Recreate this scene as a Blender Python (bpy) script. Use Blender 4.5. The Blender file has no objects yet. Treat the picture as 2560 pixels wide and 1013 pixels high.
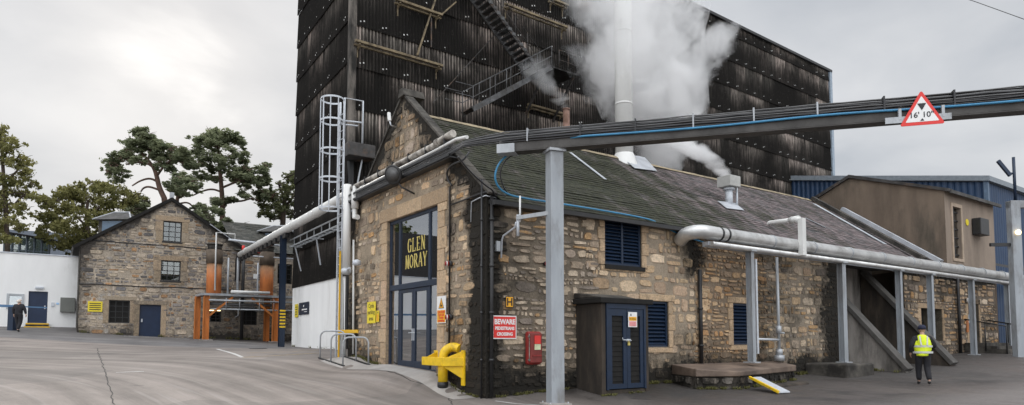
import bpy, bmesh, math, random
import numpy as np
from mathutils import Vector, noise, Matrix
rnd = random.Random(7)
scene = bpy.context.scene
col = scene.collection
# ------------------------------------------------------------------ camera model
FP, CX, CY = 1630., 1280., 750.
PITCH = math.radians(3.5); AZ = math.radians(35)
CAM = (-8.227, -12.796, 1.40)
CF = (math.sin(AZ), math.cos(AZ)); CR = (math.cos(AZ), -math.sin(AZ))
def ray(px, py):
    r = px-CX; u = -(py-CY)
    h = FP*math.cos(PITCH)-u*math.sin(PITCH); z = FP*math.sin(PITCH)+u*math.cos(PITCH)
    return (r*CR[0]+h*CF[0], r*CR[1]+h*CF[1], z)
def hit(px, py, ax, v):
    d = ray(px, py); t = (v-CAM[ax])/d[ax]
    return Vector([CAM[i]+t*d[i] for i in range(3)])
def ox(px, py, v=0): return hit(px, py, 0, v)
def oy(px, py, v=0): return hit(px, py, 1, v)
def dep(px, py, Z):
    d = ray(px, py); t = Z/(d[0]*CF[0]+d[1]*CF[1])
    return Vector([CAM[i]+t*d[i] for i in range(3)])
def tow(px, py, x, y):
    """height on the vertical line nearest (x, y) seen at pixel row"""
    Z = (x-CAM[0])*CF[0]+(y-CAM[1])*CF[1]
    return dep(px, py, Z).z
cd = bpy.data.cameras.new('camera'); cam = bpy.data.objects.new('camera', cd); col.objects.link(cam)
cam.location = CAM
cam.rotation_euler = (math.radians(90)+PITCH, 0, -AZ)
cd.sensor_width = 36; cd.lens = FP/2560*36
cd.shift_y = (CY-506.5)/2560; cd.shift_x = 0
cd.clip_end = 3000; cd.clip_start = .1
scene.camera = cam
# ------------------------------------------------------------------ object helpers
def tag(o, label=None, cat=None, group=None, kind=None):
    if label: o['label'] = label
    if cat: o['category'] = cat
    if group: o['group'] = group
    if kind: o['kind'] = kind
    return o
def thing(name, label, cat, loc=(0, 0, 0), group=None):
    o = bpy.data.objects.new(name, None); col.objects.link(o); o.location = loc
    o.empty_display_size = .2
    return tag(o, label, cat, group)
def wloc(o):
    v = Vector((0, 0, 0))
    while o is not None:
        v += o.location; o = o.parent
    return v
class Fr:
    def __init__(s, o, r, u):
        s.o = Vector(o); s.r = Vector(r).normalized(); s.u = Vector(u).normalized(); s.n = s.r.cross(s.u)
    def P(s, a, b, c=0): return s.o+s.r*a+s.u*b+s.n*c
def FX(y, z, x=0.): return Fr((x, y, z), (0, -1, 0), (0, 0, 1))   # faces -x
def FY(x, z, y=0.): return Fr((x, y, z), (1, 0, 0), (0, 0, 1))    # faces -y
W0 = Fr((0, 0, 0), (1, 0, 0), (0, 1, 0))
class MB:
    def __init__(s): s.v = []; s.f = []; s.m = []; s.c = []; s.sm = []; s.col = (1, 1, 1, 1); s.mi = 0; s.smooth = False
    def vert(s, p): s.v.append(tuple(p)); return len(s.v)-1
    def face(s, ids, c=None):
        s.f.append(tuple(ids)); s.m.append(s.mi); s.c.append(c or s.col); s.sm.append(s.smooth)
    def poly(s, pts, c=None): s.face([s.vert(p) for p in pts], c)
    def box(s, x0, x1, y0, y1, z0, z1, c=None, fr=None):
        fr = fr or W0
        p = [fr.P(a, b, d) for d in (z0, z1) for b in (y0, y1) for a in (x0, x1)]
        i = [s.vert(q) for q in p]
        for q in ((0, 2, 3, 1), (4, 5, 7, 6), (0, 1, 5, 4), (2, 6, 7, 3), (0, 4, 6, 2), (1, 3, 7, 5)):
            s.face([i[k] for k in q], c)
        return s
    def prism(s, pts, vec, c=None):
        vec = Vector(vec); a = [s.vert(p) for p in pts]; b = [s.vert(Vector(p)+vec) for p in pts]
        s.face(a[::-1], c); s.face(b, c); n = len(a)
        for k in range(n): s.face((a[k], a[(k+1) % n], b[(k+1) % n], b[k]), c)
        return s
    def tube(s, pts, r, seg=8, c=None, caps=True):
        pts = [Vector(p) for p in pts]; n = len(pts); rs = r if isinstance(r, (list, tuple)) else [r]*n
        rings = []; prev = None; sm = s.smooth; s.smooth = True
        for k in range(n):
            t = (pts[min(k+1, n-1)]-pts[max(k-1, 0)]).normalized()
            if prev is None:
                ref = Vector((0, 0, 1)) if abs(t.z) < .9 else Vector((1, 0, 0)); a = t.cross(ref).normalized()
            else:
                a = (prev-t*prev.dot(t)).normalized()
            prev = a; b = t.cross(a)
            rings.append([s.vert(pts[k]+(a*math.cos(2*math.pi*j/seg)+b*math.sin(2*math.pi*j/seg))*rs[k]) for j in range(seg)])
        for k in range(n-1):
            for j in range(seg):
                s.face((rings[k][j], rings[k][(j+1) % seg], rings[k+1][(j+1) % seg], rings[k+1][j]), c)
        s.smooth = sm
        if caps: s.face(rings[0][::-1], c); s.face(rings[-1], c)
        return s
    def bar(s, a, b, w, h=None, c=None):
        a = Vector(a); b = Vector(b); h = h or w; t = (b-a).normalized()
        ref = Vector((0, 0, 1)) if abs(t.z) < .95 else Vector((1, 0, 0))
        r = t.cross(ref).normalized(); u = r.cross(t)
        s.prism([a-r*w/2-u*h/2, a+r*w/2-u*h/2, a+r*w/2+u*h/2, a-r*w/2+u*h/2], b-a, c); return s
    def lathe(s, prof, ctr, axis=(0, 0, 1), seg=16, c=None):
        ctr = Vector(ctr); t = Vector(axis).normalized(); ref = Vector((0, 0, 1)) if abs(t.z) < .9 else Vector((1, 0, 0))
        a = t.cross(ref).normalized(); b = t.cross(a); rings = []; sm = s.smooth; s.smooth = True
        for r, h in prof:
            rings.append([s.vert(ctr+t*h+(a*math.cos(2*math.pi*j/seg)+b*math.sin(2*math.pi*j/seg))*max(r, .0005)) for j in range(seg)])
        for k in range(len(rings)-1):
            for j in range(seg): s.face((rings[k][j], rings[k][(j+1) % seg], rings[k+1][(j+1) % seg], rings[k+1][j]), c)
        s.smooth = sm; s.face(rings[0][::-1], c); s.face(rings[-1], c); return s
    def build(s, name, mats, parent=None, bevel=0, fix=True):
        mats = mats if isinstance(mats, (list, tuple)) else [mats]
        V = np.array(s.v, dtype=float)
        if parent is not None: org = np.array(wloc(parent))
        else:
            org = np.array([(V[:, 0].min()+V[:, 0].max())/2, (V[:, 1].min()+V[:, 1].max())/2, V[:, 2].min()])
        me = bpy.data.meshes.new(name); me.from_pydata((V-org).tolist(), [], s.f)
        for m in mats: me.materials.append(m)
        me.polygons.foreach_set('material_index', s.m)
        me.polygons.foreach_set('use_smooth', s.sm)
        at = me.color_attributes.new('Col', 'FLOAT_COLOR', 'CORNER')
        arr = []
        for f, c in zip(s.f, s.c):
            if isinstance(c, list):
                for q in c: arr.extend(q)
            else: arr.extend(tuple(c)*len(f))
        at.data.foreach_set('color', arr)
        if fix:
            bm = bmesh.new(); bm.from_mesh(me); bmesh.ops.recalc_face_normals(bm, faces=bm.faces); bm.to_mesh(me); bm.free()
        me.update()
        o = bpy.data.objects.new(name, me); col.objects.link(o)
        if parent is not None: o.parent = parent
        else: o.location = org
        if bevel:
            b = o.modifiers.new('b', 'BEVEL'); b.width = bevel; b.segments = 2; b.limit_method = 'ANGLE'
        return o
# ------------------------------------------------------------------ materials
def newmat(name):
    m = bpy.data.materials.new(name); m.use_nodes = True; nt = m.node_tree; b = nt.nodes['Principled BSDF']; return m, nt, b
class N:
    """tiny node builder"""
    def __init__(s, nt): s.nt = nt
    def n(s, t, **k):
        x = s.nt.nodes.new(t)
        for a, v in k.items(): setattr(x, a, v)
        return x
    def l(s, a, b): s.nt.links.new(a, b)
    def val(s, sock, v):
        if hasattr(v, 'is_output') or isinstance(v, bpy.types.NodeSocket): s.l(v, sock)
        else: sock.default_value = v
    def math(s, op, a, b=0., c=None, clamp=False):
        x = s.n('ShaderNodeMath', operation=op, use_clamp=clamp); s.val(x.inputs[0], a); s.val(x.inputs[1], b)
        if c is not None: s.val(x.inputs[2], c)
        return x.outputs[0]
    def mix(s, f, a, b, t='MIX'):
        x = s.n('ShaderNodeMix', data_type='RGBA', blend_type=t); s.val(x.inputs[0], f); s.val(x.inputs[6], a); s.val(x.inputs[7], b); return x.outputs[2]
    def pos(s): return s.n('ShaderNodeNewGeometry').outputs['Position']
    def mapp(s, v, sc=(1, 1, 1), rot=(0, 0, 0), loc=(0, 0, 0)):
        x = s.n('ShaderNodeMapping'); s.l(v, x.inputs[0]); x.inputs['Scale'].default_value = sc; x.inputs['Rotation'].default_value = rot; x.inputs['Location'].default_value = loc; return x.outputs[0]
    def noise(s, v, scale, detail=4, rough=.55, dist=0.):
        x = s.n('ShaderNodeTexNoise'); s.l(v, x.inputs['Vector']); x.inputs['Scale'].default_value = scale; x.inputs['Detail'].default_value = detail
        x.inputs['Roughness'].default_value = rough; x.inputs['Distortion'].default_value = dist; return x.outputs['Fac']
    def ramp(s, f, lo, hi, a=0., b=1.):
        x = s.n('ShaderNodeMapRange', clamp=True); s.val(x.inputs[0], f); x.inputs[1].default_value = lo; x.inputs[2].default_value = hi
        x.inputs[3].default_value = a; x.inputs[4].default_value = b; return x.outputs[0]
    def attr(s, name='Col'): x = s.n('ShaderNodeAttribute', attribute_name=name); return x
    def bump(s, b, h, st=.5, d=.02):
        x = s.n('ShaderNodeBump'); s.val(x.inputs['Height'], h); x.inputs['Strength'].default_value = st; x.inputs['Distance'].default_value = d; s.l(x.outputs[0], b.inputs['Normal'])
def C4(c): return (c[0], c[1], c[2], 1)
def plain(name, c, rough=.6, metal=0., var=.18, scale=6., dirt=.0, dirtc=(.03, .028, .024), bump=.0, streak=False, spec=.5):
    m, nt, b = newmat(name); k = N(nt); p = k.pos()
    v = k.mapp(p, (1, 1, .25)) if streak else p
    f = k.noise(v, scale, 5, .6)
    cc = k.mix(k.ramp(f, .3, .7), C4([x*(1-var) for x in c]), C4([min(1, x*(1+var)) for x in c]))
    if dirt:
        g = k.noise(k.mapp(p, (1, 1, .3) if streak else (1, 1, 1), loc=(3, 7, 1)), scale*.5, 6, .7)
        cc = k.mix(k.ramp(g, .62-dirt*.35, .8-dirt*.3), cc, C4(dirtc))
    k.l(cc, b.inputs['Base Color']); b.inputs['Roughness'].default_value = rough; b.inputs['Metallic'].default_value = metal
    b.inputs['Specular IOR Level'].default_value = spec
    if bump: k.bump(b, k.noise(p, scale*5, 4), bump, .01)
    return m
M = {}
# stone: colour attribute rgb = stone colour, alpha = dirt
def stone_mat(name, dirtc, grain=22., bump=.6, warm=(1, 1, 1)):
    m, nt, b = newmat(name); k = N(nt); p = k.pos(); a = k.attr('Col')
    n1 = k.noise(p, grain, 6, .65); n2 = k.noise(p, 3.2, 5, .6, .4); n3 = k.noise(p, 9, 6, .7, .3)
    c1 = k.mix(k.ramp(n1, .25, .75), (.62, .6, .58, 1), (1.28, 1.26, 1.22, 1))
    c2 = k.mix(1., a.outputs['Color'], c1, 'MULTIPLY')
    c2 = k.mix(k.ramp(n3, .50, .72, 0, .6), c2, (.37, .315, .245, 1))
    d = k.math('ADD', k.math('MULTIPLY', a.outputs['Alpha'], 1.55), k.math('ADD', k.math('MULTIPLY', n2, 1.1), k.math('MULTIPLY', n3, .9)))
    d = k.ramp(d, 1.2, 1.95, 0, .97)
    c3 = k.mix(d, c2, C4(dirtc)); k.l(c3, b.inputs['Base Color']); b.inputs['Roughness'].default_value = .92; b.inputs['Specular IOR Level'].default_value = .25
    k.bump(b, k.math('ADD', n1, k.math('MULTIPLY', n3, 1.5)), bump, .03); return m
M['stone'] = stone_mat('rubble_stone', (.014, .013, .011))
M['stone_far'] = stone_mat('weathered_stone', (.06, .054, .048), 14., .5)
def corr_mat():
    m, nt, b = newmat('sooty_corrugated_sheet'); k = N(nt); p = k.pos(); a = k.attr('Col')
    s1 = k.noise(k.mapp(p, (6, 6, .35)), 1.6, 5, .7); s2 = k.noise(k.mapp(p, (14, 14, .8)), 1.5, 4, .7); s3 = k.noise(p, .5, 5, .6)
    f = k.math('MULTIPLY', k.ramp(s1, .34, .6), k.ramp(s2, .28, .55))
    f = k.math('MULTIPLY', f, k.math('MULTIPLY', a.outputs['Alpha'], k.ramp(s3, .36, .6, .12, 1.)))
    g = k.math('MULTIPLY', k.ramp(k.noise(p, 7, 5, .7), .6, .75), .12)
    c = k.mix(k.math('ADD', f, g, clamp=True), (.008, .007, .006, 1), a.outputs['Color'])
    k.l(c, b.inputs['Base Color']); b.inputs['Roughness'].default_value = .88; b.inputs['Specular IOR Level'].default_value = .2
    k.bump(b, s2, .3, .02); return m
M['corr'] = corr_mat()
def slate_mat(name, mossy=1.):
    m, nt, b = newmat(name); k = N(nt); p = k.pos(); a = k.attr('Col')
    n1 = k.noise(p, .35, 5, .62, .6); n2 = k.noise(p, 5, 6, .7); n3 = k.noise(p, 26, 3, .6)
    sep = k.n('ShaderNodeSeparateXYZ'); k.l(p, sep.inputs[0])
    down = k.noise(k.mapp(p, (1.1, .25, .25)), 1.3, 5, .65, .3)
    # moss retreats with x (purple slate shows through in the middle and right)
    g = k.math('ADD', k.ramp(sep.outputs[0], 6., 12., .50, -.04), k.math('MULTIPLY', k.math('SUBTRACT', n1, .5), 1.0))
    g = k.math('ADD', g, k.math('MULTIPLY', k.math('SUBTRACT', down, .5), 1.5))
    g = k.math('ADD', g, k.math('MULTIPLY', k.math('SUBTRACT', n2, .5), 1.1))
    g = k.ramp(g, -.05, .35, 0, .95*mossy)
    base = k.mix(1., a.outputs['Color'], k.mix(k.ramp(n2, .3, .7), (.6, .6, .6, 1), (1.3, 1.3, 1.3, 1)), 'MULTIPLY')
    moss = k.mix(k.ramp(n2, .35, .7), (.009, .011, .005, 1), (.040, .044, .019, 1))
    c = k.mix(g, base, moss)
    lich = k.ramp(k.noise(k.mapp(p, (1.3, 3, 3)), 2.6, 4, .6), .70, .74, 0, .4); c = k.mix(lich, c, (.36, .36, .32, 1))
    k.l(c, b.inputs['Base Color']); b.inputs['Roughness'].default_value = .75
    b.inputs['Specular IOR Level'].default_value = .3
    k.bump(b, k.math('ADD', n2, n3), .7, .03); return m
M['slateplain'] = plain('dark_slate_courses', (.075, .072, .07), .8, 0, .4, 3., .35, (.03, .034, .022), .6)
M['slate'] = slate_mat('mossy_slate'); M['slate2'] = slate_mat('grey_slate', .55)
def ground_mat():
    m, nt, b = newmat('worn_yard_surface'); k = N(nt); p = k.pos()
    sep = k.n('ShaderNodeSeparateXYZ'); k.l(p, sep.inputs[0]); X, Y = sep.outputs[0], sep.outputs[1]
    # tyre sweep: rings round a turning centre off the left of the yard
    dx = k.math('ADD', X, 19.); dy = k.math('ADD', Y, -1.)
    rad = k.math('SQRT', k.math('ADD', k.math('MULTIPLY', dx, dx), k.math('MULTIPLY', dy, dy))); ang = k.math('ARCTAN2', dy, dx)
    cv = k.n('ShaderNodeCombineXYZ'); k.l(k.math('MULTIPLY', rad, 1.7), cv.inputs[0]); k.l(k.math('MULTIPLY', ang, 1.2), cv.inputs[1])
    sweep = k.noise(cv.outputs[0], 1.0, 5, .6, .3)
    big = k.noise(p, .13, 5, .6, .5); mid = k.noise(p, .7, 6, .65, .3); fine = k.noise(p, 30, 4, .7); spk = k.noise(p, 120, 2, .5)
    f = k.math('ADD', k.math('MULTIPLY', sweep, .9), k.math('ADD', k.math('MULTIPLY', big, .5), k.math('MULTIPLY', mid, .45)))
    c = k.mix(k.ramp(f, .72, 1.12), (.105, .091, .081, 1), (.255, .222, .20, 1))
    # the right-hand yard is damp, darker asphalt
    wet = k.ramp(k.math('ADD', X, k.math('MULTIPLY', k.math('SUBTRACT', mid, .5), 7.)), 0., 3.5)
    wn = k.math('MULTIPLY', k.ramp(k.math('ADD', big, k.math('MULTIPLY', mid, .6)), .62, .92), 1.)
    wc = k.mix(wn, (.028, .026, .025, 1), (.105, .088, .08, 1))
    nearwall = k.ramp(Y, -4.5, -1.2, 0, .75)  # damp ground by the side wall; darkening also painted in as contact shade
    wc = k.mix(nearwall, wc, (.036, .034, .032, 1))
    front = k.ramp(k.math('ADD', Y, k.math('MULTIPLY', mid, 2.)), -3.8, -5.2)
    wc = k.mix(k.math('MULTIPLY', front, .65), wc, (.2, .18, .17, 1))
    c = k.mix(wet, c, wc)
    c = k.mix(k.ramp(fine, .3, .7, .0, .35), c, k.mix(1., c, (1.45, 1.42, 1.4, 1), 'MULTIPLY'))
    c = k.mix(k.ramp(spk, .62, .72, 0, .3), c, (.34, .32, .3, 1))
    # older darker asphalt beyond the slab edge, with patched repairs
    zz = k.math('ADD', k.math('MULTIPLY', k.math('ADD', X, 8.227), .5736), k.math('MULTIPLY', k.math('ADD', Y, 12.796), .8192))
    far = k.ramp(k.math('ADD', zz, k.math('MULTIPLY', k.math('SUBTRACT', mid, .5), .25)), 29.6, 29.75)
    c = k.mix(k.math('MULTIPLY', far, k.math('SUBTRACT', 1., wet)), c, k.mix(k.ramp(mid, .35, .65), (.105, .10, .10, 1), (.19, .18, .175, 1)))
    vb = k.n('ShaderNodeTexVoronoi', feature='F1', distance='CHEBYCHEV'); k.l(k.mapp(p, (.16, .23, 0), rot=(0, 0, .5)), vb.inputs['Vector']); vb.inputs['Scale'].default_value = 1.
    sp2 = k.n('ShaderNodeSeparateXYZ'); k.l(vb.outputs['Color'], sp2.inputs[0])
    c = k.mix(k.ramp(sp2.outputs[0], .70, .72, 0, .3), c, (.085, .08, .076, 1))
    c = k.mix(k.ramp(k.noise(p, 11, 5, .75), .56, .72, 0, .35), c, (.075, .068, .062, 1))
    trk = k.ramp(k.noise(cv.outputs[0], 2.6, 2, .4), .60, .68, 0, .3); c = k.mix(k.math('MULTIPLY', trk, k.math('SUBTRACT', 1., wet)), c, (.34, .31, .29, 1))
    oil = k.ramp(k.noise(p, 1.3, 3, .5), .68, .78, 0, .5); c = k.mix(oil, c, (.06, .055, .05, 1))
    k.l(c, b.inputs['Base Color'])
    k.l(k.math('SUBTRACT', .85, k.math('MULTIPLY', k.math('MULTIPLY', wet, k.ramp(mid, .4, .6)), .42)), b.inputs['Roughness'])
    b.inputs['Specular IOR Level'].default_value = .35
    k.bump(b, k.math('ADD', fine, k.math('MULTIPLY', spk, .6)), .35, .01); return m
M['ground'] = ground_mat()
M['concrete'] = plain('pale_concrete', (.34, .315, .29), .9, 0, .22, 1.6, .35, (.16, .145, .13), .35)
M['dconcrete'] = plain('stained_render', (.062, .048, .036), .92, 0, .6, 2.0, .6, (.02, .017, .014), .5, True)
M['gconcrete'] = plain('grey_cement_render', (.30, .275, .25), .92, 0, .35, 1.4, .5, (.06, .055, .048), .5, True)
M['harl'] = plain('brown_harling', (.155, .118, .088), .95, 0, .3, 1.1, .35, (.07, .06, .046), .8, True)
M['coping'] = plain('grey_weathered_coping', (.085, .08, .074), .92, 0, .35, 2., .4, (.06, .055, .05), .4)
M['harllit'] = plain('pale_lit_brown_harling', (.27, .215, .17), .95, 0, .2, 1.1, .3, (.17, .135, .105), .8, True)  # paler render coat, with the front's stronger light painted into it
M['white'] = plain('white_painted_render', (.80, .80, .79), .8, 0, .06, 1.2, .16, (.60, .59, .56), .25, True)
M['whitepipe'] = plain('white_cladding', (.68, .68, .66), .42, 0, .07, 2.2, .12, (.30, .28, .25), .0, True)
M['oldwhite'] = plain('flaking_white_paint', (.5, .47, .42), .7, 0, .3, 5, .55, (.07, .055, .045), .3)
M['galv'] = plain('galvanised_steel', (.40, .42, .44), .48, .35, .16, 5, .12, (.2, .2, .2), 0, True)
M['galvlight'] = plain('bright_galvanised_steel', (.55, .58, .62), .5, .2, .12, 8)
M['colgrey'] = plain('grey_painted_steel', (.31, .335, .36), .5, .0, .14, 3, .34, (.17, .165, .16), .1, True)
M['pipeclad'] = plain('aluminium_pipe_cladding', (.60, .60, .59), .36, .6, .2, 1.8, .28, (.26, .25, .23), .1)
M['dark'] = plain('black_painted_metal', (.018, .018, .019), .45, 0, .3, 5)
M['beam'] = plain('dark_grey_steel', (.06, .056, .052), .55, .1, .4, 2.5, .3, (.03, .026, .022))
M['cable'] = plain('black_cable', (.02, .02, .022), .32, 0, .3, 3)
M['cablegrey'] = plain('grey_cable', (.10, .10, .10), .38, 0, .4, 1.5)
M['bluecable'] = plain('blue_plastic_tube', (.04, .21, .38), .4, 0, .15, 3)
M['navy'] = plain('navy_paint', (.008, .019, .042), .42, 0, .2, 4, .1, (.01, .01, .012))
M['blue'] = plain('blue_paint', (.005, .018, .046), .5, 0, .2, 4, .15, (.012, .02, .035))
M['bluedoor'] = plain('dark_blue_door_paint', (.007, .020, .056), .5, 0, .15, 3)
M['bluesheet'] = plain('blue_profiled_sheet', (.016, .042, .095), .55, 0, .15, 1.5)
M['yellow'] = plain('yellow_paint', (.80, .52, .012), .45, 0, .12, 6, .2, (.35, .22, .03))
M['amber'] = plain('amber_paint', (.72, .42, .02), .5, 0, .12, 4, .1, (.3, .18, .03))
M['orange'] = plain('orange_painted_steel', (.52, .17, .035), .6, 0, .22, 2, .25, (.16, .06, .025), 0, True)
M['red'] = plain('red_plastic', (.26, .022, .018), .4, 0, .15, 4, .15, (.13, .02, .018))
M['signred'] = plain('red_sign_face', (.70, .035, .028), .4, 0, .04, 4)
M['signwhite'] = plain('white_sign_face', (.80, .80, .79), .4, 0, .03, 4)
M['signyellow'] = plain('yellow_sign_face', (.78, .62, .03), .45, 0, .04, 4)
M['signamber'] = plain('amber_sign_face', (.82, .40, .015), .45, 0, .04, 4)
M['ink'] = plain('black_lettering', (.015, .015, .018), .5, 0, .05, 4)
M['black'] = plain('sooty_black', (.010, .009, .008), .9, 0, .4, 3)
M['gold'] = plain('gold_lettering', (.62, .50, .14), .45, 0, .08, 5)
M['rope'] = plain('lichen_stone_trim', (.30, .245, .16), .9, 0, .35, 3, .35, (.06, .05, .04), .4)
M['darkstone'] = plain('sooty_coping', (.075, .068, .058), .95, 0, .6, 2.5, .55, (.02, .018, .016), .6)
M['lead'] = plain('lead_flashing', (.42, .44, .47), .5, .1, .2, 2)
M['int'] = plain('dim_interior', (.10, .095, .08), .9, 0, .1, 1)
M['curtain'] = plain('olive_curtain', (.34, .33, .26), .9, 0, .1, 2, streak=True)
M['greybox'] = plain('grey_green_cabinet', (.16, .165, .15), .6, 0, .06, 3)
M['skin'] = plain('skin', (.50, .31, .23), .6, 0, .06, 10)
M['hairw'] = plain('white_hair', (.68, .62, .55), .8, 0, .12, 30)
M['cloth'] = plain('black_cloth', (.014, .014, .018), .85, 0, .3, 10)
M['hivis'] = plain('hi_vis_fabric', (.72, .85, .03), .7, 0, .06, 10)
M['reflect'] = plain('silver_reflective_tape', (.55, .56, .55), .4, .1, .05, 10)
M['bark'] = plain('tree_bark', (.075, .055, .042), .9, 0, .35, 3)
M['pinebark'] = plain('pine_bark', (.13, .08, .06), .9, 0, .4, 2)
M['brickred'] = plain('red_brick', (.17, .055, .04), .9, 0, .3, 4)
M['rustpipe'] = plain('rusty_pipe', (.28, .17, .13), .8, 0, .3, 3, .3, (.14, .07, .04))
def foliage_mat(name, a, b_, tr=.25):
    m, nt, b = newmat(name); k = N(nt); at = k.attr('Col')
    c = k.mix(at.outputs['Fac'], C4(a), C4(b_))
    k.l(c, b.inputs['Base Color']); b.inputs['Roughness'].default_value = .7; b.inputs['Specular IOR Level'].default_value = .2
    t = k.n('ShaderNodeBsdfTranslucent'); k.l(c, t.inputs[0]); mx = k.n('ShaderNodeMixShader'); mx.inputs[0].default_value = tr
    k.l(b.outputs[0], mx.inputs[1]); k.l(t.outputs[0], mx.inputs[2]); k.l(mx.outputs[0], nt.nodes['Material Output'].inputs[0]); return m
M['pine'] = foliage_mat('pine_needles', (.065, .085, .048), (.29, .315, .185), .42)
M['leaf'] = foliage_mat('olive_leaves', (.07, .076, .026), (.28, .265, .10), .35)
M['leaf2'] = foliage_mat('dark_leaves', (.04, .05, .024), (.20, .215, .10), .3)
def rust_still():
    m, nt, b = newmat('rusty_still_casing'); k = N(nt); p = k.pos(); sep = k.n('ShaderNodeSeparateXYZ'); k.l(p, sep.inputs[0])
    n = k.noise(k.mapp(p, (1.5, 1.5, .5)), 2., 5, .65); z = k.math('ADD', sep.outputs[2], k.math('MULTIPLY', n, 1.2))
    c = k.mix(k.ramp(z, 5.9, 7.0), (.60, .19, .05, 1), (.28, .20, .12, 1))
    c = k.mix(k.ramp(n, .45, .7, 0, .6), c, (.30, .09, .035, 1)); k.l(c, b.inputs['Base Color']); b.inputs['Roughness'].default_value = .8; return m
M['still'] = rust_still()
def glass_mat(name, tint=(.75, .8, .78), refl=.25):
    m, nt, b = newmat(name); k = N(nt); g = k.n('ShaderNodeBsdfGlossy'); g.inputs['Roughness'].default_value = .01; g.inputs[0].default_value = (.95, .97, 1, 1)
    t = k.n('ShaderNodeBsdfTransparent'); t.inputs[0].default_value = C4(tint)
    fr = k.n('ShaderNodeFresnel'); fr.inputs[0].default_value = 1.5; f = k.math('ADD', k.math('MULTIPLY', fr.outputs[0], 1.6), refl, clamp=True)
    mx = k.n('ShaderNodeMixShader'); k.l(f, mx.inputs[0]); k.l(t.outputs[0], mx.inputs[1]); k.l(g.outputs[0], mx.inputs[2])
    k.l(mx.outputs[0], nt.nodes['Material Output'].inputs[0]); return m
M['glass'] = glass_mat('reflective_glass'); M['glassdim'] = glass_mat('old_window_glass', (.5, .55, .5), .08)
def emit(name, c, s):
    m, nt, b = newmat(name); b.inputs['Emission Color'].default_value = C4(c); b.inputs['Emission Strength'].default_value = s; b.inputs['Base Color'].default_value = C4(c); return m
M['lamp'] = emit('lit_lamp', (1, .75, .4), 3.)
# ------------------------------------------------------------------ world, sun
w = bpy.data.worlds.new('World'); scene.world = w; w.use_nodes = True; k = N(w.node_tree); nt = w.node_tree
bg = nt.nodes['Background']
SUN_AZ_PX, SUN_EL = 450, math.radians(24)
sd = ray(450, 155); saz = math.atan2(sd[0], sd[1])
sky = k.n('ShaderNodeTexSky', sky_type='NISHITA', sun_disc=False, sun_elevation=SUN_EL, sun_rotation=saz)
tc = k.n('ShaderNodeTexCoord').outputs['Generated']
nz = k.n('ShaderNodeVectorMath', operation='NORMALIZE'); k.l(tc, nz.inputs[0]); D = nz.outputs[0]
se = k.n('ShaderNodeSeparateXYZ'); k.l(D, se.inputs[0]); dz = k.math('MAXIMUM', se.outputs[2], .0)
den = k.math('ADD', dz, .22); cvx = k.n('ShaderNodeCombineXYZ'); k.l(k.math('DIVIDE', se.outputs[0], den), cvx.inputs[0]); k.l(k.math('DIVIDE', se.outputs[1], den), cvx.inputs[1])
c1 = k.noise(cvx.outputs[0], .75, 7, .5, .35); c2 = k.noise(cvx.outputs[0], 2.4, 6, .5, .3)
cl = k.math('ADD', k.math('MULTIPLY', c1, .75), k.math('MULTIPLY', c2, .25))
cloud = k.mix(k.ramp(cl, .42, .585), (4.5, 4.7, 5.0, 1), (6.45, 6.5, 6.6, 1))
zen = k.ramp(dz, .47, .9, 1.0, 2.2); zn = k.mix(1., cloud, (1, 1, 1, 1), 'MULTIPLY')
bk = k.n('ShaderNodeVectorMath', operation='DOT_PRODUCT'); k.l(D, bk.inputs[0]); bk.inputs[1].default_value = (-CF[0], -CF[1], 0)
vm = k.n('ShaderNodeVectorMath', operation='SCALE'); k.l(cloud, vm.inputs[0]); k.l(k.math('MULTIPLY', zen, k.ramp(bk.outputs['Value'], -.1, .6, 1., 2.4)), vm.inputs['Scale'])  # unseen sky overhead and behind the camera brightened to light the walls
dt = k.n('ShaderNodeVectorMath', operation='DOT_PRODUCT'); k.l(D, dt.inputs[0]); dt.inputs[1].default_value = Vector(sd).normalized()
glow = k.ramp(k.math('ADD', dt.outputs['Value'], k.math('MULTIPLY', k.math('SUBTRACT', c2, .5), .02)), .9962, .9999, 0, 1)
cg = k.mix(k.math('POWER', glow, 1.6), vm.outputs[0], (7.7, 7.7, 7.7, 1))
skm = k.mix(.93, sky.outputs[0], cg)
k.l(skm, bg.inputs[0]); bg.inputs[1].default_value = .1
sl = bpy.data.lights.new('sun', 'SUN'); sl.energy = 1.5; sl.angle = math.radians(18); sl.color = (1, .96, .9)
so = bpy.data.objects.new('sun', sl); col.objects.link(so)
so.rotation_euler = (math.radians(90)-SUN_EL, 0, math.pi-saz+0); so.location = (0, 0, 40)
scene.view_settings.view_transform = 'Standard'; scene.view_settings.look = 'None'; scene.view_settings.exposure = .28; scene.view_settings.gamma = 1
cy = scene.cycles; cy.use_denoising = True; cy.max_bounces = 12; cy.transparent_max_bounces = 16; cy.volume_bounces = 11; cy.volume_step_rate = 1.5
cy.use_adaptive_sampling = True
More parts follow.
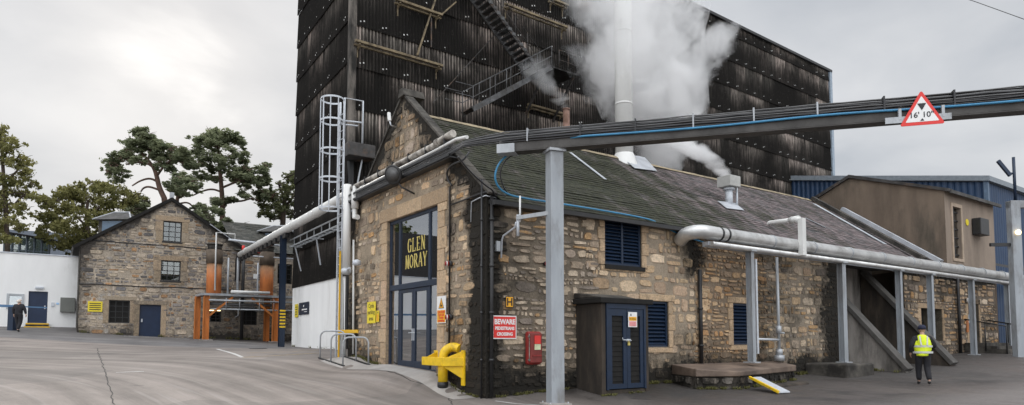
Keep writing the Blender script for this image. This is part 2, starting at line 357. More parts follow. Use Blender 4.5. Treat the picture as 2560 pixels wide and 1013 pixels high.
# ------------------------------------------------------------------ ground height field (thin-plate spline through surveyed spots)
def dp(px, py, Z): return tuple(dep(px, py, Z))
RACK_F = [dep(800, 897, 21.5), dep(827, 906.5, 21.0), dep(857, 916, 20.5)]
RACK_B = [dep(862, 893, 21.35), dep(890, 903, 20.85), dep(921, 913, 20.35)]
CTRL = [(-.15, -.15, .03), (0, 1., .12), (-.1, 2.3, .50), (-.1, 5.6, .64), (-.1, 8.2, .80), (.3, 10.5, .9),
        dp(1107, 967, 16.3), dp(733, 866, 33.9), dp(850, 876, 25.6), (1.9, 17, 1.0), dp(195, 832, 38.4), dp(375, 841, 40.9), dp(560, 848, 43), dp(700, 853, 45),
        dp(190, 819, 41), dp(0, 815, 39.5), dp(45, 830, 34), (-8.2, -12.8, 0), (1.12, -1.28, -.01), (2.6, -1.0, .04), (4.5, -.8, .1), (6.6, -.6, .12), (6.2, -2.4, .04),
        (11, -2, .08), (12.5, -.1, .2), (13.65, -3.57, .05), (16.2, -1.95, .25), (20, -1.5, .45), (25, -1.6, .72), (32, -2, .95), (45, -4, 1.2),
        (-4, -2, .0), (-12, -5, .02), (-5, 6, .42), (-10, 8, .55), (-7, 15, .85), (-14, 18, 1.1), (-3, 24, 1.22), (-20, 0, .1), (-20, 30, 1.9), (-9, 25, 1.5),
        (-2.2, 2.0, .0), (-1.7, 5.2, .33), (-1.0, .3, .0), (-.9, 2.6, .22), (-1.1, 4., .36), (5, -8, -.05), (15, -14, -.05), (0, -25, 0), (-30, -30, 0), (30, -25, 0), (60, -20, .6), (60, 30, 2), (-40, 45, 3), (20, 60, 3), (-50, 10, 1), (8, 33, 1.3)]
CTRL += [tuple(p) for p in RACK_F+RACK_B]
cp = np.array([[c[0], c[1]] for c in CTRL]); cz = np.array([c[2] for c in CTRL]); cn = len(cz)
def _U(r2): return np.where(r2 > 0, r2*np.log(np.maximum(r2, 1e-12))*.5, 0.)
K_ = _U(((cp[:, None]-cp[None])**2).sum(-1))+np.eye(cn)*.03
P_ = np.c_[np.ones(cn), cp]; L_ = np.zeros((cn+3, cn+3)); L_[:cn, :cn] = K_; L_[:cn, cn:] = P_; L_[cn:, :cn] = P_.T
W_ = np.linalg.solve(L_, np.r_[cz, 0, 0, 0])
def gza(q):
    q = np.asarray(q, float); r2 = ((q[:, None]-cp[None])**2).sum(-1); z = _U(r2)@W_[:cn]+W_[cn]+q@W_[cn+1:]
    d = np.maximum(0, np.abs(q-np.array([0, 10])).max(1)-60)/80; t = np.clip(1-d, 0, 1)
    return z*t+2.5*(1-t)
def gz(x, y): return float(gza([[x, y]])[0])
def axis(lo, hi, step, far):
    a = list(np.arange(lo, hi+1e-6, step)); s = step; b = hi; out = []
    while b < far: s *= 1.5; b += s; out.append(b)
    s = step; b = lo; pre = []
    while b > -far: s *= 1.5; b -= s; pre.append(b)
    return pre[::-1]+a+out
gx = axis(-16, 34, .5, 900); gy = axis(-14, 40, .5, 900)
q = np.array([[x, y] for y in gy for x in gx]); zz = gza(q)
mb = MB(); mb.smooth = True; mb.v = [(a[0], a[1], b) for a, b in zip(q, zz)]; nx = len(gx)
for j in range(len(gy)-1):
    for i in range(nx-1): mb.face((j*nx+i, j*nx+i+1, (j+1)*nx+i+1, (j+1)*nx+i))
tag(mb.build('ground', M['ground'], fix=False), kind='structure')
def decal(pts, wdt, mat, name, up=.006, wob=0.):
    """strip laid on the ground along a path of (x, y)"""
    P = []
    for a, b in zip(pts[:-1], pts[1:]):
        L = math.hypot(b[0]-a[0], b[1]-a[1]); n_ = max(1, int(L/.25))
        for i in range(n_): P.append((a[0]+(b[0]-a[0])*i/n_, a[1]+(b[1]-a[1])*i/n_))
    P.append(pts[-1]); m = MB(); rows = []
    for i, p in enumerate(P):
        a = P[max(i-1, 0)]; b = P[min(i+1, len(P)-1)]; t = Vector((b[0]-a[0], b[1]-a[1])).normalized(); nrm = Vector((-t.y, t.x))
        ofs = (noise.noise(Vector((p[0]*2, p[1]*2, 3)))*wob) if wob else 0
        ww = wdt*(1+(.4*noise.noise(Vector((p[0]*3, p[1]*3, 9))) if wob else 0))
        r = []
        for sg in (-.5, .5):
            x = p[0]+nrm.x*(ww*sg+ofs); y = p[1]+nrm.y*(ww*sg+ofs); r.append(m.vert((x, y, gz(x, y)+up)))
        rows.append(r)
    for i in range(len(rows)-1): m.face((rows[i][0], rows[i+1][0], rows[i+1][1], rows[i][1]))
    return tag(m.build(name, mat, fix=False), kind='structure')
def gpt(px, py):
    """pixel -> point on the ground"""
    d = Vector(ray(px, py)); o = Vector(CAM); t = 0; f = Vector((d.x, d.y)).length; lo = 5/f; hi = None
    s = lo
    while s < 80/f:
        p = o+d*s
        if p.z < gz(p.x, p.y): hi = s; break
        lo = s; s += .4/f
    if hi is None: return None
    for _ in range(14):
        m_ = (lo+hi)/2; p = o+d*m_
        if p.z < gz(p.x, p.y): hi = m_
        else: lo = m_
    return (p.x, p.y)
M['linew'] = plain('worn_white_line', (.5, .49, .47), .8, 0, .25, 5, .3, (.22, .2, .19))
M['liney'] = plain('worn_yellow_line', (.36, .26, .12), .8, 0, .25, 5, .45, (.2, .17, .14))
M['crackm'] = plain('dark_joint', (.035, .032, .03), .9, 0, .2, 5)
def gpath(pxs): return [q_ for q_ in (gpt(*p) for p in pxs) if q_]
for pxs, wd, mt, nm, wb in [(((543, 873), (606, 894)), .13, 'linew', 'road_marking', 0), (((606, 894), (700, 889), (800, 883)), .12, 'liney', 'road_marking', 0), (((618, 883), (720, 880), (800, 876)), .10, 'liney', 'road_marking', 0),
                        (((310, 841), (400, 844), (520, 851), (690, 861)), .16, 'linew', 'road_marking', 0), (((290, 932), (360, 929)), .09, 'linew', 'road_marking', 0), (((1238, 1003), (1290, 1010), (1380, 1016)), .06, 'linew', 'road_marking', 0),
                        (((243, 871), (262, 930), (286, 1012)), .022, 'crackm', 'pavement_joint', .06), (((1130, 1012), (1122, 990), (1040, 955), (960, 925), (880, 905)), .025, 'crackm', 'pavement_joint', .1)]:
    pp = gpath(pxs)
    if len(pp) > 1: decal(pp, wd, M[mt], nm, .006, wb)
# pale concrete apron in front of the entrance, laid as its own sheet
inner = [(-.02, .9), (-.02, 2.3), (-.02, 3.5), (-.02, 5), (-.02, 6.5), (-.02, 8.3)]
outer = gpath([(1190, 996), (1135, 1000), (1060, 962), (985, 930), (900, 925), (800, 903)])
mb = MB()
def lerp(a, b, t): return a+(b-a)*t
def samp(P, t):
    n_ = len(P)-1; i = min(int(t*n_), n_-1); f_ = t*n_-i; return (lerp(P[i][0], P[i+1][0], f_), lerp(P[i][1], P[i+1][1], f_))
g_ = []
for i in range(41):
    a = samp(inner, i/40); b = samp(outer, i/40); row = []
    for j in range(11):
        x = lerp(a[0], b[0], j/10); y = lerp(a[1], b[1], j/10)
        row.append(mb.vert((x, y, gz(x, y)+.010)))
    g_.append(row)
for i in range(40):
    for j in range(10): mb.face((g_[i][j], g_[i+1][j], g_[i+1][j+1], g_[i][j+1]))
mb.smooth = True
tag(mb.build('pavement', plain('pale_apron_concrete', (.33, .31, .29), .9, 0, .22, .9, .35, (.17, .155, .145), .3), fix=True), kind='structure')
# manhole cover
pm = gpt(645, 872)
if pm:
    mb = MB(); mb.lathe([(.38, .0), (.38, .012), (.0, .014)], (pm[0], pm[1], gz(*pm)+.004), seg=20)
    tag(mb.build('manhole_cover', M['dark']), 'round dark manhole cover in the yard before the blue post', 'manhole cover')
# ------------------------------------------------------------------ rubble masonry
def fbm(x, y, s=0): return noise.fractal(Vector((x, y, s*7.3)), 1., 2., 4)
WARM = [(0.599, 0.447, 0.296), (0.535, 0.395, 0.255), (0.492, 0.364, 0.247), (0.448, 0.343, 0.25), (0.617, 0.489, 0.349), (0.383, 0.301, 0.226), (0.318, 0.26, 0.202), (0.556, 0.405, 0.271), (0.519, 0.321, 0.158), (0.413, 0.343, 0.285), (0.656, 0.552, 0.435), (0.286, 0.234, 0.187)]
COOL = [(.50, .43, .35), (.42, .37, .32), (.35, .32, .29), (.22, .21, .215), (.40, .375, .345), (.52, .44, .35), (.46, .37, .28), (.15, .148, .155), (.54, .46, .36), (.40, .24, .13), (.30, .28, .27)]
def stones(mb, fr, u0, u1, v0, v1, inside, dirt, pal, hmin=.1, hmax=.3, seed=1, proud=.03, jit=.25, fill=.9):
    r = random.Random(seed); v = v0; nrow = 0
    while v < v1:
        h = r.uniform(hmin, hmax)*(.6 if r.random() < .2 else 1); u = u0-r.uniform(0, .3); nrow += 1
        while u < u1:
            wd = h*r.uniform(.8, 2.6) if r.random() < .75 else h*r.uniform(.45, .8)
            wd = min(wd, .75)
            subs = [(u, v, wd, h)]
            if h > hmax*.62 and r.random() < .38:
                s_ = r.uniform(.35, .65)
                if r.random() < .6: subs = [(u, v, wd, h*s_), (u, v+h*s_, wd, h*(1-s_))]
                else: subs = [(u, v, wd*s_, h*.55), (u+wd*s_, v, wd*(1-s_), h*.5), (u, v+h*.55, wd, h*.45)]
            for (a, b, ww, hh) in subs:
                cx_ = a+ww/2; cy_ = b+hh/2+.10*noise.noise(Vector((a*.7, nrow*.9, seed)))
                if not inside(cx_, cy_) or r.random() > fill+.08: continue
                g = min(.018+.03*r.random(), min(ww, hh)*.18)
                hw = ww/2-g; hh_ = hh/2-g
                if hw < .02 or hh_ < .015: continue
                npt = 13 if ww > .2 else 9; pts = []; ex = r.uniform(4.5, 14); rot = r.uniform(-.07, .07)
                for i in range(npt):
                    t = 2*math.pi*(i+.5*r.random())/npt; ct, st = math.cos(t), math.sin(t)
                    rr = (abs(ct)**ex+abs(st)**ex)**(-1/ex)*(1-(r.random()**2)*jit*.8)
                    x = ct*rr*hw; y = st*rr*hh_; pts.append([cx_+x-y*rot, cy_+y+x*rot])
                for p in pts:
                    for _ in range(5):
                        if inside(*p): break
                        p[0] = lerp(p[0], cx_, .3); p[1] = lerp(p[1], cy_, .3)
                c = pal[r.randrange(len(pal))]; f = r.uniform(.8, 1.22)*(1+.25*fbm(cx_*.5, cy_*.5, seed)); dd = dirt(cx_, cy_)
                cc = (c[0]*f, c[1]*f, c[2]*f, dd); edge = (c[0]*f*.8, c[1]*f*.78, c[2]*f*.76, min(1, dd+.06)); pr_ = proud*r.uniform(.5, 1.3)
                o_ = [mb.vert(fr.P(p[0], p[1], .001)) for p in pts]; tx = r.uniform(-.25, .25)*proud; ty = r.uniform(-.25, .25)*proud
                in_ = [mb.vert(fr.P(lerp(p[0], cx_, .10), lerp(p[1], cy_, .13), pr_+tx*(p[0]-cx_)/hw+ty*(p[1]-cy_)/hh_)) for p in pts]
                for i in range(npt): mb.face((o_[i], o_[(i+1) % npt], in_[(i+1) % npt], in_[i]), edge)
                mb.face(in_, cc)
            u += wd
        v += h
def backing(mb, fr, us, top, bot, holes, dirt, mort, depth=.28, step=.22, jamb=None):
    """flat mortar face with openings: us = break points, top(u), bot(u); holes = (u0,u1,v0,v1)"""
    br = sorted(set(list(us)+[h[0] for h in holes]+[h[1] for h in holes])); uu = []
    for a, b in zip(br[:-1], br[1:]):
        n_ = max(1, int((b-a)/step+.99)); uu += [a+(b-a)*i/n_ for i in range(n_)]
    uu.append(br[-1])
    def vc(u, v):
        mo = mort(u, v) if callable(mort) else mort; f = 1+.35*fbm(u*2, v*2, 5); return (mo[0]*f, mo[1]*f, mo[2]*f, dirt(u, v))
    for a, b in zip(uu[:-1], uu[1:]):
        mid = (a+b)/2; iv = [(bot(mid), None)]; hs = sorted([h for h in holes if h[0]-1e-6 <= a and b <= h[1]+1e-6], key=lambda h: h[2])
        segs = []; lo = None
        for h in hs: segs.append((lo, h[2])); lo = h[3]
        segs.append((lo, None))
        for s0, s1 in segs:
            a0 = bot(a) if s0 is None else s0; b0 = bot(b) if s0 is None else s0
            a1 = top(a) if s1 is None else s1; b1 = top(b) if s1 is None else s1
            n_ = max(1, int((max(a1-a0, b1-b0))/step))
            for i in range(n_):
                q4 = [(a, lerp(a0, a1, i/n_)), (b, lerp(b0, b1, i/n_)), (b, lerp(b0, b1, (i+1)/n_)), (a, lerp(a0, a1, (i+1)/n_))]
                mb.face([mb.vert(fr.P(x, y, 0)) for x, y in q4], [vc(x, y) for x, y in q4])
    for h in holes:
        jc = jamb or (.15, .13, .10, .3)
        e = [(h[0], h[2]), (h[1], h[2]), (h[1], h[3]), (h[0], h[3])]
        for i in range(4):
            p, q_ = e[i], e[(i+1) % 4]; mb.poly([fr.P(*p, 0), fr.P(*q_, 0), fr.P(*q_, -depth), fr.P(*p, -depth)], jc)
def blocks(mb, fr, rects, dirt, pal, seed=3, proud=.02, gap=.006):
    r = random.Random(seed)
    for (u0, u1, v0, v1) in rects:
        c = pal[r.randrange(len(pal))]; f = r.uniform(.88, 1.12); d = dirt((u0+u1)/2, (v0+v1)/2); p = proud*r.uniform(.85, 1.15)
        cc = (c[0]*f, c[1]*f, c[2]*f, d); g = gap; b = .008
        o = [fr.P(u0+g, v0+g, -.02), fr.P(u1-g, v0+g, -.02), fr.P(u1-g, v1-g, -.02), fr.P(u0+g, v1-g, -.02)]
        m1 = [fr.P(u0+g, v0+g, p-b), fr.P(u1-g, v0+g, p-b), fr.P(u1-g, v1-g, p-b), fr.P(u0+g, v1-g, p-b)]
        t = [fr.P(u0+g+b, v0+g+b, p), fr.P(u1-g-b, v0+g+b, p), fr.P(u1-g-b, v1-g-b, p), fr.P(u0+g+b, v1-g-b, p)]
        io, im, it = [[mb.vert(x) for x in s_] for s_ in (o, m1, t)]
        for i in range(4):
            j = (i+1) % 4; mb.face((io[i], io[j], im[j], im[i]), cc); mb.face((im[i], im[j], it[j], it[i]), cc)
        mb.face(it, cc)
DRESS = [(0.534, 0.4, 0.266), (0.502, 0.374, 0.252), (0.566, 0.426, 0.287), (0.47, 0.348, 0.232), (0.535, 0.384, 0.267)]
# ------------------------------------------------------------------ main stone building
main = thing('stone_building', 'long tan rubble stone building with glazed entrance gable and mossy slate roof', 'building', (4, 4, 0))
AP = (4.55, 8.62)   # gable apex (y, z)
def gtop(u):  # u = -y on the facade frame
    y = -u
    return AP[1]-(AP[1]-4.88)*(AP[0]-y)/AP[0] if y < AP[0] else AP[1]-(y-AP[0])*.775
FW = 8.75
frF = Fr((0, 0, 0), (0, -1, 0), (0, 0, 1))
DY0, DY1, DZ0, DZ1 = 2.37, 5.60, .42, 5.0
def dirtF(u, v):
    y = -u; d = .18+.25*fbm(y*.6, v*.6, 1)
    d += max(0, 1-abs(y-.2)/.75)*1.1 if y < .95 else 0
    d += max(0, 1-(v-gz(0, y))/.7)*.38
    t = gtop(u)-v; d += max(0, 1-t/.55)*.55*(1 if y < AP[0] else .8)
    if y < 1.9 and v > 3.6: d += .45*max(0, min(1, (v-3.6)/1.0))*(.5+fbm(y*1.3, v*1.3, 4))
    if y < 1.9 and v < 2.6: d += .22+.2*fbm(y*1.2, v*1.2, 8)
    if 4.6 < v < 6.5 and y > 5.5: d += .12
    if v > 6.6: d += .10+.3*max(0, fbm(y*1.1, v*1.1, 9))
    if y > 7.9: d += .3
    return max(0, min(1, d))
sur = [(-6.12, -5.60), (-2.37, -1.86)]
def inF(u, v):
    if not (-FW+.02 < u < -.02) or v > gtop(u)-.05 or v < .0-0.2: return False
    if -6.0 < u < -1.95 and DZ0-.4 < v < 5.42: return False
    if -1.1 < u*1. and False: return False
    return True
mb = MB()
backing(mb, frF, [-FW, -AP[0], 0], gtop, lambda u: -.5, [(-DY1, -DY0, DZ0, DZ1)], dirtF, (.37, .305, .23), .3, jamb=(.40, .31, .22, .25))
stones(mb, frF, -FW, 0, -.1, 8.6, inF, dirtF, [(a*1.08, b*1.07, c*1.05) for a, b, c in WARM], .16, .42, 11, .018, .3, .84)
# large squared corner blocks up the quoin
mb.poly([(0, FW, -.5), (0, FW, 5.2), (9, FW, 5.2), (9, FW, -.5)], (.2, .17, .14, .5))
mb.build('gable_wall', M['stone'], main)
mb = MB(); R_ = []
r = random.Random(4); v = .0; i = 0
while v < 5.0:
    h = r.uniform(.38, .62); v2 = min(v+h, 5.0)
    lw = .52 if i % 2 else .38
    R_.append((-DY1-lw, -DY1-.003, v, v2)); lw = .38 if i % 2 else .5; R_.append((-DY0+.003, -DY0+lw, v, v2)); v = v2; i += 1
for a, b in ((-6.15, -4.9), (-4.9, -3.3), (-3.3, -1.84)): R_.append((a, b, 5.003, 5.40))
blocks(mb, frF, R_, lambda u, v: .05+.15*max(0, fbm(u, v, 2))+(.25 if v < .9 else 0), DRESS, 5, .03)
mb.build('door_surround', M['stone'], main)
# side wall (y = 0)
SL = 15.55
frS = Fr((0, 0, 0), (1, 0, 0), (0, 0, 1)); ETOP = 4.78
LV = [(3.76, 5.16, 3.42, 4.66), (5.32, 6.22, 1.2, 2.49), (9.2, 10.15, 1.25, 2.55)]
def dirtS(u, v):
    d = .16+.28*fbm(u*.5, v*.5, 21)
    d += max(0, 1-u/.5)*1.0
    d += max(0, 1-(v-.05)/1.0)*.75
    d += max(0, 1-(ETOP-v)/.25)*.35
    d += max(0, 1-abs(u-7.3-.3*noise.noise(Vector((0, v*2, 0))))/.75)*max(0, min(1, (v-2.9)/.6))*.8
    if u > 10.5: d += .10+.35*max(0, fbm(u*.9, v*.9, 33))
    d += max(0, (u-14.2)/1.2)*.6
    if 5.2 < u < 7.4 and v < 1.5: d += .15
    return max(0, min(1, d))
def inS(u, v):
    if not (.03 < u < SL-.03) or v > ETOP-.02 or v < -.2: return False
    for a, b, c, d in LV:
        if a-.2 < u < b+.2 and c-.05 < v < d+.2: return False
    if 6.2 < u < 6.2: return False
    return True
mb = MB()
backing(mb, frS, [0, SL], lambda u: ETOP, lambda u: -.5, LV, dirtS, lambda u, v: (.19, .16, .125) if u < 3.2 else (lerp(.19, .34, min(1, (u-3.2)/1.5)), lerp(.16, .285, min(1, (u-3.2)/1.5)), lerp(.125, .22, min(1, (u-3.2)/1.5))) if u < 7.6 else ((.24, .19, .14) if u < 11 else (.34, .29, .23)), .2)
PALE = [(0.64, 0.489, 0.332), (0.587, 0.448, 0.296), (0.66, 0.52, 0.369), (0.557, 0.405, 0.265), (0.501, 0.384, 0.28), (0.621, 0.458, 0.295), (0.448, 0.332, 0.239), (0.68, 0.552, 0.412)]
RUST = [(0.537, 0.374, 0.223), (0.473, 0.322, 0.193), (0.579, 0.416, 0.264), (0.433, 0.258, 0.13), (0.364, 0.259, 0.178), (0.515, 0.363, 0.229), (0.32, 0.239, 0.169)]
GREYW = [(0.456, 0.374, 0.293), (0.392, 0.322, 0.264), (0.317, 0.27, 0.224), (0.53, 0.437, 0.332), (0.496, 0.322, 0.17), (0.253, 0.218, 0.189), (0.425, 0.343, 0.262), (0.572, 0.479, 0.374)]
stones(mb, frS, 0, 3.3, -.1, ETOP, inS, dirtS, GREYW, .12, .34, 23, .030, .34, .92)
stones(mb, frS, 3.3, 7.5, -.1, ETOP, inS, dirtS, PALE, .24, .46, 24, .018, .2, .80)
stones(mb, frS, 7.5, 11.0, -.1, ETOP, inS, dirtS, RUST, .11, .26, 25, .03, .32, .93)
stones(mb, frS, 11.0, SL, -.1, ETOP, inS, dirtS, GREYW+PALE, .2, .38, 26, .018, .2, .86)
mb.poly([(SL, 0, -.5), (SL, 0, ETOP), (SL, 1.3, ETOP), (SL, 1.3, -.5)], (.1, .09, .08, .7))
mb.build('side_wall', M['stone'], main)
for (a, b, c, d), lint in zip(LV, (.17, .2, .2)):
    R_ = []; v = c-.02; i = 0
    while v < d-.05:
        v2 = min(v+r.uniform(.3, .5), d); R_.append((a-(.19 if i % 2 else .26), a-.003, v, v2)); R_.append((b+.003, b+(.28 if i % 2 else .19), v, v2)); v = v2; i += 1
    if d+lint < ETOP+.05: R_.append((a-.26, b+.28, d+.003, min(d+lint, ETOP-.01)))
    R_.append((a-.15, b+.15, c-.17, c-.024))
    mb = MB(); blocks(mb, frS, R_, lambda u, v: .1+.2*max(0, fbm(u, v, 2)), DRESS, 8, .034); mb.build('window_surround', M['stone'], main)
# louvres
for k_, (a, b, c, d) in enumerate(LV):
    f = MB(); F_ = FY(0, 0); t = .06
    f.box(a, a+t, c, d, -.12, -.04, fr=F_); f.box(b-t, b, c, d, -.12, -.04, fr=F_); f.box(a+t, b-t, d-t, d, -.12, -.04, fr=F_); f.box(a+t, b-t, c, c+t, -.12, -.04, fr=F_)
    if k_ == 0: f.box((a+b)/2-.035, (a+b)/2+.035, c+t, d-t, -.12, -.042, fr=F_)
    fo = f.build('louvre', M['blue'], main)
    s_ = MB(); n_ = 12 if k_ == 0 else 11
    for i in range(n_):
        v = c+t+(d-c-2*t)*(i+.5)/n_
        for (p, q_) in (((a+t, (a+b)/2-.035), ((a+b)/2+.035, b-t)) if k_ == 0 else ((a+t, b-t),)):
            s_.prism([F_.P(p, v+.045, -.15), F_.P(p, v+.055, -.15), F_.P(p, v-.035, -.052), F_.P(p, v-.047, -.055)], (q_-p, 0, 0))
    s_.build('slat_panel', M['blue'], fo)
    s_ = MB(); s_.box(a, b, c, d, -.205, -.19, fr=F_); s_.build('backing', M['black'], fo)
    if k_ == 0:
        s_ = MB(); s_.box(a-.02, b+.08, c-.12, c-.003, -.12, .07, fr=F_); s_.build('sill', M['black'], fo)
# roof: individual slates
def roof(mb, x0, x1, e, rg, pal, seed=2, cw=.22, ch=.17, eave_wave=.0, clip=None):
    """slates from eave point e=(y,z) to ridge rg=(y,z)"""
    r = random.Random(seed); e = Vector((0, e[0], e[1])); g = Vector((0, rg[0], rg[1])); L = (g-e).length; d = (g-e)/L; nn = Vector((0, -d.z, d.y)) if d.y > 0 else Vector((0, d.z, -d.y)); nr = int(L/ch); ch = L/nr
    for j in range(nr):
        x = x0-(cw/2 if j % 2 else 0)
        while x < x1:
            w_ = cw*r.uniform(.75, 1.3); a = max(x, x0); b = min(x+w_, x1)
            if b-a > .03 and (clip is None or clip((a+b)/2, j/nr)):
                sg = .02*fbm(x*.3, j*.2, 3); lo = e+d*(j*ch-.015*r.random()); hi = e+d*((j+1)*ch+.02)
                t0 = .016+r.uniform(0, .010)+sg; t1 = .008+sg; c = pal[r.randrange(len(pal))]; f = r.uniform(.75, 1.25); cc = (c[0]*f, c[1]*f, c[2]*f, 1)
                p = [lo+nn*t0, lo+nn*t0, hi+nn*t1, hi+nn*t1]; xs = (a+.004, b-.004, b-.004, a+.004)
                P4 = [Vector((X_, q_.y, q_.z)) for X_, q_ in zip(xs, p)]; mb.poly(P4, cc)
                bt = [P4[0]-nn*.01, P4[1]-nn*.01]; mb.poly([bt[0], bt[1], P4[1], P4[0]], (cc[0]*.95, cc[1]*.95, cc[2]*.95, 1))
            x += w_
    mb.poly([Vector((x0, e.y, e.z)), Vector((x1, e.y, e.z)), Vector((x1, g.y, g.z)), Vector((x0, g.y, g.z))], (.03, .03, .03, 1))
SLATE = [(0.145, 0.117, 0.117), (0.17, 0.138, 0.138), (0.123, 0.106, 0.106), (0.187, 0.153, 0.151), (0.106, 0.098, 0.098), (0.153, 0.128, 0.128)]
RZ = 8.13
mb = MB(); roof(mb, .22, 21.4, (-.28, 4.66), (4.5, RZ), SLATE, 5)
roof(mb, .22, 21.4, (9.1, 4.7), (4.5, RZ-.01), SLATE, 6, .5, .5)
ro = mb.build('roof', M['slate'], main, fix=False)
mb = MB()
for i in range(46):
    x = .25+i*.46; mb.prism([(x, 4.36, RZ-.05), (x, 4.5, RZ+.06+.015*rnd.random()), (x, 4.64, RZ-.05), (x, 4.5, RZ-.02)], (.45, 0, .0))
mb.build('ridge_tiles', M['rope'], ro)
mb = MB(); mb.box(.05, SL, -.30, -.16, 4.55, 4.66); mb.box(.05, SL+5, -.14, .0, 4.6, 4.70); mb.build('gutter', M['dark'], ro)
# skew copings on the gable
mb = MB(); sl = Vector((0, AP[0], AP[1]-4.88)).normalized(); nn = Vector((0, -sl.z, sl.y))
p0 = Vector((-.05, -.12, 4.80)); p1 = Vector((-.05, AP[0], AP[1]+.02)); n_ = 9
for i in range(n_):
    a = p0.lerp(p1, i/n_); b = p0.lerp(p1, (i+.985)/n_); mb.prism([a, b, b+nn*.07, a+nn*.07], (.27, 0, 0))
p0 = Vector((-.05, FW+.15, AP[1]-(FW+.15-AP[0])*.775)); n2 = Vector((0, .61, .79))
for i in range(n_):
    a = p0.lerp(p1, i/n_); b = p0.lerp(p1, (i+.985)/n_); mb.prism([a, b, b+n2*.08, a+n2*.08], (.27, 0, 0))
mb.prism([(-.1, AP[0]-.22, AP[1]-.05), (-.1, AP[0]+.2, AP[1]-.05), (-.1, AP[0]+.12, AP[1]+.2), (-.1, AP[0]-.1, AP[1]+.2)], (.7, 0, 0))
mb.build('skew_coping', M['darkstone'], main, bevel=.015)
# lead flashing strip and slipped slates near the far end
def onroof(px, py):
    """pixel -> point on the main roof's front slope"""
    d = Vector(ray(px, py)); o = Vector(CAM); a = Vector((0, -.28, 4.66)); b = Vector((0, 4.5, RZ)); dd = (b-a); nn_ = Vector((0, -dd.z, dd.y)); t = (a-o).dot(nn_)/d.dot(nn_); return o+d*t
rn = Vector((0, -(RZ-4.66), 4.78)).normalized()
for (a, b, w_) in (((2034, 512), (2212, 613), .28), ((1425, 385), (1512, 452), .10), ((2012, 548), (2062, 572), .12)):
    A_ = onroof(*a); B_ = onroof(*b); mb = MB(); mb.bar(A_+rn*.05, B_+rn*.05, w_, .02); mb.build('flashing', M['lead'], ro)
# glazed entrance
en = MB(); X0 = .12; Ff = Fr((X0, 0, 0), (0, -1, 0), (0, 0, 1))
y5, y4, y3, y2, y1 = DY1, 4.90, 3.95, 3.02, DY0
TZ = 2.96
def bb(m, ya, yb, za, zb, c0=-.04, c1=.04): m.box(-ya, -yb, za, zb, c0, c1, fr=Ff)
bb(en, DY1, DY1-.09, .5, DZ1); bb(en, DY0+.09, DY0, .5, DZ1); bb(en, DY1-.09, DY0+.09, DZ1-.1, DZ1); bb(en, DY1-.09, DY0+.09, TZ-.09, TZ+.07, -.05, .07); bb(en, DY1-.09, DY0+.09, .5, .60)
for y in (4.90, 3.02): bb(en, y+.05, y-.05, TZ+.07, DZ1-.1); bb(en, y+.05, y-.05, .6, TZ-.09)
es = en.build('glazed_screen', M['navy'], main, bevel=.006)
g = MB(); bb(g, 5.51, 4.95, TZ+.07, DZ1-.1, -.005, .005); g.build('pane', M['glass'], es)
g = MB(); bb(g, 4.85, 3.07, TZ+.07, DZ1-.1, -.005, .005); g.build('pane', M['glass'], es)
g = MB(); bb(g, 2.97, 2.46, TZ+.07, DZ1-.1, -.005, .005); g.build('pane', M['glass'], es)
g = MB(); bb(g, 5.51, 4.95, .6, TZ-.09, -.005, .005); g.build('pane', M['glass'], es)
g = MB(); bb(g, 2.97, 2.46, .6, TZ-.09, -.005, .005); g.build('pane', M['glass'], es)
for (a, b) in ((4.85, 3.96), (3.95, 3.07)):
    d_ = MB(); bb(d_, a, a-.10, .61, TZ-.10, -.03, .035); bb(d_, b+.10, b, .61, TZ-.10, -.03, .035); bb(d_, a-.10, b+.10, TZ-.20, TZ-.10, -.03, .035); bb(d_, a-.10, b+.10, .61, .80, -.03, .035)
    dd_ = d_.build('door_leaf', M['navy'], main, bevel=.005)
    g = MB(); bb(g, a-.10, b+.10, .80, TZ-.20, -.004, .004); g.build('pane', M['glass'], dd_)
    h = MB(); yh = b+.05 if a > 4 else a-.05
    h.box(-yh-.02, -yh+.02, 1.38, 1.72, .035, .045, fr=Ff); h.tube([Ff.P(-yh, 1.6, .04), Ff.P(-yh, 1.6, .09), Ff.P(-yh-(.14 if a > 4 else -.14), 1.6, .09)], .011); h.build('handle', M['galvlight'], dd_)
# interior seen through the glass
mb = MB(); mb.box(.45, 4.5, 1.9, 6.3, .3, .5); mb.box(4.5, 4.6, 1.9, 6.3, .3, 5.2); mb.box(.45, 4.5, 1.8, 1.9, .3, 5.2); mb.box(.45, 4.5, 6.3, 6.4, .3, 5.2); mb.box(.45, 4.6, 1.8, 6.4, 5.2, 5.3); mb.build('interior', M['int'], main)
mb = MB()
for i in range(14):
    y = 4.6+i*.065; mb.tube([(.38+.02*(i % 2), y, .62), (.38+.02*(i % 2), y, 4.9)], .045, 6, caps=False)
mb.build('curtain', M['curtain'], main)
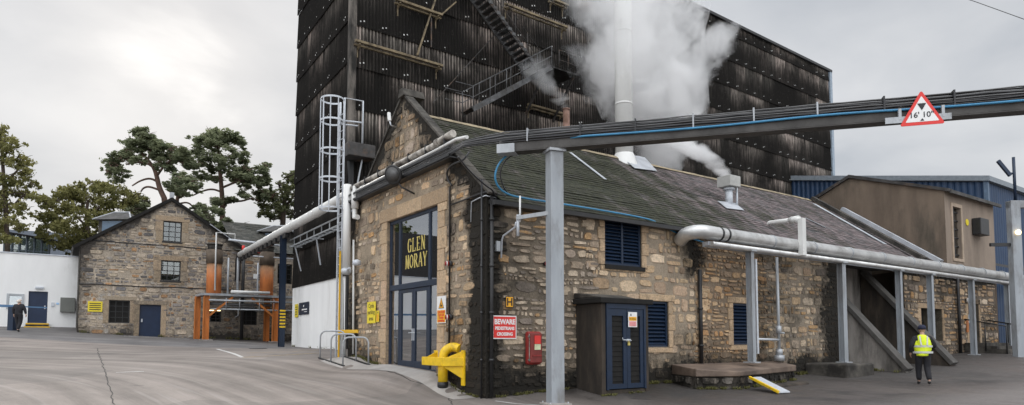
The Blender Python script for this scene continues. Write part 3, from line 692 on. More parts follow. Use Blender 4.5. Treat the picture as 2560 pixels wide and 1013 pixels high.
# lettering on the glass
def letters(word, F_, u, v, h, mat, parent, name='lettering', th=.30):
    S = {'G': [(.85, .75, .7, .97, .1), (.7, .97, .3, .97, .1), (.3, .97, .08, .7, .2), (.08, .7, .08, .3, .22), (.08, .3, .3, .03, .2), (.3, .03, .75, .03, .1), (.75, .03, .82, .45, .2), (.6, .47, .95, .47, .08)],
         'L': [(.2, 0, .2, 1, .2), (.05, .98, .38, .98, .07), (.05, .03, .8, .03, .1), (.8, 0, .84, .25, .09)],
         'E': [(.2, 0, .2, 1, .2), (.05, .97, .78, .97, .1), (.2, .52, .62, .52, .09), (.05, .03, .82, .03, .1), (.78, 1, .8, .78, .08), (.82, 0, .84, .24, .08)],
         'N': [(.15, 0, .15, 1, .1), (.15, 1, .82, 0, .21), (.82, 0, .82, 1, .1), (0, .98, .28, .98, .06), (.68, .98, .97, .98, .06), (0, .02, .3, .02, .06)],
         'M': [(.12, 0, .2, 1, .1), (.2, 1, .5, .1, .2), (.5, .1, .82, 1, .1), (.82, 1, .88, 0, .21), (0, .02, .28, .02, .06), (.72, .02, 1, .02, .06)],
         'O': [(.5, .97, .18, .82, .14), (.18, .82, .06, .5, .2), (.06, .5, .18, .18, .2), (.18, .18, .5, .03, .14), (.5, .03, .82, .18, .14), (.82, .18, .94, .5, .2), (.94, .5, .82, .82, .2), (.82, .82, .5, .97, .14)],
         'R': [(.2, 0, .2, 1, .2), (.05, .97, .6, .97, .1), (.6, .97, .78, .74, .18), (.78, .74, .58, .52, .16), (.58, .5, .2, .5, .09), (.45, .5, .92, 0, .2), (.04, .02, .36, .02, .06)],
         'A': [(.08, 0, .48, 1, .1), (.48, 1, .9, 0, .21), (.25, .36, .7, .36, .08), (0, .02, .24, .02, .06), (.74, .02, 1, .02, .06)],
         'Y': [(.08, 1, .48, .45, .2), (.9, 1, .48, .45, .1), (.48, .5, .48, 0, .2), (0, .98, .26, .98, .06), (.74, .98, 1, .98, .06), (.32, .02, .64, .02, .06)]}
    m = MB(); wl = h*.62; x = u; dz_ = 0
    for ch in word:
        for (a, b, c, d, t) in S[ch]:
            A_ = Vector((x+a*wl, v+b*h)); B_ = Vector((x+c*wl, v+d*h)); tt = (B_-A_).normalized(); nn_ = Vector((-tt.y, tt.x))*t*wl*.5; dz_ += .00005; e_ = tt*t*wl*.12
            m.prism([F_.P(*(A_-nn_-e_), .008+dz_), F_.P(*(B_-nn_+e_), .008+dz_), F_.P(*(B_+nn_+e_), .008+dz_), F_.P(*(A_+nn_-e_), .008+dz_)], F_.n*.004)
        x += wl*1.16
    return m.build(name, mat, parent)
letters('GLEN', Ff, -4.40, 3.93, .39, M['gold'], es)
letters('MORAY', Ff, -4.56, 3.46, .39, M['gold'], es)
# ------------------------------------------------------------------ black warehouse
WH = thing('warehouse', 'huge black sooty corrugated warehouse towering behind the stone building', 'warehouse', (20, 18, 1))
A0 = Vector((1.70, 13.22)); AL = Vector((1.95, 21.55)); AR = Vector((42.0, 14.60)); AB = Vector((42.3, 21.6)); WT = 22.85
BANDS = [11.2+1.83*i for i in range(-5, 8)]
def clad(a, b, z0, z1, outn, pitch, seed, light, slope=0., parent=WH, bands=None):
    """lapped bands of corrugated sheet from a to b, outn = outward normal"""
    r = random.Random(seed); mb = MB(); L = (b-a).length; t = (b-a)/L; n_ = int(L/(pitch/4)); outn = Vector(outn).normalized()
    bs = sorted([z for z in (bands or BANDS) if z0+.3 < z < z1-.3]); ed = [z0]+bs+[z1]
    sheet = [r.random() for _ in range(400)]
    for bi in range(len(ed)-1):
        za, zb = ed[bi]-.08, ed[bi+1]; vs = [0, .3, .55, .8, 1.]
        grid = []
        for v in vs:
            row = []
            for i in range(n_+1):
                u = i*L/n_; sh = int(u/1.05+bi*.37); ph = math.cos(2*math.pi*u/pitch)
                off = .05+.028*ph+.06*(1-v)+.012*sheet[(sh*7+bi*13) % 400]
                p = a+t*u+outn*off; row.append(mb.vert((p.x, p.y, lerp(za, zb, v))))
            grid.append(row)
        for j in range(len(vs)-1):
            for i in range(n_):
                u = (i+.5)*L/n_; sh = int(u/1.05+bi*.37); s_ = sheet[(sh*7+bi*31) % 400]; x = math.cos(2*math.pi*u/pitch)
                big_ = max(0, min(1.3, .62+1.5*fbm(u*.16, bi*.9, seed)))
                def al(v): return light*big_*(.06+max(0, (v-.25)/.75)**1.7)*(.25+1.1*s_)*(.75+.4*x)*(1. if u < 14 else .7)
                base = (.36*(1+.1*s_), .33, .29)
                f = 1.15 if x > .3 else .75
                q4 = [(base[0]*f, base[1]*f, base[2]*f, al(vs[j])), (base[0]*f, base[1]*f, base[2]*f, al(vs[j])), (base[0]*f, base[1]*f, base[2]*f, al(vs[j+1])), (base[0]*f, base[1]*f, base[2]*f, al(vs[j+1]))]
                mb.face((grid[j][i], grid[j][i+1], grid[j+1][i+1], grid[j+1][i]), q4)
    # fixing heads
    mb.mi = 1
    for z in bs:
        u = .3
        while u < L:
            for du in (0, .16):
                if r.random() < (.62+.3*(sheet[(int(u*3)+int(z*7)) % 400] > .4)):
                    p = a+t*(u+du)+outn*.15; s_ = .022+.012*r.random(); zz_ = z+.12+(.05 if du else 0)
                    mb.poly([(p.x-t.x*s_, p.y-t.y*s_, zz_-s_), (p.x+t.x*s_, p.y+t.y*s_, zz_-s_), (p.x+t.x*s_, p.y+t.y*s_, zz_+s_), (p.x-t.x*s_, p.y-t.y*s_, zz_+s_)])
            u += 1.05*(.97+.06*r.random())
    mb.mi = 0
    return mb.build('cladding', [M['corr'], M['fix']], parent, fix=False)
M['fix'] = plain('pale_fixing_heads', (.5, .5, .48), .5, 0, .2, 5)
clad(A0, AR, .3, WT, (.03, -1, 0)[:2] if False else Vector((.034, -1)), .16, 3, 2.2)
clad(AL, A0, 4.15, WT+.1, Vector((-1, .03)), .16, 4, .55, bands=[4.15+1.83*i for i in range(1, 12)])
mb = MB(); mb.prism([(AL.x, AL.y, 4.17), (A0.x+.0, A0.y+.1, 4.17), (A0.x+.0, A0.y+.1, .2), (AL.x, AL.y, .2)], (.3, 0, 0)); mb.box(1.62, 1.98, 13.3, 21.52, 4.12, 4.175)
mb = MB(); mb.prism([(1.86, 21.62, .2), (1.66, 13.4, .2), (1.66, 13.4, 4.16), (1.86, 21.62, 4.16)], (.4, 0, 0)); mb.build('rendered_base_wall', M['white'], WH, bevel=.06)
mb = MB(); mb.prism([(A0.x+.1, A0.y+.1, .2), (AR.x, AR.y+.1, .2), (AB.x, AB.y, .2), (AL.x+.1, AL.y-.02, .2)], (0, 0, WT-.25)); mb.build('core_wall', M['black'], WH)
mb = MB(); mb.prism([(A0.x-.2, A0.y-.25, WT), (AR.x+.2, AR.y-.25, WT), (AB.x+.2, AB.y+.2, WT), (AL.x-.2, AL.y+.2, WT)], (0, 0, .18)); mb.build('roof', M['dark'], WH)
mb = MB(); mb.box(A0.x-.16, A0.x+.12, A0.y-.18, A0.y+.1, 9.5, WT); mb.build('corner_trim', plain('flaking_corner_flashing', (.13, .115, .10), .9, 0, .6, 4, .6, (.015, .014, .012), .5, True), WH)
mb = MB(); mb.box(A0.x-.1, A0.x+.1, A0.y-.12, A0.y+.1, .3, 9.5); mb.build('corner_trim', M['dark'], WH)
mb = MB(); mb.box(AR.x-.12, AR.x+.2, AR.y-.22, AR.y+.1, .5, WT); mb.build('corner_trim', plain('pale_blue_trim', (.28, .34, .40), .5), WH)
def onW(px, py, off=.1):
    """pixel -> point in the plane off metres outside the long warehouse wall"""
    t = (AR-A0).normalized(); n_ = Vector((t.y, -t.x)); o2 = A0+n_*off; d = Vector(ray(px, py)); c = Vector(CAM)
    s = ((o2.x-c.x)*n_.x+(o2.y-c.y)*n_.y)/(d.x*n_.x+d.y*n_.y); return c+d*s
M['ochre'] = plain('weathered_timber', (.21, .165, .10), .85, 0, .4, 4, .4, (.06, .045, .03), .3)
M['greybeam'] = plain('weathered_grey_steel', (.10, .102, .105), .7, .1, .5, 3, .4, (.05, .045, .04))
M['darkbeam'] = plain('rusting_dark_steel', (.045, .042, .04), .7, 0, .5, 3, .3, (.12, .07, .04))
for (a, b) in (((888, 98), (1106, 168)), ((1262, 9), (1418, 69)), ((990, -2), (1105, 38)), ((1375, -5), (1420, 14)), ((1320, 262), (1412, 285))):
    mb = MB(); P = onW(*a, .35); Q = onW(*b, .35); z = (P.z+Q.z)/2; P.z = z; Q.z = z; mb.bar(P, Q, .14, .10); mb.bar(P+Vector((0, .12, -.12)), Q+Vector((0, .12, -.12)), .10, .07)
    for e in (P+Vector((.2, 0, 0)), Q-Vector((.2, 0, 0))): mb.bar(e+Vector((0, .3, -.28)), e+Vector((0, -.05, -.1)), .06, .06); mb.bar(e+Vector((0, .25, -.6)), e+Vector((0, .25, -.1)), .05, .05)
    mb.build('ledger_rail', M['ochre'], WH)
for (a, b, w_) in (((1088, 0), (1043, 138), .07), ((1078, 45), (1078, 118), .05), ((1262, 60), (1082, 258), .035), ((1140, 5), (1100, 40), .06)):
    mb = MB(); mb.bar(onW(*a, .3), onW(*b, .3), w_); mb.build('brace', M['ochre'] if w_ > .05 else M['darkbeam'], WH)
# black ledge box low on the wall
mb = MB(); P = onW(872, 352, .9); Q = onW(938, 392, .9); mb.box(P.x, Q.x, P.y, 13.3, Q.z-.1, P.z); mb.build('canopy', M['darkbeam'], WH, bevel=.03)
mb = MB(); mb.bar(onW(905, 400, .6), onW(890, 478, .6), .05); mb.build('brace', M['galv'], WH)
# fire escape
FE = thing('fire_escape', 'rusty steel fire escape climbing the black warehouse wall', 'fire escape', tuple(onW(1330, 215, .8)))
def wp(x, off, z):
    t = (AR-A0).normalized(); n_ = Vector((t.y, -t.x)); s = (x-A0.x)/t.x; p = A0+t*s+n_*off; return Vector((p.x, p.y, z))
bi_, bo_ = onW(1172, -12, .25), onW(1318, 190, .25)
top_i, top_o = wp(bi_.x, .25, bi_.z), wp(bi_.x, 1.15, bi_.z); bot_i, bot_o = wp(bo_.x, .25, bo_.z), wp(bo_.x, 1.15, bo_.z)
ext = (top_i-bot_i)*.25
mb = MB(); mb.bar(bot_i, top_i+ext, .07, .24); mb.build('stringer', M['greybeam'], FE)
mb = MB(); mb.bar(bot_o, top_o+ext, .05, .2); mb.build('stringer', M['darkbeam'], FE)
nt_ = 19
for i in range(nt_):
    f = i/nt_*1.2; a = bot_i.lerp(top_i, f); b = bot_o.lerp(top_o, f); mb = MB(); mb.prism([a+Vector((-.14, 0, .02)), a+Vector((.14, 0, .02)), b+Vector((.14, 0, .02)), b+Vector((-.14, 0, .02))], (0, 0, .05)); mb.box(b.x-.1, b.x+.1, b.y-.06, b.y+.02, b.z-.06, b.z+.09)
    mb.build('tread', M['greybeam'] if i % 3 else M['darkbeam'], FE)
mb = MB()
for off in (.22, 1.18):
    a = wp(bot_i.x, off, bot_i.z); b = wp(top_i.x, off, top_i.z)+ext
    for hgt in (.55, 1.05): mb.tube([a+Vector((0, 0, hgt)), b+Vector((0, 0, hgt))], .02, 5)
    for i in range(7): p = a.lerp(b, i/6); mb.tube([p, p+Vector((0, 0, 1.05))], .02, 5)
mb.build('handrail', M['darkbeam'], FE)
lx0, lx1, lz = bot_i.x-.1, bot_i.x+1.9, bot_i.z-.05
mb = MB(); mb.prism([wp(lx0, .15, lz), wp(lx1, .15, lz), wp(lx1, 1.9, lz), wp(lx0, 1.9, lz)], (0, 0, .08)); mb.build('landing', M['black'], FE)
mb = MB()
for hgt in (.5, 1.0): mb.tube([wp(lx0+.8, 1.9, lz+hgt), wp(lx1, 1.9, lz+hgt), wp(lx1, .2, lz+hgt)], .02, 5)
for q_ in ((lx0+.8, 1.9), (lx1, 1.9), (lx1, .2), ((lx0+lx1)/2+.4, 1.9)): mb.tube([wp(q_[0], q_[1], lz), wp(q_[0], q_[1], lz+1)], .022, 5)
mb.build('handrail', M['darkbeam'], FE)
for x in (lx0+.1, lx1-.1): mb = MB(); mb.bar(wp(x, 1.8, lz), wp(x, .1, lz-1.9), .09, .09); mb.build('support_bracket', M['darkbeam'], FE)
la = wp(lx0+.3, 1.9, lz); fl = Vector((-3.9, 0, -2.75)); li = wp(lx0+.3, 1.05, lz)
for off, nm in ((1.9, 0), (1.05, 1)):
    mb = MB(); mb.bar(wp(lx0+.3, off, lz), wp(lx0+.3-4.6, off, lz-3.1), .06, .24); mb.build('stringer', M['greybeam'] if nm == 0 else M['darkbeam'], FE)
for i in range(14):
    f = (i+.7)/14; c = wp(lx0+.3-4.6*f, 1.5, lz-3.1*f); mb = MB(); mb.box(c.x-.13, c.x+.13, c.y-.42, c.y+.42, c.z, c.z+.04); mb.build('tread', M['darkbeam'], FE)
mb = MB()
for off in (1.92, 1.03):
    a = wp(lx0+.3, off, lz); b = wp(lx0+.3-4.6, off, lz-3.1)
    for hgt in (.55, 1.05): mb.tube([a+Vector((0, 0, hgt)), b+Vector((0, 0, hgt)), b+Vector((-.9, 0, hgt))], .02, 5)
    for i in range(6): p = a.lerp(b, i/5); mb.tube([p, p+Vector((0, 0, 1.05))], .02, 5)
mb.build('handrail', M['greybeam'], FE)
# rusty flue with small plume
p = onW(1416, 300, 2.2)
mb = MB(); mb.tube([(p.x, p.y, 5), (p.x, p.y, p.z+.55)], .17, 12); mb.tube([(p.x, p.y, p.z+.48), (p.x, p.y, p.z+.56)], .19, 12)
tag(mb.build('flue_pipe', M['rustpipe']), 'rusty thin flue pipe in front of the black warehouse, steaming at its tip', 'flue')
FLUE = Vector((p.x, p.y, p.z+.56))
# white chimney through the main roof
b0 = onroof(1573, 408); CHX, CHY = b0.x, b0.y+.25
CH = thing('chimney', 'tall white steel chimney with flared base standing on the mossy roof', 'chimney', (CHX, CHY, b0.z-.3))
mb = MB(); mb.tube([(CHX, CHY, b0.z-.3), (CHX, CHY, 15.5)], .33, 28)
for z in (10.2, 13): mb.tube([(CHX, CHY, z), (CHX, CHY, z+.07)], .34, 28)
mb.build('stack', M['whitepipe'], CH)
mb = MB(); mb.lathe([(.62, -.25), (.5, .1), (.38, .48), (.345, .55)], (CHX, CHY, b0.z-.15), seg=24); mb.build('flared_base', M['whitepipe'], CH)
mb = MB(); e1 = onroof(1585, 425); mb.prism([q_+rn*.06 for q_ in (onroof(1538, 385), onroof(1610, 398), onroof(1640, 432), onroof(1585, 425))], rn*.02); mb.build('flashing', M['lead'], CH)
# roof vent
v0 = onroof(1823, 512); VT = thing('roof_vent', 'square capped metal roof vent blowing steam above the purple slates', 'vent', tuple(v0))
vt = tow(1818, 468, v0.x, v0.y)
mb = MB(); mb.tube([v0-Vector((0, 0, .1)), (v0.x, v0.y, vt)], .135, 16); mb.tube([(v0.x, v0.y, vt-.12), (v0.x, v0.y, vt-.03)], .21, 16); mb.build('pipe', M['galvlight'], VT)
mb = MB(); mb.box(v0.x-.3, v0.x+.3, v0.y-.3, v0.y+.3, vt-.02, vt+.38); mb.build('cap', plain('grey_vent_cap', (.42, .42, .40), .6, .1, .15, 4), VT, bevel=.02)
mb = MB(); mb.tube([v0+Vector((.33, -.1, -.2)), (v0.x+.33, v0.y-.1, vt+.05)], .04, 8); mb.build('side_pipe', M['galvlight'], VT)
mb = MB(); mb.prism([q_+rn*.055 for q_ in (onroof(1792, 507), onroof(1836, 512), onroof(1858, 530), onroof(1815, 525))], rn*.02); mb.build('flashing', M['lead'], VT)
# ------------------------------------------------------------------ overhead cable bridge
BD = Vector((.635, -.7725, 0)).normalized(); BN = Vector((BD.y, -BD.x, 0)); BN = BN if BN.dot(Vector((-1, -1, 0))) > 0 else -BN
B0 = Vector((-.12, -.36, 5.66))
def bp(s, c=0, z=0): return B0+BD*s+BN*c+Vector((0, 0, z))
CBR = thing('cable_bridge', 'long dark steel beam carrying black cables across the yard above head height', 'cable bridge', tuple(bp(2)))
mb = MB(); L_B = 16
def bbox(m, s0, s1, c0, c1, z0, z1):
    m.prism([bp(s0, c0, z0), bp(s0, c1, z0), bp(s0, c1, z1), bp(s0, c0, z1)], BD*(s1-s0))
bbox(mb, .25, L_B, -.15, .15, 0, .025); bbox(mb, .25, L_B, -.02, .02, .025, .24); bbox(mb, .25, L_B, -.15, .15, .24, .265); bbox(mb, .25, L_B, .135, .155, .025, .24)
mb.build('beam', M['beam'], CBR)
mb = MB(); bbox(mb, .2, .62, -.14, .2, -.03, .18); mb.build('end_box', M['galv'], CBR, bevel=.01)
r = random.Random(9)
for i, (c, z, rad, mt) in enumerate(((.14, .30, .022, 'cable'), (.10, .34, .02, 'cablegrey'), (.05, .37, .028, 'cable'), (0, .40, .022, 'cable'), (.09, .42, .018, 'cablegrey'), (.14, .38, .016, 'cable'), (.155, .335, .014, 'cablegrey'), (-.06, .36, .03, 'cable'), (.03, .46, .02, 'cable'), (.08, .475, .014, 'cablegrey'), (-.04, .45, .016, 'cablegrey'), (.17, .27, .018, 'cable'), (.178, .22, .014, 'cable'))):
    pts = [Vector((-.2, 8.0, 6.02+z*.7-.1)), Vector((-.2-c*.3, 4., 6.0+z*.7-.1)), Vector((-.2-c*.3, 1.3, 5.98+z*.7-.1)), Vector((-.25-c*.5, .5, 5.9+z*.6)), Vector((-.2-c*.7, -.05, 5.75+z*.8))]
    for j in range(0, 33): s = .4+j*.5; pts.append(bp(s, c+.006*r.uniform(-1, 1), z+.012*r.uniform(-1, 1)))
    mb = MB(); mb.tube(pts, rad, 6); mb.build('cable', M[mt], CBR)
for s in [.9+1.2*i for i in range(12)]:
    mb = MB(); bbox(mb, s, s+.03, -.16, .19, .20, .50); mb.build('cable_clip', M['galv'] if int(s*2) % 2 else M['cable'], CBR)
pts = [bp(s, .195+.01*math.sin(s*2), .19+.02*math.sin(s*1.1)) for s in [L_B-.5*i for i in range(31)]]
loop = [oy(1290, 374, -.6), oy(1262, 392, -.55), oy(1243, 415, -.5), oy(1236, 445, -.45), oy(1246, 470, -.4), oy(1270, 487, -.35), oy(1310, 496, -.34), oy(1390, 508, -.34), oy(1480, 522, -.34), oy(1590, 541, -.3), oy(1640, 553, -.2), oy(1690, 583, -.08), oy(1740, 600, -.08), oy(1760, 606, -.08)]
pts = [p for p in pts if (p-bp(1.6)).dot(BD) > 0]
def smooth(P, n_=2):
    for _ in range(n_):
        Q = [P[0]]
        for a, b in zip(P[:-1], P[1:]): Q += [a.lerp(b, .25), a.lerp(b, .75)]
        Q.append(P[-1]); P = Q
    return P
mb = MB(); mb.tube(smooth(pts+loop, 2), .024, 7); mb.build('tube', M['bluecable'], CBR)
mb = MB(); mb.tube(smooth([bp(1.5, .1, .1), oy(1275, 385, -.6), oy(1248, 425, -.5), oy(1256, 465, -.4), oy(1275, 490, -.3)], 2), .016, 6); mb.build('cable', M['cable'], CBR)
# grey column under it
c0 = Vector((1.10, -1.30, 0)); zg = gz(c0.x, c0.y)
cs = min(((bp(s)-c0).xy.length, s) for s in [i*.05 for i in range(100)])[1]; cc = bp(cs)
COLM = thing('steel_column', 'tall square grey steel column standing alone in front of the side wall', 'column', (cc.x, cc.y, zg))
def obox(m, c, hw, z0, z1, dirv=None):
    d = dirv or CR; t = Vector((d[0], d[1], 0)).normalized(); n_ = Vector((-t.y, t.x, 0)); c = Vector((c[0], c[1], 0)); hx, hy = hw if isinstance(hw, tuple) else (hw, hw)
    m.prism([c-t*hx-n_*hy+Vector((0, 0, z0)), c+t*hx-n_*hy+Vector((0, 0, z0)), c+t*hx+n_*hy+Vector((0, 0, z0)), c-t*hx+n_*hy+Vector((0, 0, z0))], (0, 0, z1-z0))
mb = MB(); obox(mb, cc, .155, zg+.02, 5.60, (.97, -.25)); mb.build('shaft', M['colgrey'], COLM, bevel=.012)
mb = MB(); obox(mb, cc, .27, zg-.02, zg+.03, (.97, -.25)); mb.build('base_plate', M['concrete'], COLM)
mb = MB(); obox(mb, cc, .2, 5.60, 5.655, (.97, -.25)); mb.build('cap_plate', M['galv'], COLM)
# height limit sign
def text_obj(s, size, mat, parent, F_, a, b, c=.012, align='CENTER', name='lettering', bold=.0, sx=1.):
    cu = bpy.data.curves.new('t', 'FONT'); cu.body = s; cu.size = size; cu.align_x = align; cu.extrude = .0015; cu.offset = bold; cu.space_line = 1.05; cu.resolution_u = 3
    o = bpy.data.objects.new('t', cu); col.objects.link(o); dg = bpy.context.evaluated_depsgraph_get(); me = bpy.data.meshes.new_from_object(o.evaluated_get(dg)); bpy.data.objects.remove(o); me.materials.clear(); me.materials.append(mat)
    ox_ = Vector(F_.P(a, b, c)); w_ = wloc(parent)
    for v in me.vertices: q_ = v.co.copy(); v.co = ox_-w_+F_.r*q_.x*sx+F_.u*q_.y+F_.n*q_.z
    ob = bpy.data.objects.new(name, me); col.objects.link(ob); ob.parent = parent; return ob
def spx(px, py):
    d = Vector(ray(px, py)); o = Vector(CAM); q0 = bp(0, .26); t = (q0-o).dot(BN)/d.dot(BN); return o+d*t
S0 = spx(2305, 300); HS = thing('height_limit_sign', 'red bordered triangular height limit sign 16 feet 10 inches on the overhead beam', 'sign', tuple(S0))
zb = spx(2305, 313).z; zt = spx(2305, 226).z; hw = (spx(2362, 300)-spx(2248, 300)).length/2
FS = Fr((S0.x, S0.y, zb), BD, (0, 0, 1)); FS.n = BN.copy()
def rtri(F_, w_, h_, rr, c0, c1, cy0=0):
    V_ = [Vector((-w_, 0)), Vector((w_, 0)), Vector((0, h_))]; P = []
    for i in range(3):
        p = V_[i]; a = (V_[i-1]-p).normalized(); b = (V_[(i+1) % 3]-p).normalized(); P += [p+a*rr, p+(a+b)*rr*.35, p+b*rr]
    return P
H_ = zt-zb; m = MB(); m.prism([FS.P(p.x, p.y, 0) for p in rtri(FS, hw, H_, .04, 0, 0)], FS.n*.012); m.build('border', M['signred'], HS)
m = MB(); m.prism([FS.P(p.x*.74, p.y*.74+H_*.095, .013) for p in rtri(FS, hw, H_, .02, 0, 0)], FS.n*.002); m.build('face', M['signwhite'], HS)
m = MB(); m.prism([FS.P(-.075, H_*.62, .018), FS.P(.075, H_*.62, .018), FS.P(0, H_*.42, .018)], FS.n*.002); m.build('arrow_mark', M['ink'], HS); m = MB(); m.prism([FS.P(-.035, H_*.12, .018), FS.P(.035, H_*.12, .018), FS.P(0, H_*.19, .018)], FS.n*.002); m.build('arrow_mark', M['ink'], HS)
text_obj("16' 10\"", .15, M['ink'], HS, FS, -.01, H_*.22, .018, bold=.002)
m = MB(); m.prism([FS.P(-hw*1.62, .08, -.03), FS.P(hw*1.3, .08, -.03), FS.P(hw*1.3, .2, -.03), FS.P(-hw*1.62, .2, -.03)], FS.n*.02); m.build('mounting_bar', M['galv'], HS)
for a in (-hw*.95, hw*.95):
    m = MB(); m.prism([FS.P(a-.025, .14, -.07), FS.P(a+.025, .14, -.07), FS.P(a+.025, .36, -.07), FS.P(a-.025, .36, -.07)], FS.n*.065); m.build('bracket', M['galv'], HS)
# ------------------------------------------------------------------ pipes and fittings on the entrance gable
FP_ = thing('facade_pipework', 'flaking white pipe with black cable tray running across the entrance gable', 'pipework', (-.15, 5, 6.3))
mb = MB(); mb.tube([(-.17, 8.3, 6.52), (-.17, 4.6, 6.52)], .075, 10); mb.tube([(-.17, 4.55, 6.53), (-.17, 2.1, 6.53)], .085, 10); mb.tube([(-.17, 2.05, 6.56), (-.17, 1.3, 6.60)], .10, 10); mb.tube([(-.17, 2.15, 6.55), (-.17, 2.02, 6.55)], .12, 10); mb.tube([(-.17, 4.7, 6.52), (-.17, 4.5, 6.52)], .10, 10); mb.build('old_pipe', M['oldwhite'], FP_)
mb = MB(); mb.tube([(-.2, 8.3, 6.33), (-.2, 2.0, 6.36), (-.24, 1.0, 6.36), (-.3, .4, 6.25)], .045, 8); mb.build('thin_pipe', M['whitepipe'], FP_)
mb = MB()
for z in (6.02, 6.22): mb.box(-.30, -.27, 1.3, 8.4, z-.01, z+.05)
for i in range(18): y = 1.4+i*.4; mb.box(-.29, -.02, y, y+.03, 6.02, 6.05)
mb.box(-.27, -.03, 1.3, 8.4, 5.98, 6.01); mb.build('cable_tray', M['dark'], FP_)
for i in range(7): y = 1.6+i*1.05; mb = MB(); mb.box(-.26, -.0, y, y+.04, 6.4, 6.64); mb.build('pipe_clip', M['dark'], FP_)
def light(name, label, y, z): pass
FLd = thing('floodlight', 'round black floodlight on a bracket above the glazed entrance', 'floodlight', (-.45, 5.1, 6.2))
c = ox(984, 437, -.5); mb = MB(); mb.lathe([(.04, .16), (.17, .12), (.27, .02), (.28, -.04), (.24, -.05)], c, (.75, .45, .3), 20); mb.build('head', M['dark'], FLd)
mb = MB(); mb.lathe([(.22, -.052), (.0, -.056)], c, (.75, .45, .3), 20); mb.build('lens', M['cablegrey'], FLd)
mb = MB(); mb.tube([c, (-.3, c.y-.1, c.z-.35), (-.02, c.y-.35, c.z-.55)], .025, 6); mb.build('bracket', M['dark'], FLd)
AN = thing('antenna', 'small white antenna on an arm near the top of the gable', 'antenna', (-.2, 5.5, 8)); a = ox(972, 282, -.35); b = ox(974, 303, -.35); c = ox(990, 318, -.02)
mb = MB(); mb.bar(a, b, .09, .09); mb.build('radome', M['signwhite'], AN, bevel=.02); mb = MB(); mb.tube([b, b+Vector((0, -.1, -.15)), c], .02, 6); mb.build('arm', M['galvlight'], AN)
# conduits on the right part of the facade and corner downpipes
def pipe_thing(name, label, cat, pts, rad, mat, seg=8, extra=None):
    m = MB(); m.tube(pts, rad, seg)
    if extra: extra(m)
    return tag(m.build(name, mat), label, cat)
yc = 1.66
pipe_thing('conduit', 'thin black conduit with a looped cable beside the glazed entrance', 'conduit', smooth([Vector((-.04, .75, 6.0)), ox(1158, 402, -.25), ox(1130, 410, -.2), ox(1116, 430, -.1), ox(1120, 452, -.06), ox(1129, 462, -.05)], 2)+[Vector((-.05, yc, 5.3)), Vector((-.05, yc, gz(-.05, yc)+.05))], .024, M['cable'])
pipe_thing('conduit', 'horizontal black conduit at eaves level on the blackened corner', 'conduit', [ox(1128, 512, -.05), ox(1160, 500, -.05), ox(1196, 486, -.05), Vector((-.06, -.06, 4.86)), Vector((.5, -.06, 4.84))], .022, M['cable'])
pipe_thing('conduit', 'short pale bent conduit on the blackened corner stones', 'conduit', [ox(1177, 555, -.05), ox(1179, 505, -.05), ox(1196, 496, -.05), Vector((-.06, -.05, 4.78)), Vector((.7, -.07, 4.72))], .014, M['galvlight'])
def clips(x, y, z0, z1, rad):
    def f(m):
        z = z0
        while z < z1: m.tube([(x, y, z), (x, y, z+.06)], rad, 10); z += 1.1
    return f
pipe_thing('downpipe', 'black downpipe at the sooty corner, left of the red warning sign', 'downpipe', [(.09, -.09, 4.78), (.09, -.09, gz(.09, -.09)+.02)], .045, M['dark'], 10, clips(.09, -.09, .9, 4.6, .062))
pipe_thing('conduit', 'thin rusty black conduit running down the very corner of the stone building', 'conduit', [(-.07, .10, 5.2), (-.07, .10, gz(-.07, .1))], .026, M['cable'], 8, clips(-.07, .1, .9, 4.6, .034))
pipe_thing('downpipe', 'black cast downpipe on the side wall between the two lower louvres', 'downpipe', [(7.53, -.1, 3.5), (7.53, -.1, .62)], .06, M['dark'], 10, clips(7.53, -.1, 1.2, 3.4, .08))
pipe_thing('hanging_cable', 'black cable drooping off the roof corner over the side wall', 'cable', smooth([oy(1145, 392, -.5), oy(1175, 430, -.4), oy(1215, 465, -.3), oy(1232, 475, -.3), oy(1236, 490, -.1), oy(1260, 505, -.06), oy(1268, 515, -.05)], 2), .02, M['cable'])
# sounder beacons
for (y, z, lb) in ((1.60, 3.33, 'small red alarm beacon on the conduit right of the GLEN lettering'), (1.58, 1.97, 'red alarm sounder beside the yellow caution sign')):
    t = thing('alarm_beacon', lb, 'alarm', (-.12, y, z), 'red alarm beacons on the stone walls')
    m = MB(); m.lathe([(.07, 0), (.075, .05), (.05, .06)], (-.03, y, z), (-1, 0, 0), 14); m.build('base', M['dark'], t)
    m = MB(); m.lathe([(.05, .06), (.065, .08), (.06, .15), (.03, .17)], (-.03, y, z), (-1, .4, 0), 14); m.build('lens', M['red'], t)
    m = MB(); m.lathe([(.068, .1), (.068, .125)], (-.03, y, z), (-1, .4, 0), 14); m.build('band', M['signwhite'], t)
t = thing('alarm_beacon', 'small red alarm beacon on the side wall left of the grey column', 'alarm', (1.72, -.12, 3.3), 'red alarm beacons on the stone walls')
m = MB(); m.lathe([(.06, 0), (.06, .05)], (1.72, -.02, 3.29), (0, -1, 0), 14); m.build('base', M['dark'], t); m = MB(); m.lathe([(.05, .05), (.062, .08), (.055, .13), (.03, .15)], (1.72, -.02, 3.29), (0, -1, 0), 14); m.build('lens', M['red'], t)
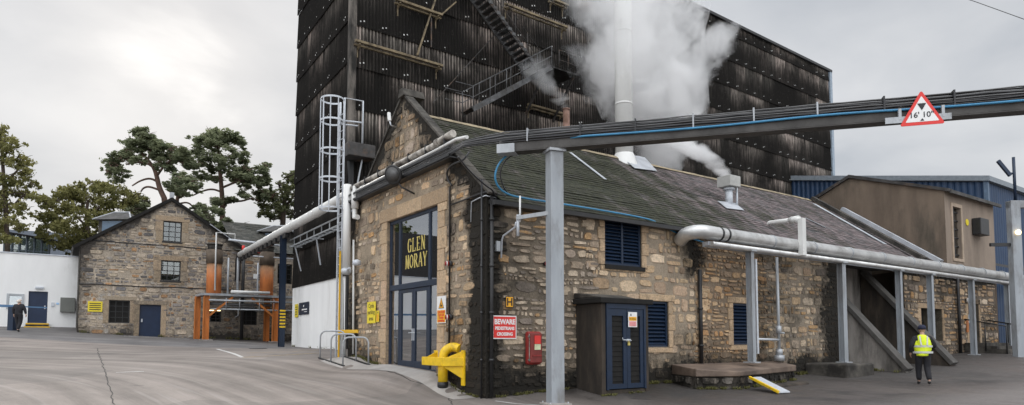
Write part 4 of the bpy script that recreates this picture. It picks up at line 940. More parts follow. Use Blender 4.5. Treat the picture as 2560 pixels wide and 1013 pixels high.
# ------------------------------------------------------------------ signs
def sign(name, label, F_, w_, h_, mat, group=None, thick=.012, loc=None):
    t = thing(name, label, 'sign', tuple(F_.P(w_/2, 0, 0)), group); m = MB(); m.box(0, w_, 0, h_, .0, thick, fr=F_); m.build('panel', mat, t); return t
def panel(t, F_, a, b, c, d, mat, z=.013, name='field'):
    m = MB(); m.box(a, b, c, d, z, z+.002, fr=F_); return m.build(name, mat, t)
F_ = FY(.14, 1.42, -.05); t = sign('warning_sign', 'red BEWARE PEDESTRIANS CROSSING sign with white border on the rubble side wall', F_, .68, .55, M['signwhite'])
panel(t, F_, .025, .655, .025, .525, M['signred']); text_obj('BEWARE', .165, M['signwhite'], t, F_, .34, .35, .017, bold=.006, sx=.93); text_obj('PEDESTRIANS', .105, M['signwhite'], t, F_, .34, .215, .017, bold=.004, sx=.86); text_obj('CROSSING', .105, M['signwhite'], t, F_, .34, .08, .017, bold=.004, sx=.9)
F_ = FY(.51, 2.17, -.05); t = sign('hydrant_sign', 'small yellow sign with black H above the red warning sign', F_, .22, .26, M['ink']); panel(t, F_, .012, .208, .012, .248, M['signamber']); text_obj('H', .25, M['ink'], t, F_, .11, .045, .017, bold=.006)
F_ = FX(2.27, 1.83, -.06); t = sign('caution_sign', 'white and amber caution sign with warning triangle right of the glazed doors', F_, .47, .70, M['signwhite'])
panel(t, F_, .02, .45, .02, .335, M['signamber'])
m = MB(); m.prism([F_.P(.09, .38, .014), F_.P(.38, .38, .014), F_.P(.235, .66, .014)], F_.n*.002); m.build('triangle', M['ink'], t); m = MB(); m.prism([F_.P(.115, .395, .0175), F_.P(.355, .395, .0175), F_.P(.235, .63, .0175)], F_.n*.002); m.build('triangle', M['signamber'], t)
m = MB(); m.box(.20, .29, .425, .47, .021, .023, fr=F_); m.box(.205, .235, .47, .52, .021, .023, fr=F_); m.build('symbol', M['ink'], t)
for i, s_ in enumerate(('CAUTION', 'Fork Lift', 'Trucks', 'operating')): text_obj(s_, .085, M['signred'], t, F_, .235, .26-.073*i, .018, bold=.002)
F_ = FX(6.93, 1.92, -.06); t = sign('cycle_parking_sign', 'tall yellow sign reading Cycle parking area left of the glazed doors', F_, .66, .68, M['signyellow'])
for i, s_ in enumerate(('Cycle', 'parking', 'area')): text_obj(s_, .19, M['ink'], t, F_, .33, .49-.2*i, .014, bold=.001)
F_ = FX(6.20, 1.95, -.06); t = sign('arrow_sign', 'narrow small yellow sign beside the Cycle parking sign', F_, .2, .35, M['signyellow']); panel(t, F_, .03, .17, .03, .24, M['signamber']); m = MB(); m.prism([F_.P(.05, .27, .014), F_.P(.13, .31, .014), F_.P(.15, .27, .014)], F_.n*.002); m.build('arrow', M['ink'], t)
# hose cabinet
HC = thing('extinguisher_cabinet', 'faded red plastic fire extinguisher cabinet on the rubble wall', 'cabinet', (1.3, -.15, .8)); F_ = FY(1.08, .80, -.03)
m = MB(); m.box(0, .42, 0, .80, 0, .14, fr=F_); m.build('body', M['red'], HC, bevel=.05)
m = MB(); m.box(.04, .40, .04, .76, .14, .19, fr=F_); m.build('lid', plain('faded_red_lid', (.20, .030, .025), .5, 0, .25, 5), HC, bevel=.03)
m = MB(); m.box(.16, .34, .50, .70, .19, .202, fr=F_); m.build('window', M['signred'], HC); m = MB(); m.box(.16, .34, .36, .495, .19, .204, fr=F_); m.build('label_plate', plain('cream_label', (.6, .62, .4), .5), HC)
m = MB(); m.tube([F_.P(.02, .08, .17), F_.P(.02, .74, .17)], .01, 6); m.box(.0, .04, .10, .14, .141, .18, fr=F_); m.box(.0, .04, .66, .70, .141, .18, fr=F_); m.build('seal', M['oldwhite'], HC)
m = MB(); m.box(.1, .36, .2, .23, .19, .21, fr=F_); m.build('handle', M['red'], HC)
# wall brackets and cctv arm
WB = thing('antenna_mast', 'white pole and bent conduit bracketed beside the grey column', 'mast', (.95, -.6, 4.2))
a = oy(1300, 490, -.6); m = MB(); m.tube([a, Vector((a.x, a.y, tow(1298, 555, a.x, a.y)))], .022, 8); m.build('pole', M['signwhite'], WB)
m = MB(); m.tube([a+Vector((-.06, 0, -.45)), a+Vector((-.06, 0, -.95))], .035, 8); m.build('antenna', M['galvlight'], WB)
b = oy(1290, 556, -.6); m = MB(); m.tube([b, oy(1288, 568, -.5), oy(1258, 590, -.15), oy(1255, 600, -.06), oy(1253, 645, -.06)], .022, 8); m.build('conduit', M['galvlight'], WB)
m = MB(); m.bar(oy(1292, 545, -.6), Vector((cc.x-.1, cc.y, tow(1388, 533, cc.x, cc.y))), .05, .09); m.build('arm', M['galv'], WB)
m = MB(); q_ = oy(1243, 616, -.04); m.box(q_.x-.05, q_.x+.06, -.09, -.0, q_.z-.12, q_.z+.12); m.build('junction_box', M['galv'], WB)
# ------------------------------------------------------------------ yellow guard with bollard
YG = thing('impact_guard', 'bright yellow steel guard frame with elbowed pipe bolted to the corner wall', 'guard', (-.4, 1.4, .2))
bz = tow(1107, 968, *[dep(1107, 968, 16.3)[i] for i in (0, 1)]); B_ = dep(1107, 968, 16.3); B_.z = gz(B_.x, B_.y)
tz = tow(1107, 893, B_.x, B_.y)
m = MB(); wallp = Vector((-.02, .98+.35, 0)); el = dep(1120, 888, 16.2)
m.tube([B_+Vector((0, 0, .10)), Vector((B_.x, B_.y, tz))], .125, 20)
hx = Vector((.0, B_.y-.15, 0))
pts = smooth([Vector((B_.x, B_.y, tz-.05)), Vector((B_.x+.02, B_.y-.02, tz+.14)), Vector((B_.x+.2, B_.y-.1, tz+.27)), Vector((.0, B_.y-.35, tz+.20))], 2)
m.tube(pts, .115, 18); m.build('pipe', M['yellow'], YG)
m = MB(); m.tube([B_+Vector((0, 0, -.03)), B_+Vector((0, 0, .12))], .135, 20); m.build('foot', M['dark'], YG)
z0, z1 = tow(1107, 914, B_.x, B_.y), tow(1107, 893, B_.x, B_.y)
c1 = dep(1057, 900, 16.7); c2 = dep(1110, 905, 15.85); c3 = Vector((-.03, .95, 0)); c4 = Vector((-.03, 2.35, 0))
m = MB()
for p, q_ in ((c1, c2), (c2, c3), (c4, c1)):
    p = Vector((p.x, p.y, (z0+z1)/2)); q_ = Vector((q_.x, q_.y, (z0+z1)/2)); d = (q_-p).normalized()*.02; m.bar(p-d, q_+d, .04, z1-z0)
m.build('frame', M['yellow'], YG, bevel=.008)
z = (z0+z1)/2
m = MB(); m.prism([(-.05, .90, z+.28), (-.05, .90, z-.58), (-.02, .90, z-.58), (-.02, .90, z+.28)], (0, .16, 0)); m.prism([(-.04, .98, z-.1), (-.55, 1.22, z-.06), (-.04, .98, z-.42)], (0, .03, 0)); m.prism([(-.04, .98, z+.1), (-.45, 1.16, z+.08), (-.04, .98, z+.26)], (0, .03, 0)); m.build('wall_bracket', M['yellow'], YG)
m = MB(); m.prism([(-.03, 2.28, z-.1), (-.03, 2.5, z-.1), (-.03, 2.5, z+.26), (-.03, 2.28, z+.26)], (.02, 0, 0)); m.prism([(-.04, 2.34, z+.08), (-.4, 2.3, z+.06), (-.04, 2.34, z+.22)], (0, .03, 0)); m.build('wall_bracket', M['yellow'], YG)
# ------------------------------------------------------------------ cycle stands
CS = thing('cycle_stand', 'galvanised three hoop cycle stand by the foot of the cage ladder', 'cycle stand', tuple(RACK_F[1]))
for a, b in zip(RACK_F, RACK_B):
    a = Vector((a.x, a.y, gz(a.x, a.y))); b = Vector((b.x, b.y, gz(b.x, b.y))); H = .86; d = (b-a); d.z = 0; L = d.length; d /= L; up = Vector((0, 0, 1)); rr = .2; zt_ = max(a.z, b.z)+H
    pts = [a]+[Vector((a.x, a.y, zt_-rr))+d*(rr-rr*math.cos(t))+up*rr*math.sin(t) for t in [i*math.pi/12 for i in range(7)]]+[Vector((b.x, b.y, zt_-rr))-d*(rr-rr*math.cos(t))+up*rr*math.sin(t) for t in [(6-i)*math.pi/12 for i in range(7)]]+[b]
    m = MB(); m.tube(pts, .027, 8); m.build('hoop', M['galv'], CS)
for P in (RACK_F, RACK_B):
    m = MB(); q4 = [Vector((p.x, p.y, gz(p.x, p.y)+.02)) for p in P]; m.bar(q4[0]+(q4[0]-q4[2])*.06, q4[2]+(q4[2]-q4[0])*.06, .06, .04); m.build('base_rail', M['dark'], CS)
# ------------------------------------------------------------------ cage ladder
CL = thing('caged_ladder', 'tall grey caged ladder with yellow lower rail at the left of the gable', 'ladder', (-.3, 8.6, .85))
LX, LY = -.35, 8.50; gl = gz(LX, LY); lt = tow(852, 250, LX, LY)
for y, mt in ((LY, 'galvlight'), (LY+.42, 'galvlight')):
    m = MB(); m.bar((LX, y, gl), (LX, y, lt), .05, .06); m.build('rail', M[mt], CL)
m = MB(); n_ = int((lt-gl-.3)/.29)
for i in range(n_): m.tube([(LX, LY, gl+.25+i*.29), (LX, LY+.42, gl+.25+i*.29)], .015, 6)
m.build('rung', M['galvlight'], CL)
cb = tow(820, 522, LX-.35, LY+.21); rad = .40; cxx, cyy = LX-.30, LY+.21; hs = [cb+(lt-cb)*f for f in (0, .27, .53, .8, 1.0)]
for z in hs:
    m = MB(); ring = [Vector((LX, LY-.02, z))]+[Vector((cxx-rad*math.cos(t)*1.0-.02, cyy+rad*math.sin(t), z)) for t in [-1.9+3.8*i/18 for i in range(19)]]+[Vector((LX, LY+.44, z))]
    for a, b in zip(ring[:-1], ring[1:]): m.prism([a-Vector((0, 0, .03)), b-Vector((0, 0, .03)), b+Vector((0, 0, .03)), a+Vector((0, 0, .03))], ((a+b)/2-Vector((cxx, cyy, z))).normalized()*.012)
    m.build('hoop', M['galvlight'], CL)
for t in [-1.7, -1.05, -.35, .35, 1.05, 1.7]:
    m = MB(); p = Vector((cxx-rad*math.cos(t)-.03, cyy+rad*math.sin(t), 0)); m.bar((p.x, p.y, cb), (p.x, p.y, lt+.02), .045, .02); m.build('strap', M['galvlight'], CL)
for y in (LY, LY+.42):
    m = MB(); a = Vector((LX+.02, y, lt+.02)); m.tube([a-Vector((0, 0, 1.4)), a+Vector((0, 0, .05)), a+Vector((.55, -.25, -.02)), a+Vector((.55, -.25, -1.5))] if y == LY else [a-Vector((0, 0, .8)), a+Vector((0, 0, .02))], .035, 8); m.tube([a+Vector((0, 0, -.75)), a+Vector((.55, -.25, -.78))], .03, 8); m.build('grab_rail', M['galvlight'], CL)
m = MB(); zy = tow(848, 628, LX-.05, LY); m.bar((LX-.07, LY-.02, gl), (LX-.07, LY-.02, zy), .07, .04); m.build('rail_guard', M['amber'], CL)
m = MB(); za = tow(860, 829, LX, LY); m.bar((LX-.07, LY-.05, za), (LX+.32, LY-.75, za), .05, .11); m.build('gate_bar', M['amber'], CL)
# ------------------------------------------------------------------ white pipework left of the gable
x_, y_ = .0, 8.98
WPp = thing('ventilation_duct', 'white vertical duct with domed end beside the caged ladder', 'duct', (-.1, 8.0, 3.4))
def fromx(px, py, x): return ox(px, py, x)
p1 = ox(869, 462, -.28); zb_ = tow(869, 672, p1.x, p1.y); m = MB(); m.tube([Vector((p1.x, p1.y, p1.z)), Vector((p1.x, p1.y, zb_))], .13, 18); m.build('duct', M['whitepipe'], WPp)
m = MB(); m.lathe([(.13, .0), (.17, -.03), (.17, -.12), (.1, -.2)], (p1.x, p1.y, zb_), seg=16); m.tube([(p1.x, p1.y, zb_-.05), (p1.x-.05, p1.y-.45, zb_-.02)], .04, 8); m.build('end_cap', M['galvlight'], WPp)
c = ox(892, 660, -.3); m = MB(); m.lathe([(.05, .14), (.13, .1), (.15, -.03), (.1, -.05)], c, (0, 0, 1), 16); m.build('lamp_head', M['galvlight'], WPp)
p2 = ox(888, 466, -.2); m = MB(); zc = tow(888, 545, p2.x, p2.y); m.tube([p2, Vector((p2.x, p2.y, zc)), Vector((p2.x-.02, p2.y-.3, zc-.02))], .085, 12); m.tube([p2+Vector((0, 0, -.2)), p2+Vector((0, 0, -.75))], .12, 12); m.build('elbow_pipe', M['whitepipe'], WPp)
pipe_thing('pipe', 'thin white pipe down the left edge of the gable wall', 'pipe', [ox(884, 600, -.1), ox(883, 885, -.1)], .035, M['whitepipe'])
pipe_thing('pipe', 'thin white pipe between the caged ladder and the black gap', 'pipe', [ox(856, 700, .1), ox(857, 885, .1)], .045, M['whitepipe'])
pipe_thing('pipe', 'thin dark pipe clipped in the narrow gap by the ladder', 'pipe', [ox(863, 480, .1), ox(863, 690, .1)], .03, M['dark'])
# big overhead white pipe along the warehouse
OP = thing('overhead_pipe', 'thick white insulated pipe running overhead along the warehouse to the stills', 'pipe', (1, 20, 6.6))
m = MB(); m.tube([(.62, 9.2, 6.86), (.95, 20, 6.84), (1.3, 31.0, 6.82)], .2, 16)
for i in range(6): y = 11+i*3.6; x = .62+(y-9.2)*.031; m.tube([(x, y, 6.85), (x+.003, y+.1, 6.85)], .215, 16)
m.build('pipe', M['whitepipe'], OP)
m = MB(); m.tube([(1.3, 31, 6.82), (1.31, 31.5, 6.78), (1.31, 31.7, 6.5), (1.31, 31.7, 5.2)], .18, 12); m.build('elbow', M['dark'], OP)
m = MB()
for i in range(12): y = 19.5+i*1.0; x = .62+(y-9.2)*.031; m = MB(); m.box(x-.1, x+.1, y, y+.5, 6.40, 6.64); m.build('pipe_shoe', M['dark'], OP)
BP = thing('blue_post', 'dark blue steel post with black and yellow hazard bands under the overhead pipe', 'post', (1.02, 20.3, 1.1))
gx_, gy_ = .98, 20.3; m = MB(); zg = gz(gx_, gy_); m.box(gx_-.13, gx_+.13, gy_-.13, gy_-.11, zg, 6.63); m.box(gx_-.13, gx_+.13, gy_+.11, gy_+.13, zg, 6.63); m.box(gx_-.012, gx_+.012, gy_-.11, gy_+.11, zg, 6.63); m.build('shaft', M['navy'], BP)
m = MB()
for i in range(6): z = 2.0+i*.16; m.box(gx_-.14, gx_+.14, gy_-.14, gy_-.131, z, z+.08)
m.build('hazard_band', M['yellow'], BP)
CT = thing('cable_ladder', 'galvanised cable ladder bracketed high along the black warehouse wall', 'cable ladder', (1, 16, 6))
m = MB(); XL = .98
for z, xx in ((6.05, XL), (6.38, XL), (6.05, XL+.3)): m.bar((xx, 10.2, z), (xx+.3, 20.2, z), .04, .06)
m.build('side_rail', M['galv'], CT); m = MB()
for i in range(20): y = 10.4+i*.5; m.box(XL+(y-10.2)*.03, XL+.32+(y-10.2)*.03, y, y+.04, 6.03, 6.07)
for i in range(9): y = 10.6+i*1.1; m.box(XL-.01+(y-10.2)*.03, XL+.02+(y-10.2)*.03, y, y+.05, 6.05, 6.4)
m.build('rung', M['galv'], CT)
for y in (13.6, 16.4, 19.6):
    m = MB(); m.bar((1.36, y, 6.0), (1.50+.03*(y-14), y, 4.8), .05, .05); m.bar((1.1, y, 6.0), (1.7, y, 6.0), .05, .05); m.build('bracket', M['galvlight'], CT)
# visitor signs on the white base wall
FWl = Fr((1.87-.0, 21.0, 0), (-.0243, -1, 0), (0, 0, 1))
def onL(px, py): d = Vector(ray(px, py)); o = Vector(CAM); t = (Vector((1.86, 21.6, 0))-o).dot(FWl.n)/d.dot(FWl.n); return o+d*t
a = onL(749, 788); b = onL(774, 754); F_ = Fr(a+FWl.n*.03, FWl.r, (0, 0, 1)); wq = (b-a).dot(FWl.r); hq = b.z-a.z
t = sign('visitor_sign', 'navy sign with white writing on the white warehouse base wall', F_, wq, hq, M['navy']); m = MB(); m.box(wq*.46, wq*.54, hq*.62, hq*.78, .013, .016, fr=F_); m.box(wq*.3, wq*.85, hq*.36, hq*.46, .013, .016, fr=F_); m.box(wq*.55, wq*.85, hq*.2, hq*.25, .013, .016, fr=F_); m.build('writing', M['signwhite'], t)
a = onL(738.5, 794); b = onL(747, 760); F_ = Fr(a+FWl.n*.03, FWl.r, (0, 0, 1)); wq = (b-a).dot(FWl.r); hq = b.z-a.z
t = sign('notice', 'tall narrow yellow notice left of the navy sign', F_, wq, hq, M['signyellow']); m = MB()
for i in range(4): m.box(wq*.2, wq*.8, hq*(.2+.18*i), hq*(.26+.18*i), .013, .016, fr=F_)
m.build('writing', M['ink'], t)
# ------------------------------------------------------------------ kiosk on the side wall
KX0, KX1, KY = 2.72, 4.36, -.98
KI = thing('lean_to_kiosk', 'stained concrete lean-to cupboard with blue double doors against the side wall', 'kiosk', (3.5, -.5, 0))
m = MB(); m.box(KX0, KX0+.14, KY, -.02, -.3, 2.30); m.box(KX1-.12, KX1, KY, -.02, -.3, 2.30); m.box(KX0+.14, KX1-.12, -.1, -.02, -.3, 2.3); m.box(KX0+.14, KX1-.12, KY+.02, -.1, -.3, gz(3.5, -1)+.1); m.build('wall', M['dconcrete'], KI, bevel=.015)
m = MB(); m.box(KX0-.1, KX1+.1, KY-.09, -.0, 2.303, 2.44); m.build('roof_slab', M['black'], KI, bevel=.02)
m = MB(); m.prism([(KX0-.06, KY-.05, 2.443), (KX0-.06, 0, 2.443), (KX0-.06, 0, 2.60), (KX0-.06, KY+.5, 2.56)], (1.25, 0, 0)); m.build('roof_slab', M['darkstone'], KI, bevel=.03)
F_ = FY(0, 0, KY+.02); zk = gz(3.5, -1)+.105
m = MB(); a, b = KX0+.145, KX1-.125; m.box(a, a+.07, zk, 2.30, -.02, .05, fr=F_); m.box(b-.07, b, zk, 2.30, -.02, .05, fr=F_); m.box(a+.07, b-.07, 2.18, 2.30, -.02, .05, fr=F_); m.build('door_frame', M['blue'], KI)
md = (a+b)/2+.02
for (p, q_) in ((a+.075, md-.004), (md+.004, b-.075)):
    m = MB(); t_ = .12; m.box(p, p+t_, zk+.02, 2.175, -.02, .03, fr=F_); m.box(q_-t_, q_, zk+.02, 2.175, -.02, .03, fr=F_); m.box(p+t_, q_-t_, 2.0, 2.175, -.02, .03, fr=F_); m.box(p+t_, q_-t_, zk+.02, zk+.14, -.02, .03, fr=F_)
    d_ = m.build('door_leaf', M['blue'], KI); m = MB(); m.box(p+t_, q_-t_, zk+.14, 2.0, -.018, -.005, fr=F_)
    for i in range(14): zz_ = zk+.2+i*.125; m.box(p+t_, q_-t_, zz_, zz_+.02, -.005, .01, fr=F_)
    m.build('vent_panel', M['black'], d_)
m = MB(); m.tube([F_.P(md-.16, 1.40, .05), F_.P(md+.14, 1.38, .05)], .013, 6); m.tube([F_.P(md-.16, 1.40, .05), F_.P(md-.18, 1.45, .06)], .012, 6); m.box(md-.02, md+.12, 1.36, 1.42, .03, .045, fr=F_); m.build('bolt', M['galvlight'], KI)
m = MB(); m.box(md+.0, md+.06, 1.26, 1.33, .05, .08, fr=F_); m.tube([F_.P(md+.01, 1.33, .065), F_.P(md+.01, 1.37, .065), F_.P(md+.05, 1.37, .065), F_.P(md+.05, 1.33, .065)], .007, 6); m.build('padlock', M['gold'], KI)
Fs = Fr(F_.P(md+.02, 1.72, .055), F_.r, F_.u); t = sign('door_notice', 'white notice with yellow band and red print on the blue kiosk door', Fs, .31, .38, M['signwhite'])
panel(t, Fs, .02, .29, .16, .26, M['signamber']); panel(t, Fs, .03, .28, .02, .145, plain('faded_red_print', (.75, .3, .3), .5)); text_obj('HIGH VOLTAGE' if False else 'Hot Surfaces', .045, M['ink'], t, Fs, .155, .195, .017); m = MB(); m.prism([Fs.P(.06, .29, .014), Fs.P(.12, .29, .014), Fs.P(.09, .35, .014)], Fs.n*.002); m.build('symbol', M['ink'], t)
# ------------------------------------------------------------------ plinth, pump pipe, ramp
pz = .72
PL = thing('loading_plinth', 'low mossy stone plinth with rusty slab top below the grey pipe supports', 'plinth', (8, -1, 0))
P0, P1, P2, P3 = dp(1722, 962, 19.6), dp(1847, 975, 19.1), dp(1978, 955, 21.6), (12.2, -.02, 0)
lp = [(6.3, -.03), (5.9, -1.2), (7.0, -1.75), (11.0, -.9), (11.3, -.03)]; LZ = [.70, .62, .54, .60, .70]
m = MB()
def rect_wall(m, pts, z1):
    for a, b in zip(pts[:-1], pts[1:]):
        a = Vector((a[0], a[1], 0)); b = Vector((b[0], b[1], 0)); L = (b-a).length; f_ = Fr(a, (b-a), (0, 0, 1))
        backing(m, f_, [0, L], lambda u: z1, lambda u: -.4, [], lambda u, v: .55, (.13, .115, .10))
        stones(m, f_, 0, L, -.1, z1, lambda u, v: .02 < u < L-.02 and -.1 < v < z1-.02, lambda u, v: .6+.3*fbm(u, v, 3), COOL, .18, .3, 5, .04, .3)
rect_wall(m, lp, .42); m.build('wall', M['stone'], PL, fix=False)
m = MB(); tp = [m.vert((p[0]+(0 if i in (0, 4) else (p[0]-8.5)*.02), p[1]-(0 if i in (0, 4) else .07), z)) for i, (p, z) in enumerate(zip(lp, LZ))]; bt = [m.vert((m.v[i][0], m.v[i][1], .41)) for i in tp]
m.face(tp); m.face(bt[::-1])
for i in range(5): m.face((tp[i], tp[(i+1) % 5], bt[(i+1) % 5], bt[i]))
m.build('slab', plain('rusty_damp_slab', (.17, .125, .095), .75, 0, .4, 1.2, .4, (.07, .05, .04), .3), PL, bevel=.025)
m = MB(); pts = [(8.1, -2.05), (10.2, -1.9), (11.0, -1.35), (9.6, -1.5), (8.2, -1.75)]; m.prism([(p[0], p[1], -.2) for p in pts], (0, 0, .34)); tag(m.build('broken_kerb', M['dconcrete'], bevel=.06), 'low broken concrete kerb stub beside the yellow edged ramp', 'kerb')
RP = thing('ramp', 'small grey ramp with yellow edge leaning on the stone plinth', 'ramp', (8.8, -2.8, 0))
A_, B_, C_, D_ = Vector((7.20, -1.98, .36)), Vector((7.64, -2.0, .36)), Vector((7.26, -3.1, .05)), Vector((6.84, -3.06, .05))
m = MB(); m.prism([A_, B_, C_, D_], (0, 0, .03)); m.build('plate', M['galvlight'], RP); e_ = (B_-A_)*.2; m = MB(); m.prism([A_-e_*.6, A_+e_*.3, D_+e_*.3, D_-e_*.6], (0, 0, .06)); m.build('edge', M['yellow'], RP)
pipe_thing('drain_pipe', 'grey vertical drain pipe with valve standing on the plinth right of the supports', 'pipe', [(11.1, -.35, 4.1), (11.1, -.35, pz)], .05, M['galv'], 10, lambda m: (m.tube([(11.1, -.35, 1.6), (11.1, -.35, 1.85)], .09, 12), m.tube([(11.1, -.35, .72), (11.1, -.35, .9)], .16, 12), m.tube([(11.1, -.35, .9), (11.1, -.35, 1.1)], .11, 12), m.tube([(11.1, -.35, 1.62), (11.1, -.55, 1.62)], .03, 8)))
# ------------------------------------------------------------------ pipe bridge along the side wall
PB = thing('pipe_bridge', 'long silver clad steam pipe with thinner pipe below carried along the side wall', 'pipe bridge', (16, -.9, 4.2))
YP = -.9; m = MB(); m.tube(smooth([Vector((6.62, -.15, 4.30)), Vector((6.45, -.5, 4.43)), Vector((6.55, YP-.02, 4.45)), Vector((7.1, YP, 4.45))], 2)+[Vector((42, YP, 4.40))], .2, 20); m.build('main_pipe', M['pipeclad'], PB)
for x in (7.35, 7.65, 9.9, 12.2, 14.5, 16.8, 19.1, 21.4, 23.7, 26, 28.3, 30.6):
    m = MB(); m.tube([(x, YP, 4.45), (x+.07, YP, 4.45)], .212, 20); m.build('pipe_band', M['dark'] if x < 8 else M['galv'], PB)
m = MB(); m.tube([(6.95, YP-.1, 4.12), (42, YP-.1, 4.10)], .075, 12); m.build('lower_pipe', M['pipeclad'], PB)
m = MB(); m.box(6.9, 13.9, YP-.02, YP+.14, 4.09, 4.20); m.box(6.9, 42, YP+.15, YP+.18, 4.06, 4.20); m.build('support_rail', M['galvlight'], PB)
def hcol(x, y, z0, z1, label, w_=.17):
    t = thing('pipe_support', label, 'post', (x, y, z0), 'grey steel posts under the silver pipe'); m = MB(); d = Vector((1, .0, 0))
    w_ *= .72; m.box(x-w_, x+w_, y-.10, y-.085, z0, z1); m.box(x-w_, x+w_, y+.085, y+.10, z0, z1); m.box(x-.01, x+.01, y-.085, y+.085, z0, z1); m.build('shaft', M['colgrey'], t)
    m = MB(); m.box(x-w_-.07, x+w_+.07, y-.2, y+.2, z0-.01, z0+.03); m.build('base_plate', M['galv'], t); m = MB(); m.box(x-w_-.05, x+w_+.05, y-.17, y+.17, z1, z1+.05); m.build('cap_plate', M['galv'], t); return t
t = hcol(8.85, YP, pz, 4.05, 'grey steel post on the plinth with a pale side rail, nearest under the silver pipe', .1)
m = MB(); m.bar((9.16, YP+.02, .98), (9.16, YP+.02, 3.85), .06, .08); m.tube([(9.16, YP+.02, 1.42), (11.05, -.36, 1.40)], .035, 8); m.build('side_rail', M['galvlight'], t)
hcol(14.05, YP, .62, 4.05, 'grey steel post on a mossy block left of the first sloping buttress', .16)
hcol(18.2, YP, gz(18.2, YP), 4.03, 'grey steel post between the two sloping buttresses', .11)
hcol(20.85, YP, gz(20.85, YP), 4.03, 'grey steel post behind the walking person in hi-vis vest', .13)
hcol(24.9, YP, gz(24.9, YP), 4.03, 'grey steel post just right of the far blue door', .13)
hcol(29.0, YP, gz(29.0, YP), 4.03, 'grey steel post near the red brick planter', .13)
m = MB(); m.box(13.1, 14.9, -1.5, -.02, -.2, .60); tag(m.build('stone_block', M['darkstone'], bevel=.06), 'dark mossy stone block against the wall carrying a grey post', 'block')
# steam take-off: pale pipe leaving the roof, elbow box and drop leg
TO = thing('vent_pipe', 'white pipe leaving the roof slates and dropping into the silver pipe', 'pipe', (12.2, -.5, 5))
a = onroof(1918, 562); e = oy(1990, 549, -.75); m = MB(); m.tube([a-Vector((0, 0, .05)), a+Vector((0, -.1, .06)), e], .075, 12); m.build('arm', M['whitepipe'], TO)
m = MB(); m.tube([e+(a-e).normalized()*.3, e+(e-a).normalized()*.12], .12, 12); m.build('collar', M['whitepipe'], TO)
f0 = oy(2004, 546, -1.15); zb_ = tow(2005, 640, f0.x, f0.y); m = MB(); m.box(f0.x-.1, f0.x+.1, f0.y-.09, f0.y+.09, zb_, f0.z); m.tube([e, (f0.x, f0.y, f0.z-.12)], .1, 10); m.build('drop_leg', M['whitepipe'], TO, bevel=.02)
# ------------------------------------------------------------------ recess and buttresses
RC = thing('harled_building', 'brown harled two storey building with a stone ground floor beyond the slate roof', 'building', (26, 3, .6))
mort2 = (.2, .17, .14); X0h, X1h = 20.6, 30.3
gh = [(22.05, 22.95, 1.65, 2.75), (23.35, 24.1, 1.35, 2.75), (26.9, 28.1, .85, 3.1)]
fr2 = Fr((0, 0, 0), (1, 0, 0), (0, 0, 1)); m = MB()
dH = lambda u, v: max(0, min(1, .25+.35*fbm(u*.6, v*.6, 44)+max(0, 1-(v-.6)/.8)*.35+(.45 if v > 4.1 else 0)))
backing(m, fr2, [X0h, X1h], lambda u: 4.62, lambda u: -.3, gh, dH, mort2, .35)
stones(m, fr2, X0h, X1h, .3, 4.55, lambda u, v: X0h < u < X1h-.02 and v < 4.5 and not any(a-.15 < u < b+.15 and c-.1 < v < d+.15 for a, b, c, d in gh), dH, WARM, .18, .4, 77, .03, .3)
m.build('ground_floor_wall', M['stone'], RC, fix=False)
HZ = 8.23; XH = 24.7; m = MB()
# harled gable (faces -x) and harled front (faces -y)
GA = (4.19, 9.66)
m.poly([(XH, -.06, 4.62), (XH, -.06, HZ), (XH, GA[0], GA[1]), (XH, 9.5, 7.4), (XH, 9.5, 4.62)]); m.build('gable_wall', M['harl'], RC, fix=False); m = MB()
win = (25.45, 26.35, 5.15, 7.55); Fh = FY(0, 0, -.06)
for (a, b, c, d) in ((XH, win[0], 4.62, HZ), (win[1], X1h, 4.62, HZ), (win[0], win[1], 4.62, win[2]), (win[0], win[1], win[3], HZ)): m.poly([Fh.P(a, c), Fh.P(b, c), Fh.P(b, d), Fh.P(a, d)])
e = [(win[0], win[2]), (win[1], win[2]), (win[1], win[3]), (win[0], win[3])]
for i in range(4): p, q_ = e[i], e[(i+1) % 4]; m.poly([Fh.P(*p, 0), Fh.P(*q_, 0), Fh.P(*q_, -.2), Fh.P(*p, -.2)])
m.poly([(X1h, -.06, 0), (X1h, 9.5, 0), (X1h, 9.5, 8), (X1h, -.06, HZ)]); m.build('front_wall', M['harllit'], RC, fix=False)
m = MB(); a, b, c, d = win
for q4 in ((a-.14, a-.002, c-.14, d+.16), (b+.002, b+.14, c-.14, d+.16), (a, b, c-.14, c-.002), (a, b, d+.002, d+.16)): m.box(*q4, -.05, .04, fr=Fh)
wf = m.build('window_surround', plain('pale_stone_margin', (.42, .33, .25), .9, 0, .15, 3), RC)
m = MB(); m.box(a, b, c, d, -.17, -.15, fr=Fh); m.build('pane', M['glassdim'], wf); m = MB()
for i in range(6): z = c+(d-c)*(i+.5)/6; m.box(a, b, z-.03, z+.03, -.15, -.11, fr=Fh)
m.box((a+b)/2-.03, (a+b)/2+.03, c, d, -.15, -.105, fr=Fh); m.build('frame', M['dark'], wf)
m = MB(); sl_ = [(XH-.12, -.3, HZ-.0), (XH-.12, GA[0], GA[1]+.13), (XH-.12, 9.7, 7.45), (XH-.12, 9.7, 7.25), (XH-.12, GA[0], GA[1]-.03), (XH-.12, -.3, HZ-.14)]
m.prism(sl_[:2]+sl_[4:], (.4, 0, 0)); m.prism([sl_[1], sl_[2], sl_[3], sl_[4]], (.4, 0, 0)); m.build('verge', M['darkbeam'], RC)
